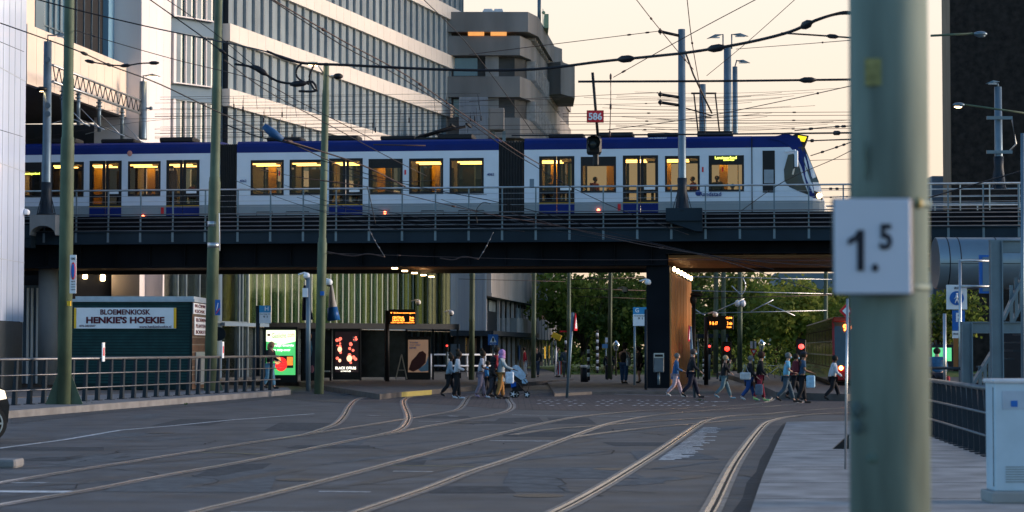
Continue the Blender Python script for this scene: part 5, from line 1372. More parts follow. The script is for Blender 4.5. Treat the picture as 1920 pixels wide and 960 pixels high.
panel(e,'parking_plate',1786,582,1809,620,60.02,M['signblue'],.04); stext(e,'P',1798,595,11,60.0,M['signwhite'],17,.03); panel(e,'small_plate',1786,620.5,1798,634,60.02,M['signwhite']); stext(e,'ma-za',1792,626,9,60.0,M['dark'],3)
post(e,1800,487,700,59.8,.045,M['steel'],.1)
g=MB(); g.tube([PX(1800,489,59.8),PX(1856,489,59.8),PX(1856.5,537,59.8),PX(1802,537,59.8)],.045,8); g.build('pipe_frame',M['steel'],e)
e=MB(); a=PX(1837,550,62);b=PX(1856,478,62); e.box(a.x,62,a.z,b.x,62.1,b.z); o=e.build('blue_board',M['signblue'],label='dark blue framed board partly hidden behind the stair beam',cat='sign')
panel(o,'white_face',1843,482,1860,546,61.98,M['greypan'],.02)
post(empty('slim_post',tuple(PX(1772,690,62)),'slim steel post left of the parking sign','post'),1771,588,700,62,.05,M['steel'],.1)
MB().box(*PX(1789,690,61),*PX(1795,632,61.1)).build('wooden_post',mat('rust_wood',(0.25,0.10,0.03),.7),label='rusty brown post below the parking sign',cat='post')
# steel stair
e=empty('steel_stair',tuple(PX(1865,720,47)),'heavy blue-grey steel staircase with I-beam posts at the right edge','staircase')
def ibeam(pa3,pb3,w,d,m=M['greyblue'],name='beam'):
    g=MB(); pa3=Vector(pa3);pb3=Vector(pb3); g.bar(pa3,pb3,w,.02,up=(0,1,0)); 
    vert=abs((pb3-pa3).z)>abs((pb3-pa3).x)
    off=Vector((w/2,0,0)) if vert else Vector((0,0,w/2))
    for s_ in (-1,1): g.bar(pa3+off*s_,pb3+off*s_,.025 if vert else d,d if vert else .025,up=(0,1,0) if vert else (0,0,1))
    return g.build(name,m,e)
Y=47
p=PX(1867,452,Y); ibeam((p.x,Y,.1),(p.x,Y,p.z),.24,.2,name='tall_post')
q=PX(1812,605,Y+1.5); ibeam((q.x,Y+1.5,.1),(q.x,Y+1.5,q.z),.22,.2,name='short_post')
a=PX(1855,462,Y+.4); ibeam((a.x,Y+.4,a.z),(a.x+4,Y+.4,a.z),.26,.2,name='top_beam')
a=PX(1801,614,Y+1.9); ibeam((a.x,Y+1.9,a.z),(a.x+5,Y+1.9,a.z),.24,.2,name='landing_beam')
for (x0,y0),(x1,y1),yy,nm in (((1822,722),(1872,640),Y+2,'stringer'),((1880,600),(1935,480),Y+2,'stringer'),((1895,610),(1950,500),Y+3,'stringer')):
    g=MB(); g.bar(PX(x0,y0,yy),PX(x1,y1,yy),.06,.28,up=(0,1,0)); g.build(nm,M['greyblue'],e)
for k in range(5):
    a=PX(1830+k*9,690-k*8,Y+2.5); g=MB(); g.box(a.x-.05,Y+2,a.z-1.0+k*.0,a.x+.03,Y+2.06,a.z+.05); g.build('baluster',M['greyblue'],e)
for k in range(5):
    a=PX(1888+k*9,560-k*14,Y+2.5); g=MB(); g.box(a.x-.05,Y+2,a.z-.6,a.x+.03,Y+2.06,a.z+.3); g.build('baluster',M['greyblue'],e)
for k in range(12):
    a=PX(1826,718,Y+2.2); g=MB(); g.box(a.x+k*.22,Y+2.1,a.z+k*.19-.04,a.x+k*.22+.26,Y+4,a.z+k*.19); g.build('tread',M['navy'],e)
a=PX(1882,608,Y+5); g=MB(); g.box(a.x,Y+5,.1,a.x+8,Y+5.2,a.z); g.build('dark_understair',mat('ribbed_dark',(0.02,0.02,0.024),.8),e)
post(empty('edge_post',tuple(PX(1917,720,40)),'thin grey post at the extreme right edge rising past the railings','post'),1917,250,760,40,.035,M['greyblue'],.1)
# cabinet
e=empty('utility_cabinet',tuple(Gd(1900,935,.1)),'white metal utility cabinet on a concrete base at the right edge','cabinet'); Y=24.2
a=PX(1866,922,Y); b=PX(1862,722,Y); zt=PX(1866,718,Y).z; zb=PX(1866,921,Y).z
g=MB(); g.box(a.x,Y,zb,a.x+.75,Y+.45,zt,ch=.012); g.build('body',mat('cabinet_white',(0.42,0.52,0.60),.45,0,.08,3),e)
g=MB(); g.box(a.x-.03,Y-.03,zt-.002,a.x+.78,Y+.48,zt+.045,ch=.02); g.build('lid',mat('cabinet_lid',(0.55,0.55,0.58),.4),e)
g=MB(); g.box(a.x-.06,Y-.06,.1,a.x+.8,Y+.5,zb-.002,ch=.02); g.build('plinth',M['concrete'],e)
g=MB(); g.box(a.x+.09,Y-.006,zt-.30,a.x+.6,Y+.002,zt-.09); g.build('label_plate',mat('label_grey',(0.36,0.42,0.50),.5),e); p=PX(1903,757,Y-.01); g=MB(); g.box(p.x-.045,Y-.012,p.z-.035,p.x+.03,Y-.006,p.z+.035); g.build('blue_label',M['signblue'],e)
g=MB()
for k in range(7): g.box(a.x+.12,Y-.008,zb+.10+k*.028,a.x+.5,Y-.001,zb+.112+k*.028)
g.build('vent',M['tramgrey'],e)
g=MB(); g.box(a.x+.64,Y-.02,zb+.45,a.x+.68,Y-.004,zb+.6); g.build('lock',M['tramgrey'],e)
g=MB(); g.box(a.x-.006,Y+.05,zb+.05,a.x+.0,Y+.06,zt-.05); g.box(a.x+.7,Y-.004,zb+.03,a.x+.705,Y,zt-.02); g.build('door_gap',M['dark'],e)
# stay post beside the foreground pole
e=empty('stay_rod',tuple(Gd(1587,880,.1)),'thin steel rod and black ground anchor left of the foreground pole','rod')
Y=Gd(1587,885,.1).y; g=MB(); g.tube([PX(1589,560,Y),(PX(1585,880,Y))],.018,6); g.build('rod',M['steel'],e)
g=MB(); g.tube([PX(1553,906,Y-.5),PX(1553,898,Y-.5),PX(1557,895,Y-.5),PX(1572,895,Y-.5)],.018,6); g.box(*PX(1568,908,Y-.5),*(PX(1592,896,Y-.3))); g.build('anchor_handle',M['black'],e)
g=MB(); p=PX(1562,842,Y+4); q=PX(1592,842,Y+4); r0=PX(1592,815,Y+4); g.add([p,q,r0,p+Vector((0,.1,0)),q+Vector((0,.1,0)),r0+Vector((0,.1,0))],[[0,1,2],[5,4,3],[0,3,4,1],[1,4,5,2],[2,5,3,0]]); g.build('foot_wedge',M['black'],e)
e=MB(); p=PX(1587,583,58); q=Matrix.Translation(p)@Matrix.Rotation(R(45),4,'Y'); g=MB(M=q); g.box(-.14,0,-.14,.14,.03,.14); o=g.build('red_diamond_sign',M['red'],label='red edge of a diamond warning sign peeking left of the foreground pole',cat='sign'); g=MB(M=q); g.box(-.08,-.01,-.08,.08,.0,.08); g.build('white_centre',M['signwhite'],o)
# street lamps on long arms (right)
for (x0,y0,x1,y1,Y,lit,l) in ((1745,67,1826,63,60,False,'unlit grey street lamp on a long arm crossing in front of the dark tower'),(1935,214,1808,196,70,True,'glowing street lamp on a long green arm reaching in from the right edge')):
    e=empty('street_lamp',tuple(PX(x0,y0,Y)),l,'street lamp')
    MB().tube([PX(x0-(250 if not lit else 0)*0,y0,Y),PX(x1,y1,Y)],.035,6).build('arm',M['green'],e); d=1 if not lit else -1
    p=PX(x1,y1,Y); h=MB().ball(p+Vector((d*.18,0,-.01)),.2,12,8,sc=(1,.6,.4)).build('lamp_head',M['greyblue'],e)
    MB().ball(p+Vector((d*.2,0,-.07)),.13,10,6,sc=(1,.6,.35)).build('lens',M['warm'] if lit else M['greyblue'],h)
# car at left edge
CY=None
p=Gd(6,829,0); Y=p.y
e=empty('parked_car',(PX(26,0,Y).x,Y,0),'black car entering at the left edge with one silver wheel showing','car')
xw=PX(-12,0,Y).x; xf=PX(26,0,Y).x
def prof(yA,yB,pts,name,m,par=e):
    g=MB(); g.xprism([(a_,b_*1.3) for a_,b_ in pts],yA,yB); return g.build(name,m,par)
L=xf
KZ=1.3
pts=[(L-4.3,.3),(L-4.4,.75),(L-4.2,1.0),(L-3.6,1.42),(L-2.0,1.47),(L-1.2,1.05),(L-.35,.93),(L-.08,.78),(L,.55),(L-.03,.3),(L-.2,.2),(L-4.1,.2)]
prof(Y+.03,Y+1.75,pts,'body',mat('car_black',(0.012,0.012,0.014),.15,0,.1,coat=.8))
prof(Y+.015,Y+1.765,[(L-3.9,1.03),(L-3.5,1.36),(L-2.1,1.4),(L-1.45,1.06)],'side_windows',M['blueglass'])
prof(Y-.0,Y+.05,[(L-.45,.86),(L-.1,.78),(L-.06,.66),(L-.2,.64)],'headlight',lamp('car_headlamp',(1,.8,.55),.7))
for xx in (L-.42,L-3.3):
    w=MB(); w.tube([(xx,Y-.02,.37),(xx,Y+.2,.37)],.37,28); w=w.build('wheel',M['rubber'],e)
    g=MB(); 
    for k in range(10):
        t=2*math.pi*k/10; g.bar((xx,Y-.035,.37),(xx+.28*math.cos(t),Y-.035,.37+.28*math.sin(t)),.035,.02,up=(0,1,0))
    n=28; 
    for k in range(n):
        t=2*math.pi*k/n;t2_=2*math.pi*(k+1)/n; g.bar((xx+.28*math.cos(t),Y-.035,.37+.28*math.sin(t)),(xx+.28*math.cos(t2_),Y-.035,.37+.28*math.sin(t2_)),.025,.02,up=(0,1,0))
    g.build('rim',M['steel'],w)
e.rotation_euler.z=R(20)
# kerb stone left
a=Gd(-80,878,0);b=Gd(29,878,0); MB().box(a.x,a.y,0,b.x,a.y+.6,.13,ch=.03).build('kerb_island',M['kerb'],kind='structure')
# weeds
random.seed(11)
for px,py,l in ((156,768,'tuft of green weeds growing at the foot of the left kerb'),(348,759,'tiny green weed in the gutter beneath the fence'),(1312,751,'patch of green weeds at the foot of the leaning triangle post')):
    p=Gd(px,py,0); g=MB(); n=26 if px<200 else 14
    for k in range(n):
        t=random.uniform(0,6.28); r_=random.uniform(.03,.3 if px<200 or px>1000 else .12); h_=random.uniform(.05,.28 if px<200 else .08); a=p+Vector((r_*.3*math.cos(t),r_*.3*math.sin(t),0)); b=p+Vector((r_*math.cos(t),r_*math.sin(t),h_))
        g.add([a+Vector((-.02,0,0)),a+Vector((.02,0,0)),b],[[0,1,2]])
    g.build('weed',mat('weed_green',(0.05,0.11,0.03),.8),label=l,cat='plant')
# ================================================================ RED STREET TRAM
Fp=(PX(1562,700,98).x,98.0); Rp=(PX(1512,700,134).x,134.0)
WT=Wall(Rp,Fp); L=WT.L
rt=empty('street_tram',(Fp[0]+1.2,98,0.05),'dark red street tram with number 9 standing beyond the viaduct','tram')
zr_=3.30
g=WT.mb(); g.box(0,0,.3,L,2.35,.95,ch=.03); g.build('lower_body',M['tramtan'],rt)
g=WT.mb(); g.box(0,.01,2.75,L-.1,2.34,zr_-.08); g.box(0,0.0,.96,.3,2.35,2.74); g.build('upper_body',M['tramtan'],rt)
g=WT.mb(); g.box(.2,.12,zr_-.08,L-.25,2.23,zr_,ch=.04); g.box(.1,.02,zr_-.1,L-.2,.10,zr_-.02); g.build('roof',mat('roof_light',(0.5,0.46,0.44),.35),rt)
nb=9
for k in range(nb):
    x=L*k/nb; w=L/nb
    g=WT.mb(); g.box(x+.02,-.015,.96,x+.22,.03,2.74); g.build('pillar',M['tramtan'],rt)
    g=WT.mb(); g.box(x+.22,.0,1.0,x+w-.02,.04,2.7); g.build('window',mat('tram_side_glass',(0.10,0.065,0.045),.12,0,.5,.8,spec=.6),rt)
    g=WT.mb(); g.box(x+.25,-.012,1.5,x+w-.05,-.001,1.56); g.box(x+.25,-.012,2.15,x+w-.05,-.001,2.19); g.build('trim_line',M['steel'],rt)
g=WT.mb(); g.xprism([(L,.35),(L+.28,.42),(L+.30,1.05),(L,1.1)],.0,2.35); g.build('red_front',M['tramred'],rt)
g=WT.mb(); g.add([(L+.3,.05,1.05),(L+.3,2.3,1.05),(L-.15,.08,3.1),(L-.15,2.27,3.1),(L,.0,1.1),(L-.2,.02,3.1),(L-.2,2.3,3.1),(L,2.35,1.1)],[[0,1,3,2],[0,2,5,4],[1,7,6,3]]); g.build('windscreen',mat('tram_windscreen',(0.02,0.05,0.07),.1,spec=.9),rt)
g=WT.mb(); g.bar((L+.31,0.02,1.05),(L-.2,.02,3.2),.10,.10); g.bar((L+.31,2.33,1.05),(L-.2,2.33,3.2),.10,.10); g.box(L-.3,.02,3.05,L+.0,2.33,3.28,ch=.04); g.build('red_frame',M['tramred'],rt)
for y in (.35,2.0):
    g=WT.mb(); g.ball((L+.3,y,.95),.1,10,6); g.build('headlight',lamp('orange_head',(1,.35,.08),8),rt)
fx=WT.M.to_3x3()@Vector((0,1,0)); c=WT.M@Vector((L-.02,.55,2.8)); text(rt,'9',M['amberled'],c+Vector((0,-.1,0)),tuple(fx),height=.32,thick=.04); c=WT.M@Vector((L-.02,1.2,2.8)); text(rt,'Scheveningen',M['amberled'],c+Vector((0,-.1,0)),tuple(fx),width=.8,height=.2,thick=.03)
g=WT.mb(); g.box(.5,.2,.08,L-.5,2.2,.3); g.build('undercarriage',M['black'],rt)
# ================================================================ TREES
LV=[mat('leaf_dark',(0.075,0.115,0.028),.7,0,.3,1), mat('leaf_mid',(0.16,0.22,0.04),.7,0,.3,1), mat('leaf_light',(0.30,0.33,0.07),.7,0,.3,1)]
for m_ in LV:      # leaves let some light through
    nt=m_.node_tree; b_=nt.nodes['Principled BSDF']; tl=nt.nodes.new('ShaderNodeBsdfTranslucent'); mx=nt.nodes.new('ShaderNodeMixShader'); mx.inputs[0].default_value=.5
    nt.links.new(nt.nodes['Color Ramp'].outputs[0],tl.inputs[0]); nt.links.new(b_.outputs[0],mx.inputs[1]); nt.links.new(tl.outputs[0],mx.inputs[2]); nt.links.new(mx.outputs[0],nt.nodes['Material Output'].inputs[0])
def crown_mesh(seed,rad,h,ncl,nl,ls,tone):
    rnd=random.Random(seed); g=MB()
    cl=[]
    for k in range(ncl):
        while True:
            x,y,z=rnd.uniform(-1,1),rnd.uniform(-1,1),rnd.uniform(-1,1)
            if .25<x*x+y*y+z*z<1: break
        cl.append((x*rad*.85,y*rad*.85,z*h*.42+h*.5,rnd.uniform(.22,.42)*rad, min(2,max(0,int(rnd.gauss(tone+.35*z,.55)+.5)))))  # higher clusters lean to lighter leaves, light on the crown put into colour
    for cx,cy,cz,cr,t in cl:
        for k in range(nl):
            v=Vector((rnd.gauss(0,1),rnd.gauss(0,1),rnd.gauss(0,1))).normalized()*cr*rnd.uniform(.55,1.05)
            p=Vector((cx,cy,cz))+v*Vector((1,1,.75)) if False else Vector((cx+v.x,cy+v.y,cz+v.z*.75))
            a=Vector((rnd.uniform(-1,1),rnd.uniform(-1,1),rnd.uniform(-1,1))).normalized(); b=a.cross(Vector((rnd.uniform(-1,1),rnd.uniform(-1,1),rnd.uniform(-1,1)))).normalized()
            s_=ls*rnd.uniform(.6,1.3)
            g.add([p-a*s_,p+b*s_*.6,p+a*s_,p-b*s_*.6],[[0,1,2,3]],t if rnd.random()<.8 else rnd.randint(0,2))
    return g
protos=[]
def make_tree(seed,rad,h,th,tone,x,y,label,group):
    e=empty('tree',(x,y,0),label,'tree',group)
    g=MB(); g.tube([(x,y,0),(x+.1,y,th*.6),(x,y,th+h*.45)],[.32,.24,.08],8)
    rnd=random.Random(seed)
    for k in range(6):
        t=rnd.uniform(0,6.28); g.tube([(x,y,th*.7+k*.3),(x+rad*.6*math.cos(t),y+rad*.6*math.sin(t),th+h*.5)],[.12,.03],5)
    g.build('trunk',M['bark'],e)
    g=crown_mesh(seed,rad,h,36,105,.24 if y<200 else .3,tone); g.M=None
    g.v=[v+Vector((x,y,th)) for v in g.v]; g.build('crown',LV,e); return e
P=[make_tree(1,4.6,8.0,1.6,0.5,PX(1090,0,175).x,175,'leafy green tree directly behind the grey podium corner','trees beyond the viaduct'),
   make_tree(2,4.2,7.0,1.5,1.0,PX(1160,0,185).x,185,'yellow-green tree seen between the stop sign and the podium','trees beyond the viaduct'),
   make_tree(3,5.0,9.0,1.5,0.2,PX(1330,0,190).x,190,'dark tall tree right of the copper pier wall','trees beyond the viaduct'),
   make_tree(4,3.9,6.0,1.2,1.5,PX(1500,0,160).x,160,'rounded light green tree left of the red tram','trees beyond the viaduct')]
random.seed(21)
def cp(i,px,Y,s,rz,label):
    c=copy_tree(P[i]); c.location=(PX(px,0,Y).x,Y,0); c.scale=(s,s,s); c.rotation_euler=(0,0,rz); c['label']=label
cp(0,1215,178,.95,1,'dark green tree partly hidden by the dark pier')
cp(2,1120,210,1.0,2,'tall dark tree filling the gap behind the striped posts')
cp(1,1405,195,1.05,3,'yellow-green tree behind the loudspeaker pole')
cp(2,1450,205,.9,4,'dark tree between the give-way sign and the light green tree')
cp(3,1540,175,1.0,5,'light green tree behind the roof of the red tram')
cp(0,1375,172,.75,2.5,'small dark tree behind the red traffic light and departure board')
cp(1,1570,215,.95,1.2,'far yellow-green tree above the red tram')
cp(2,1300,215,.95,.3,'far dark tree beside the top of the copper wall')
cp(0,1620,190,.9,.9,'dark tree just left of the foreground pole')
cp(2,1500,230,.82,5.5,'far dark tree behind the rounded light green tree')
cp(1,1065,215,1.0,4.4,'far yellow-green tree at the edge of the podium')
cp(0,1755,150,.75,3.3,'dark tree between the foreground pole and the parking sign')
# hedge + shrubs as separate hedges
def hedge(x0,x1,Y,z1,label,tone):
    rnd=random.Random(int(x0)); g=MB(); n=int((x1-x0)*90)
    for k in range(n):
        p=Vector((rnd.uniform(x0,x1),Y+rnd.uniform(0,1.6),rnd.uniform(.05,z1)*rnd.uniform(.8,1))); a=Vector((rnd.uniform(-1,1),rnd.uniform(-1,1),rnd.uniform(-1,1))).normalized(); b=a.cross(Vector((0,.3,1))).normalized(); s_=rnd.uniform(.09,.17)
        g.add([p-a*s_,p+b*s_*.6,p+a*s_,p-b*s_*.6],[[0,1,2,3]],tone if rnd.random()<.7 else 1)
    g.build('hedge',LV,label=label,cat='hedge')
hedge(PX(1055,0,150).x,PX(1225,0,150).x,150,1.5,'low clipped hedge behind the waiting woman',0)
hedge(PX(1290,0,145).x,PX(1460,0,145).x,145,2.1,'shaggy light hedge behind the walking people right of the pier',2)
hedge(PX(1440,0,150).x,PX(1600,0,150).x,152,2.4,'dark shrubbery behind the red traffic light and bicycle',0)
rw=random.Random(5); g=MB()
for k in range(9000):
    p=Vector((rw.uniform(0,62),rw.uniform(250,262),0)); hh=4.2+1.8*math.sin(p.x*.5)+1.2*math.sin(p.x*1.3+1); p.z=hh*rw.random()**.8
    a=Vector((rw.uniform(-1,1),rw.uniform(-1,1),rw.uniform(-1,1))).normalized(); b=a.cross(Vector((0,.3,1))).normalized(); s_=rw.uniform(.35,.6)
    g.add([p-a*s_,p+b*s_*.6,p+a*s_,p-b*s_*.6],[[0,1,2,3]],0 if rw.random()<.6 else 1)
g.build('far_wood',LV,label='far dark wood closing the view behind the separate trees',cat='wood',kind='stuff')
MB().quad((-4,138,.007),(40,138,.007),(40,215,.007),(-4,215,.007)).build('lawn',mat('lawn',(0.07,0.12,0.02),.9,0,.4,2),kind='structure')
MB().prism([(PX(1450,0,400).x,400),(PX(1900,0,400).x,400),(PX(1900,0,420).x,430),(PX(1450,0,420).x,430)],0,PX(1500,512,400).z).build('far_building',mat('far_blue',(0.12,0.16,0.2),.8,0,.2,.2),label='distant blue-grey building peeking over the trees under the viaduct',cat='building')

# ================================================================ WIRES
WM=mat('wire_dark',(0.015,0.014,0.018),.5); WP_=mat('wire_pink',(0.07,0.045,0.042),.5,.2)
def wire(label,pts,r,m=None,beads=(),cat='wire',sag=0,name='overhead_wire'):
    P=[PX(*p) for p in pts]; P=smooth(P,5) if len(P)>2 else P
    if sag and len(pts)==2: a,b=P; P=[a.lerp(b,k/10)-Vector((0,0,sag*4*(k/10)*(1-k/10))) for k in range(11)]
    g=MB(); g.tube(P,r,6)
    for b_ in beads:
        t=b_*(len(P)-1); i=min(int(t),len(P)-2); p=P[i].lerp(P[i+1],t-i); d=(P[i+1]-P[i]).normalized()
        g.tube([p-d*r*7,p-d*r*3,p+d*r*3,p+d*r*7],[r,r*2.6,r*2.6,r],6)
    g.build(name,m or WM,label=label,cat=cat)
wire('thick black feeder cable sweeping across the whole sky to the foreground pole',[(500,96,50),(560,117,50),(650,122,50),(850,131,50),(1000,130,50),(1130,115,49),(1230,105,48),(1300,97,47),(1400,80,46),(1480,60,45),(1530,38,44),(1570,26,44),(1600,25,44)],.034,beads=(.45,.62,.8))
wire('branch of the thick cable running to the lower bracket of the foreground pole',[(1465,62,45),(1530,66,44.5),(1600,71,44)],.02,beads=(.7,))
wire('black horizontal span pipe right of the red 586 plate',[(1084,153,52),(1340,152,52),(1600,149,52)],.03,beads=(.8,))
wire('short thick cable hanging in an arc under the long feeder at the top',[(1480,61,45),(1510,50,45),(1545,32,44),(1580,22,44),(1600,23,44)],.016)
wire('left wire dropping from the top left corner across the first green pole',[(0,43,55),(140,93,55),(210,124,56),(300,158,58),(420,215,62),(560,275,66),(640,312,68)],.017,WM,(.2,.32))
wire('second wire from the top left reaching the lamp pole',[(55,-5,60),(150,20,60),(300,55,60),(480,92,55),(565,118,50)],.02)
wire('wire leaving the collar of the first green pole to the right',[(142,57,63),(210,78,62),(330,112,62),(480,150,60),(560,190,60),(700,262,60)],.012,WP_,(.12,))
wire('double wire diagonal from top centre left over the office facade',[(513,0,48),(640,75,52),(760,140,56),(867,213,60),(960,277,64),(1012,308,66)],.016,WP_,(.15,.45))
wire('lower of the two diagonal wires over the office facade',[(500,-6,48.2),(635,81,52),(755,147,56),(862,217,60),(955,282,64),(1005,312,66)],.013)
wire('wire crossing the curved end of the office building',[(790,-5,60),(870,75,62),(945,172,64),(1000,250,66)],.012)
wire('thin wire from upper left pier towards the pole junction',[(278,-3,50),(360,55,50),(430,105,50),(500,142,50)],.016,None,(.6,))
wire('twin thin wire beside the one from the upper left pier',[(310,-3,50),(400,60,50),(470,118,50),(510,150,50)],.010)
wire('knotted junction cable left of the lamp pole',[(440,120,50),(480,128,50),(520,152,50),(560,157,50),(585,153,50),(592,170,50),(560,171,50)],.03,None,(.2,.5))
wire('hanging loop cable under the feeder near the lamp pole',[(567,118,50),(557,128,50),(556,142,50),(566,152,50),(580,158,50)],.025)
wire('second hanging loop cable beside the lamp pole',[(590,120,50),(584,132,50),(580,148,50),(588,166,50),(596,171,50)],.025)
wire('wire dropping from the junction towards the tram roof left',[(420,112,50),(500,170,54),(600,225,58),(720,290,62),(800,330,64)],.012)
wire('dark slanted wire ending at the blue clamp above the tram',[(420,232,60),(480,255,60),(540,268,60),(600,284,60)],.02)
wire('drooping wire from the blue clamp over the tram roof',[(530,262,60),(590,280,61),(680,310,62),(760,350,63)],.022,WP_,(.1,))
wire('faint span wire from the concrete building to the top mast arm',[(880,102,95),(1060,80,93),(1238,58,92)],.016,WP_,(.8,.9))
wire('span wire meeting the upper of the two lower mast arms',[(880,190,95),(1180,176,93),(1238,174,92)],.012,WP_,(.85,))
wire('span wire meeting the lowest mast arm',[(1050,197,95),(1180,195,93),(1238,193,92)],.010,WP_,(.7,))
wire('wire falling from the top edge left of the tall mast',[(1190,-5,55),(1225,40,57),(1270,95,60),(1300,130,62)],.012,WP_,(.3,.8))
wire('wire falling from the top edge behind the tall mast',[(1288,-5,60),(1295,60,62),(1301,100,64),(1318,200,66),(1322,250,68)],.013,WP_,(.4,))
wire('diagonal wire rising to the top right of the pale sky',[(1150,145,60),(1235,97,60),(1330,45,58),(1425,-5,56)],.012,WP_,(.1,))
wire('second diagonal wire rising to the top of the foreground pole',[(1325,142,70),(1400,80,66),(1495,-5,60)],.010,WP_)
wire('low diagonal wire rising from the tram cab roof to the foreground pole',[(1140,243,66),(1300,222,64),(1440,195,60),(1600,160,52)],.012,WP_,(.85,))
wire('wire from the mast top level running right to the foreground pole',[(1380,92,80),(1500,83,70),(1600,75,52)],.012,WP_,(.7,))
for i,(y,x0,x1,l) in enumerate([(213,1055,1600,'highest of the long contact wires above the tram'),(219,1055,1600,'second highest long contact wire above the tram'),(228,1050,1600,'third long contact wire counting down towards the tram roof'),(233,1050,1600,'fourth long contact wire counting down towards the tram roof'),(244,1045,1600,'lowest long contact wire just over the tram roof'),(301,1515,1600,'thin wire level with the tram windscreen'),(371,1540,1600,'thin wire beside the front coupling of the tram')]):
    wire(l,[(x0,y,99+i),(x1,y-3,97+i)],.014,WP_,(.3,.8) if i%2==0 else ())
for i,(y,l) in enumerate([(238,'upper thin contact wire in front of the office windows'),(246,'middle thin contact wire in front of the office windows'),(254,'lowest thin contact wire in front of the office windows'),(214,'top thin contact wire in front of the office windows')]):
    wire(l,[(290,y+4,102),(1050,y-4,99)],.011)
wire('dark upper feed wire with a turnbuckle right of the tram nose',[(1515,264,58),(1600,261,52)],.02,None,(.1,)); wire('thick dark bar wire above the tram nose',[(960,254,66),(1300,252,62),(1600,249,54)],.026,None,(.93,))
wire('short beaded wire with a black insulator above the tram nose',[(1490,245,54),(1545,239,53),(1600,236,52)],.014,None,(.3,.7,.8))
wire('beaded wire with a small loop right of the windscreen',[(1520,292,54),(1560,279,53),(1600,265,52)],.012,None,(.3,.6,.75))
wire('wire with a black insulator beside the handrail end',[(1540,354,54),(1600,354,52)],.014,None,(.3,.5))
# wires hanging low in front of the girder
wire('wire sagging from the tram side down to the pier bracket',[(560,333,62),(700,352,63),(900,398,64),(1080,430,65),(1330,482,64),(1560,555,60)],.012,WP_,(.35,))
wire('dark wire crossing the railing left of centre',[(600,300,64),(760,345,64),(960,385,64),(1200,450,64),(1450,505,62)],.013)
wire('long low wire along the dark girder',[(610,475,82),(720,478,80),(840,482,80),(1060,487,78),(1300,487,76),(1560,489,70)],.012,WP_,(.03,.25))
wire('looped wire with white insulators hanging left of the centre',[(690,425,70),(702,450,70),(722,482,70)],.009,M['barm'],(.3,.5,.7))
wire('looped wire with white insulators hanging right of the centre',[(925,435,70),(912,462,70),(897,487,70)],.009,M['barm'],(.3,.5,.7))
wire('bent pale conductor bar left under the girder',[(612,472,70),(660,480,70),(690,476,70),(722,482,70)],.022,WP_)
wire('bent pale conductor bar right under the girder',[(825,484,70),(850,487,70),(870,481,70),(897,486,70)],.022,WP_)
wire('wire bracket frame hanging in front of the tram doors',[(688,350,66),(694,372,66),(704,420,66)],.014)
wire('curled wire loop on the railing right of centre',[(895,420,66),(893,395,66),(905,380,66),(920,382,66)],.012)
wire('thick wire slanting behind the railing at far right',[(1740,371,60),(1830,345,58),(1925,318,56)],.02)
wire('wire from the right end of the pier along the bracket',[(960,400,64),(1100,436,64),(1240,465,62),(1420,490,60),(1560,498,58)],.012,WP_,(.5,))
wire('upper wire across the tram doors by the pier mast',[(985,300,66),(1060,345,66),(1160,392,65),(1290,440,64)],.012,None,(.3,))
wire('rising wire in front of the driver cab',[(1390,395,60),(1470,340,60),(1560,300,56),(1600,280,52)],.010)
wire('thin wire to the left corner tower',[(-5,76,75),(45,97,78)],.01); wire('lower thin wire to the left corner tower',[(-5,242,75),(42,256,78)],.01)
wire('fine wire over the tram roof in the far left',[(50,262,98),(250,230,100),(430,215,104)],.010)
wire('switching insulator bar hanging before the station parapet',[(167,115,56),(200,121,56),(235,123,56),(262,119,56),(290,118,56)],.02,None,(.02,.5,.98))
for i,(x0,y0,x1,y1) in enumerate([(1070,524,1210,520),(1070,540,1210,545),(1295,519,1560,524),(1295,545,1560,551),(1295,560,1560,553),(1300,588,1550,582),(1070,555,1210,560),(860,523,1060,528)]):
    wire(['uppermost wire left of the pier under the viaduct','middle wire left of the pier under the viaduct','uppermost steel wire right of the pier under the viaduct','second wire right of the pier under the viaduct','third wire right of the pier under the viaduct','lowest wire right of the pier near the departure board','lowest wire left of the pier under the viaduct','wire in front of the podium under the viaduct'][i],[(x0,y0,110),(x1,y1,112)],.025 if i<6 else .015,M['steel'] if i in(2,3,5) else WP_)
for i,(pts,l) in enumerate([([(1372,536,116),(1390,552,116),(1398,536,116),(1392,520,116)],'curved pale hanger loop above the loudspeakers'),([(1285,567,116),(1310,585,116),(1322,591,116)],'slanting pale brace left of the departure board'),([(1345,583,116),(1395,560,116)],'slanting brace behind the departure board'),([(1408,584,116),(1450,562,116)],'slanting brace right of the loudspeakers'),([(1440,570,118),(1490,592,118)],'slanting brace near the light green tree')]):
    wire(l,pts,.035,M['steel'],cat='brace',name='wire_brace')
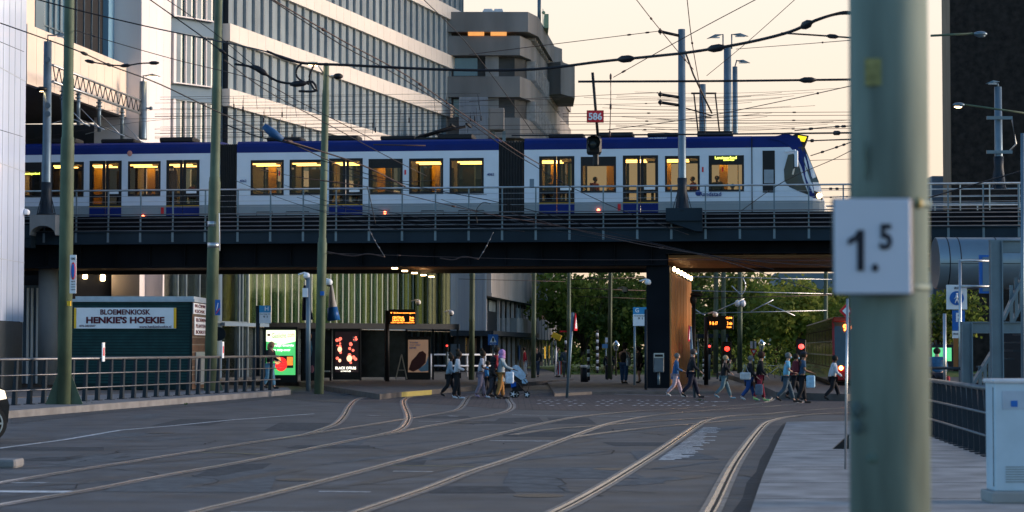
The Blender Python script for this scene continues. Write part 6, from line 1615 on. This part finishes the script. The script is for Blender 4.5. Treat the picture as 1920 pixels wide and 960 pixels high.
# fine mesh of contact wires and droppers before the office and station
rf=random.Random(17)
for i in range(16):
    y=178+i*5.2+rf.uniform(-1,1); x0=rf.choice([150,290,300,430]); x1=rf.choice([700,870,900,1050])
    g=MB(); a=PX(x0,y+4,104); b=PX(x1,y-3,100); g.tube([a,b],.008,4)
    g.build('contact_wire',WM,label=('hair-thin contact wire before the office windows, number %d counted down from the top'%(i+1)),cat='wire',group='fine contact wires before the office facade')
for i in range(40):
    x=rf.uniform(430,900); y=rf.uniform(175,235); a=PX(x,y,100); b=PX(x+rf.uniform(-3,3),y+rf.uniform(12,30),100); g=MB(); g.tube([a,b],.009,4); 
    if i%3==0: g.tube([b+Vector((0,0,.12)),b+Vector((0,0,-.12))],.035,5)
    g.build('dropper_wire',WM,label='short vertical dropper wire hanging before the office windows over the tram roof',cat='wire',group='short dropper wires above the tram roof')
for i in range(26):
    x0=rf.uniform(1080,1250); x1=x0+rf.uniform(200,420); y=rf.uniform(165,250); g=MB(); a=PX(x0,y+rf.uniform(-4,8),98+i*.3); b=PX(min(x1,1600),y+rf.uniform(-8,3),96+i*.3)
    if i>16: a=PX(rf.uniform(420,900),rf.uniform(290,420),62+i*.1); b=PX(a.x/a.y*4000+960+rf.uniform(150,500),(CZ-a.z)/a.y*4000+653+rf.uniform(20,110),60)
    g.tube([a.lerp(b,q/8)-Vector((0,0,.6*(q/8)*(1-q/8))) for q in range(9)],.008,4)
    g.build('span_wire',WM,label='hair-thin sagging span wire crossing in front of the light rail tram and the sky',cat='wire',group='fine span wires around the light rail tram')
# 586 sign & hanging signal
e=empty('hanging_signal',tuple(PX(1113,300,52)),'black traffic signal hanging from the span pipe below a red plate reading 586','signal')
MB().tube([PX(1111,136,52),PX(1121,255,52)],.035,8).build('rod',M['black'],e)
p=PX(1113,272,52); MB().box(p.x-.17,51.8,p.z-.24,p.x+.19,52.1,p.z+.2,ch=.06).build('housing',M['black'],e)
MB().box(p.x-.02,51.85,p.z-.52,p.x+.12,52.0,p.z-.2,ch=.03).build('lower_housing',M['black'],e)
MB().ball(p+Vector((-.02,-.2,.0)),.13,12,8,sc=(1,.35,1)).build('lens',mat('signal_lens',(0.03,0.035,0.04),.15),e)
MB().tube([p+Vector((-.02,-.42,.03)),p+Vector((-.02,-.18,.03))],[.17,.15],12,cap=False).build('visor',M['black'],e)
a=PX(1101,229,51.9);b=PX(1131,208,51.9); pl=MB().box(a.x,51.86,a.z,b.x,51.9,b.z).build('number_plate',M['red'],e)
fr2=MB(); fr2.box(a.x-.012,51.87,a.z-.012,b.x+.012,51.91,b.z+.012); fr2.build('plate_edge',mat('dark_red',(0.2,0.01,0.01),.5),e)
text(pl,'586',M['signwhite'],((a.x+b.x)/2,51.855,(a.z+b.z)/2),(1,0,0),width=.33,height=.18,thick=.03)
wire('thin vertical dropper hanging from the span pipe at the tram roof',[(1145,140,52),(1145,200,52),(1143,255,52)],.012,WP_,(.05,.5,.95))
e=MB(); e.tube([PX(700,251+20,60),PX(798,273,60)],.02,6); e.build('section_insulator',WP_,label='pale section insulator rod in front of the blue roof band',cat='insulator')
g=MB(); g.tube([PX(495,236,60),PX(512,250,60),PX(530,262,60)],[.09,.13,.07],8); g.build('blue_clamp',mat('blue_clamp',(0.02,0.08,0.2),.5),label='blue clamp wrapped on the slanted wire above the tram',cat='clamp')
# lamp/box on railing
p=PX(997,345,91); MB().box(p.x-.09,91,p.z-.14,p.x+.1,91.2,p.z+.22).build('small_cabinet',M['greypan'],label='small grey box fixed on the viaduct railing by the bellows',cat='box')

# ================================================================ PEOPLE
SK={'light':(0.42,0.24,0.17),'mid':(0.22,0.11,0.07),'dark':(0.06,0.03,0.02)}
def skmat(k): return mat('skin_'+k,SK[k],.55,0,.06,8)
def cl(c,n=None): 
    nm='cloth_%d_%d_%d'%tuple(int(v*255) for v in c); return mat(nm,c,.85,0,.2,9)
def skin(name,joints,edges,parent,m,M_,sub=2,root=0):
    me=bpy.data.meshes.new('tmp'); me.from_pydata([j[0] for j in joints],edges,[]); o=bpy.data.objects.new('tmp',me); COL.objects.link(o)
    sm=o.modifiers.new('s','SKIN'); ss=o.modifiers.new('u','SUBSURF'); ss.levels=sub; ss.render_levels=sub
    d=me.skin_vertices[0].data
    for i,j in enumerate(joints):
        r_=j[1]; d[i].radius=r_ if isinstance(r_,tuple) else (r_,r_); d[i].use_root=(i==root)
    dg=bpy.context.evaluated_depsgraph_get(); nm=bpy.data.meshes.new_from_object(o.evaluated_get(dg)); bpy.data.objects.remove(o)
    b=Vector(parent['wl'])
    nm.transform(Matrix.Translation(-b)@M_); nm.materials.clear(); nm.materials.append(m)
    for p in nm.polygons: p.use_smooth=True; p.material_index=0
    nm.name=name; ob=bpy.data.objects.new(name,nm); COL.objects.link(ob); ob.parent=parent; ob['wl']=list(b); return ob
def person(label,px,feet,head,z=0.0,face=1,top=(0.02,0.02,0.02),bot=(0.02,0.02,0.03),shoe=(0.02,0.02,0.02),hair=(0.02,0.015,0.01),sk='light',stride=.5,arm='swing',coat=0,skirt=None,mask=False,hstyle='short',bag=None,shorts=False,Y=None,sleeve='long',group=None,rz=None,lean=.05,hood=None,scarf=None,pos=None,cap=None,pack=None,width=1.15):
    if pos: g0=Vector(pos); hgt=head
    else:
        g0=Gd(px,feet,z); s_=FPX/g0.y*CP; hgt=(feet-head)/s_ if head>50 else head
    hgt=max(1.0,min(hgt,1.9)); k=hgt/1.75
    e=empty('person',(g0.x,g0.y,g0.z),label,'person',group)
    ang=(0 if face>0 else math.pi) if rz is None else rz
    M_=Matrix.Translation(g0)@Matrix.Rotation(ang,4,'Z')@Matrix.Diagonal((k,k*width,k,1))
    s=stride*.82; ln=lean
    hipz=.93-.04*s
    J={}
    pel=(0,0,hipz); J=[(pel,(.13,.10)),((ln*.5,0,1.13),(.125,.095)),((ln,0,1.33),(.15,.11)),((ln*1.2,0,1.46),(.055,.055)),((ln*1.5+.01,0,1.55),(.055,.06)),((ln*1.5+.02,0,1.64),(.085,.10)),((ln*1.5+.01,0,1.72),(.06,.07))]
    J=[(p,(b_,a_)) if False else (p,(a_,b_)) for p,(a_,b_) in J]
    E=[(0,1),(1,2),(2,3),(3,4),(4,5),(5,6)]
    legs=[]
    for sd,ph in ((1,1),(-1,-1)):
        y=.09*sd; st_=s*ph
        hp=(0,y,hipz-.04)
        if st_>=0: kn=(.20*st_,y,.50); an=(.36*st_,y,.09); to=(.36*st_+.16,y,.05)
        else: kn=(.10*st_+.03,y,.49); an=(-.44*-st_,y,.09+.12*-st_); to=(-.44*-st_+.12,y,.035+.03*-st_)
        legs.append((hp,kn,an,to))
    arms=[]
    for sd,ph in ((1,-1),(-1,1)):
        sh_=(ln,.19*sd,1.40); st_=s*ph
        if arm=='swing': el=(ln+.10*st_-.03,.24*sd,1.12); wr=(ln+.28*st_+.05,.22*sd,.90+.05*max(st_,0))
        elif arm=='push': el=(ln+.16,.22*sd,1.14); wr=(ln+.42,.17*sd,1.06)
        elif arm=='phone': el=(ln+.08,.24*sd,1.12); wr=(ln+.27,.08*sd,1.20)
        elif arm=='face': el=(ln+.12,.22*sd,1.14); wr=(ln+.20,.05*sd,1.46) if sd<0 else (ln+.25,.15,1.05)
        elif arm=='hold': el=(ln+.02,.25*sd,1.13); wr=(ln+.26,.16*sd,1.05)
        else: el=(ln,.25*sd,1.12); wr=(ln+.04,.24*sd,.88)
        arms.append((sh_,el,wr))
    for hp,kn,an,to in legs:
        n=len(J); J+=[(hp,.085),(kn,.055),(an,.036),((an[0]+.05,an[1],an[2]-.045),.036),(to,.025)]; E+=[(0,n),(n,n+1),(n+1,n+2),(n+2,n+3),(n+3,n+4)]
    for sh_,el,wr in arms:
        n=len(J); d=(Vector(wr)-Vector(el)).normalized(); pm=Vector(wr)+d*.07
        J+=[(sh_,.052),(el,.038),(wr,.026),(tuple(pm),(.036,.018))]; E+=[(2,n),(n,n+1),(n+1,n+2),(n+2,n+3)]
        side=Vector((0,0,1)).cross(d); side=side.normalized() if side.length>.05 else Vector((1,0,0))
        for f_ in range(4):
            L_=(.065,.075,.07,.055)[f_]; o_=side*(.024*(f_-1.5)); a=pm+o_+d*.02; b=a+d*L_*.5+Vector((.006,0,-.004)); c=b+d*L_*.5+Vector((.012,0,-.01))
            m_=len(J); J+=[(tuple(a),.0095),(tuple(b),.0085),(tuple(c),.007)]; E+=[(n+3,m_),(m_,m_+1),(m_+1,m_+2)]
        a=Vector(wr)+d*.03+side*.035; b=a+d*.035+side*.012; m_=len(J); J+=[(tuple(a),.011),(tuple(b),.009)]; E+=[(n+2,m_),(m_,m_+1)]
    # nose
    hx=ln*1.5+.02; m_=len(J); J+=[((hx+.105,0,1.625),.014)]; E+=[(5,m_)]
    skin('body',J,E,e,skmat(sk),M_,1)
    # garments
    tm=cl(top); T=[((0,0,hipz-.02),(.17,.135)),((ln*.5,0,1.13),(.165,.13)),((ln,0,1.34),(.19,.135)),((ln*1.2,0,1.47),(.07,.07))]; ET=[(0,1),(1,2),(2,3)]
    if coat: T+=[((-.0,0,hipz-.1-coat*.5),(.165+coat*.05,.13)),((-.01,0,hipz-.1-coat),(.18+coat*.08,.14))]; ET+=[(0,4),(4,5)]
    if sleeve!='none':
        for sh_,el,wr in arms:
            n=len(T)
            if sleeve=='long': T+=[(sh_,.08),(el,.064),(tuple(Vector(el).lerp(Vector(wr),.93)),.042)]; ET+=[(2,n),(n,n+1),(n+1,n+2)]
            else: T+=[(sh_,.075),(tuple(Vector(sh_).lerp(Vector(el),.75)),.062)]; ET+=[(2,n),(n,n+1)]
    skin('jacket' if sleeve=='long' else 'shirt',T,ET,e,tm,M_,2)
    if skirt:
        g=MB(M=M_); g.tube([(0,0,hipz+.05),(.0,0,hipz-.15),(-.01,0,hipz-skirt)],[.15,.2,.23],14); g.build('skirt',tm,e)
    B_=[((0,0,hipz+.02),(.165,.125))]; EB=[]
    for hp,kn,an,to in legs:
        n=len(B_); kk_=tuple(kn); 
        if shorts: B_+=[(hp,.105),(tuple(Vector(hp).lerp(Vector(kn),.85)),.088)]; EB+=[(0,n),(n,n+1)]
        else: B_+=[(hp,.118),(kk_,.088),(tuple(Vector(kn).lerp(Vector(an),.95)),.068)]; EB+=[(0,n),(n,n+1),(n+1,n+2)]
    skin('shorts' if shorts else 'trousers',B_,EB,e,cl(bot),M_,2)
    for hp,kn,an,to in legs:
        S=[((an[0]-.05,an[1],an[2]-.045),.042),((an[0]+.05,an[1],an[2]-.05),.045),((to[0]+.05,to[1],to[2]-.012),.034),((an[0],an[1],an[2]+.01),.045)]
        skin('shoe',S,[(0,1),(1,2),(0,3)],e,cl(shoe),M_,1)
    hc=(hx-.018,0,1.66)
    if hood: g=MB(M=M_); g.ball((hx-.03,0,1.635),.135,12,8,sc=(1,.95,1.15)); g.ball((hx-.04,0,1.50),.12,12,8,sc=(1.1,1.2,.8)); g.build('headscarf' if scarf else 'hood',cl(hood),e)
    else:
        g=MB(M=M_)
        if hstyle=='short': g.ball(hc,.115,12,8,sc=(1.0,.9,.98)); 
        if hstyle=='curly': g.ball((hx-.02,0,1.68),.145,12,8,sc=(1,1,.95)); 
        if hstyle=='afro': g.ball((hx-.03,0,1.68),.14,12,8); g.ball((hx-.06,0,1.80),.075,10,6)
        if hstyle=='bun': g.ball(hc,.115,12,8,sc=(1,.9,1)); g.ball((hx-.06,0,1.79),.07,10,6)
        if hstyle=='long': g.ball(hc,.118,12,8,sc=(1,.92,1)); g.tube([(hx-.08,0,1.66),(hx-.11,0,1.5),(hx-.10,0,1.38)],[.09,.08,.04],8)
        g.build('hair',cl(hair),e)
    # face in front of hair
    g=MB(M=M_); g.ball((hx+.035,0,1.632),.088,12,8,sc=(.85,.82,1.1)); g.build('face',skmat(sk),e)
    g=MB(M=M_)
    for sd in (-1,1): g.ball((hx+.103,sd*.03,1.655),.012,6,4)
    g.build('eyes',M['dark'],e)
    if mask: g=MB(M=M_); g.ball((hx+.065,0,1.598),.07,10,7,sc=(.85,.95,.75)); g.build('face_mask',cl((0.16,0.32,0.42)),e)
    if cap: g=MB(M=M_); g.ball((hx-.01,0,1.70),.12,12,8,sc=(1.05,.95,.6)); g.box(hx+.05,-.07,1.69,hx+.2,.07,1.705); g.build('cap',cl(cap),e)
    if pack: g=MB(M=M_); g.box(ln-.34,-.14,1.05,ln-.13,.14,1.45,ch=.05); g.build('strap',cl(pack),e)
    return e,M_
def bag(label,M_,x,y,z,w,h_,c,cat='bag',strap=None):
    g=MB(M=M_); g.box(x-w/2,y-.05,z-h_,x+w/2,y+.05,z,ch=.04)
    if strap: g.tube([(x-w*.3,y,z-.02),(x,y*.6,strap),(x+w*.3,y,z-.02)],.014,5)
    g.build('shoulder_bag' if strap else 'carrier_bag',cl(c),label=label,cat=cat)
W_=(0.45,0.48,0.53)
person('woman in denim vest and black trousers walking behind the white-topped woman',842,745,665,top=(0.18,0.25,0.32),bot=(0.012,0.012,0.015),sk='dark',stride=.9,arm='swing',hstyle='bun')
person('woman in white top and wide black trousers leading the two at left of the crowd',856,748,659,top=W_,bot=(0.01,0.01,0.012),shoe=W_,sk='dark',stride=.35,arm='hold',hstyle='bun',width=1.1)
person('woman in striped top holding the boy close in the pram group',901,746,658,top=(0.30,0.32,0.38),bot=(0.20,0.17,0.22),shoe=(.25,.2,.3),sk='dark',stride=.5,arm='hold',hstyle='bun',sleeve='short')
person('boy in a bright blue top walking in the pram group',911,744,677,top=(0.03,0.16,0.36),bot=(0.02,0.02,0.025),sk='dark',stride=.5,hstyle='short')
person('child in black hooded coat and big white shoes before the grey-coated pusher',922,748,670,top=(0.012,0.012,0.014),bot=(0.03,0.03,0.04),shoe=W_,sk='dark',stride=.6,hood=(0.012,0.012,0.014),width=1.25,coat=.12)
person('tall man with red collar behind the group with the pram',927,745,650,top=(0.16,0.01,0.02),bot=(0.02,0.02,0.02),sk='dark',stride=.4)
pr,PM=person('woman in long grey coat and lilac headscarf pushing the pram',938,748,657,top=(0.24,0.30,0.34),bot=(0.32,0.16,0.05),shoe=(.02,.02,.02),sk='dark',stride=.35,arm='push',hood=(0.35,0.20,0.42),scarf=True,coat=.22,width=1.15)
bag('round white carrier bag hanging from the pram pusher wrist',PM,.34,-.2,.98,.30,.42,(0.55,0.62,0.72))
# pram
g0=Gd(972,746,0); Y=g0.y
e=empty('pram',tuple(g0),'black pram with pale blue cover pushed in front of the grey-coated woman','pram')
def q(px,py): return PX(px,py,Y)
for px,py,r_ in ((962,741,.14),(988,741,.12),(968,740,.12)):
    yy=Y+(.45 if px==968 else 0); p=q(px,py); w=MB().tube([(p.x,yy-.02,r_),(p.x,yy+.03,r_)],r_,20).build('wheel',M['rubber'],e)
    g=MB(); 
    for k in range(5): t=k*1.2566; g.bar((p.x,yy-.03,r_),(p.x+r_*.75*math.cos(t),yy-.03,r_+r_*.75*math.sin(t)),.025,.015,up=(0,1,0))
    g.tube([(p.x,yy-.035,r_),(p.x,yy-.02,r_)],.05,10); g.build('rim',M['signwhite'],w)
g=MB()
for dy in (0,.42):
    a=Vector((0,dy,0)); g.tube([q(953,692)+a,q(965,712)+a,q(986,737)+a],.018,6); g.tube([q(962,740)+a,q(978,712)+a],.018,6); g.tube([q(982,712)+a,q(992,724)+a,q(988,738)+a],.016,6)
g.tube([q(953,692),q(953,692)+Vector((0,.42,0))],.02,6)
g.build('frame',M['black'],e)
def side(pts,y0,y1,name,m): 
    P_=[q(*p_) for p_ in pts]; MB().xprism([(p_.x,p_.z) for p_ in P_],Y+y0,Y+y1).build(name,m,e)
side([(958,700),(966,690),(984,708),(990,716),(978,722),(964,712)],.02,.42,'seat',M['black'])
side([(957,697),(960,689),(966,684),(972,686),(980,694),(986,703),(985,709),(978,713),(968,706)],-.01,.46,'canopy',cl((0.38,0.50,0.62)))
side([(957,718),(968,716),(968,727),(959,728)],.05,.4,'basket_blue',cl((0.01,0.10,0.45)))
side([(960,726),(981,722),(980,733),(961,734)],.05,.4,'basket',M['black'])
side([(978,713),(986,710),(990,716),(986,720),(979,719)],0,.42,'footmuff',cl((0.30,0.45,0.58)))
# right of the pier
w,MW=person('woman in black tank top and jeans looking at her phone on the pier island',1170,719,641,z=.12,top=(0.012,0.012,0.012),bot=(0.03,0.07,0.16),sk='light',stride=.12,arm='phone',hstyle='bun',sleeve='none',rz=R(60))
bag('white shoulder bag on the woman with the phone',MW,-.12,-.25,1.15,.3,.35,(0.5,0.55,0.6),strap=1.45)
person('person in black coat and shorts standing in the shadow left of the dark pier',1199,718,650,z=.12,top=(0.01,0.01,0.01),bot=(0.01,0.01,0.01),sk='light',stride=.25,shorts=True,coat=.1,rz=R(200),hstyle='long',width=1.3)
person('grey-haired woman in blue jacket and pale pink trousers by the copper wall',1266,745,663,top=(0.03,0.10,0.24),bot=(0.42,0.33,0.38),shoe=(.5,.5,.5),hair=(0.13,0.125,0.12),stride=.95,arm='hold',hstyle='short',coat=.05,width=1.15)
person('masked man in dark suit walking behind the leaning sign post',1296,746,655,top=(0.012,0.014,0.02),bot=(0.012,0.014,0.03),stride=.95,mask=True,hair=(0.06,0.05,0.05))
person('woman in black jacket and grey jeans touching her face mask',1357,748,667,top=(0.012,0.012,0.014),bot=(0.10,0.16,0.19),shoe=(.2,.3,.35),hair=(0.35,0.25,0.15),stride=1.0,arm='face',mask=True,coat=.08,width=1.15)
w,MW=person('grey-haired woman in long black coat and blue jeans with a white bag',1404,752,668,top=(0.012,0.012,0.014),bot=(0.02,0.06,0.2),shoe=(.4,.45,.5),hair=(0.13,0.125,0.12),stride=.85,mask=True,coat=.25,width=1.15)
bag('white shoulder bag on the grey-haired woman in the black coat',MW,-.16,-.26,1.12,.42,.28,(0.45,0.48,0.5),strap=1.42)
w,MW=person('curly-haired woman in black dress and red patterned trousers',1424,752,662,top=(0.01,0.01,0.012),bot=(0.20,0.02,0.04),shoe=(.25,.5,.2),hair=(0.035,0.015,0.01),stride=.6,mask=True,hstyle='curly',coat=.2,width=1.1)
bag('grey carrier bag held low by the curly-haired woman',MW,-.05,-.26,.62,.28,.4,(0.10,0.13,0.18))
person('man in light blue short-sleeved shirt and grey trousers striding right',1474,754,662,top=(0.14,0.38,0.55),bot=(0.05,0.08,0.11),hair=(0.13,0.13,0.13),stride=.95,arm='hold',mask=True,sleeve='short',width=1.2)
person('person in dark red shirt half hidden between the two striding men',1489,750,664,top=(0.10,0.01,0.02),bot=(0.012,0.012,0.014),sk='mid',stride=.9,mask=True)
w,MW=person('man in dark blue shirt and cap with a red shoulder strap',1503,756,660,top=(0.03,0.07,0.13),bot=(0.012,0.012,0.016),sk='mid',stride=.45,arm='hold',cap=(0.02,0.02,0.03),pack=(0.12,0.02,0.03),sleeve='short',width=1.2)
bag('light blue carrier bag held by the man in the cap',MW,.28,-.2,.95,.3,.42,(0.30,0.48,0.62))
person('man in white shirt and black trousers walking in front of the red tram',1562,752,667,top=W_,bot=(0.012,0.012,0.014),sk='dark',stride=.95,arm='swing',hstyle='short',hair=(.01,.01,.01),width=1.1)
# left pedestrian
person('young woman in black hoodie and flared light jeans before the lit advert board',505,729,637,z=.2,top=(0.012,0.012,0.014),bot=(0.10,0.22,0.32),hair=(0.25,0.15,0.07),stride=.5,arm='hold',hstyle='long',rz=R(-20))
# distant people
for px,ft,hd,t_,b_,l,rz in ((985,702,667,(0.25,0.01,0.02),(0.5,0.5,0.5),'far person in red jacket and white trousers before the dark podium',180),(1005,703,668,(0.015,0.015,0.02),(0.04,0.06,0.1),'far person in dark clothes right of the red-jacketed one',-90),(1042,703,666,(0.03,0.07,0.12),(0.03,0.05,0.08),'far person in blue shirt by the striped barrier panel',0),(1060,702,666,(0.05,0.08,0.1),(0.08,0.09,0.1),'far person in grey standing behind the leaning warning sign',90),(1135,707,672,(0.01,0.015,0.02),(0.01,0.01,0.02),'far dark figure beside the green pole among trees',90)):
    person(l,px,ft,1.7,z=0 if px>1100 else .2,top=t_,bot=b_,stride=.2,arm='hang',rz=R(rz),pos=(PX(px,0,122).x,122-(4 if px>1100 else 0),.2 if px<1100 else 0))
w,MW=person('person in blue shirt walking away between foreground pole and parking sign',1755,0,1.75,top=(0.03,0.10,0.2),bot=(0.02,0.02,0.03),stride=.3,rz=R(90),pos=(PX(1752,0,70).x,70,0.1),width=1.2)
bag('red and white carrier bag beside the blue-shirted walker at right',MW,0,-.28,.85,.2,.3,(0.4,0.05,0.06))
ad('lit green advert panel far right behind the parking sign post',1748,652,1784,677,84,EM('poster_green2',(0.1,0.5,0.2),.5,.4,2))
# passengers inside the light rail tram
for i,(px,sc_) in enumerate(((213,0),(262,0),(352,0),(1027,0),(1066,0),(1300,0),(1345,0),(1372,0),(1110,0),(655,0))):
    p=BR@Vector((tu(px),VC-.2+.3*(i%2),Z0+.1-.35*(i%3==1)))
    person(['passenger standing in the door of the rear tram section','passenger seen in the wide window of the rear tram section','passenger behind the second door of the rear tram section','dark passenger behind the first door of the front tram section','passenger leaning at the right leaf of the first front section door','passenger low in the window behind the tall mast','passenger beside the front destination display','dark passenger in the window nearest the driver cab','passenger low in the window behind the hanging signal','passenger behind the door of the middle tram section'][i],0,0,1.65,pos=tuple(p),top=[(0.02,0.02,0.03),(0.05,0.05,0.06),(0.25,0.02,0.02)][i%3],bot=(0.02,0.02,0.03),stride=0.05,arm='hang',rz=R(40*i))
# bicycle
g0=Gd(1460,716,0); Yb=116; x0=PX(1460,0,Yb).x
e=empty('bicycle',(x0,Yb,.05),'parked bicycle with one wheel showing between the curly-haired woman and the men','bicycle')
for dx in (-1.0,0):
    g=MB(); n=20
    g.tube([(x0+dx+.34*math.cos(2*math.pi*k/n),Yb,.4+.34*math.sin(2*math.pi*k/n)) for k in range(n+1)],.018,5)
    for k in range(6): t=k*math.pi/6; g.bar((x0+dx-.33*math.cos(t),Yb,.4-.33*math.sin(t)),(x0+dx+.33*math.cos(t),Yb,.4+.33*math.sin(t)),.008)
    g.build('wheel',M['black'],e)
g=MB(); g.tube([(x0,Yb,.4),(x0-.12,Yb,.95),(x0-.1,Yb,1.05)],.02,5); g.tube([(x0-.12,Yb,.85),(x0-.62,Yb,.45),(x0-1,Yb,.4),(x0-.7,Yb,.9),(x0-.62,Yb,.45)],.02,5); g.tube([(x0-.12,Yb,.9),(x0-.7,Yb,.9)],.02,5); g.build('frame',M['steel'],e)
MB().box(x0-.85,Yb-.06,.97,x0-.6,Yb+.06,1.02,ch=.02).build('saddle',M['black'],e)
bpy.context.view_layer.update()
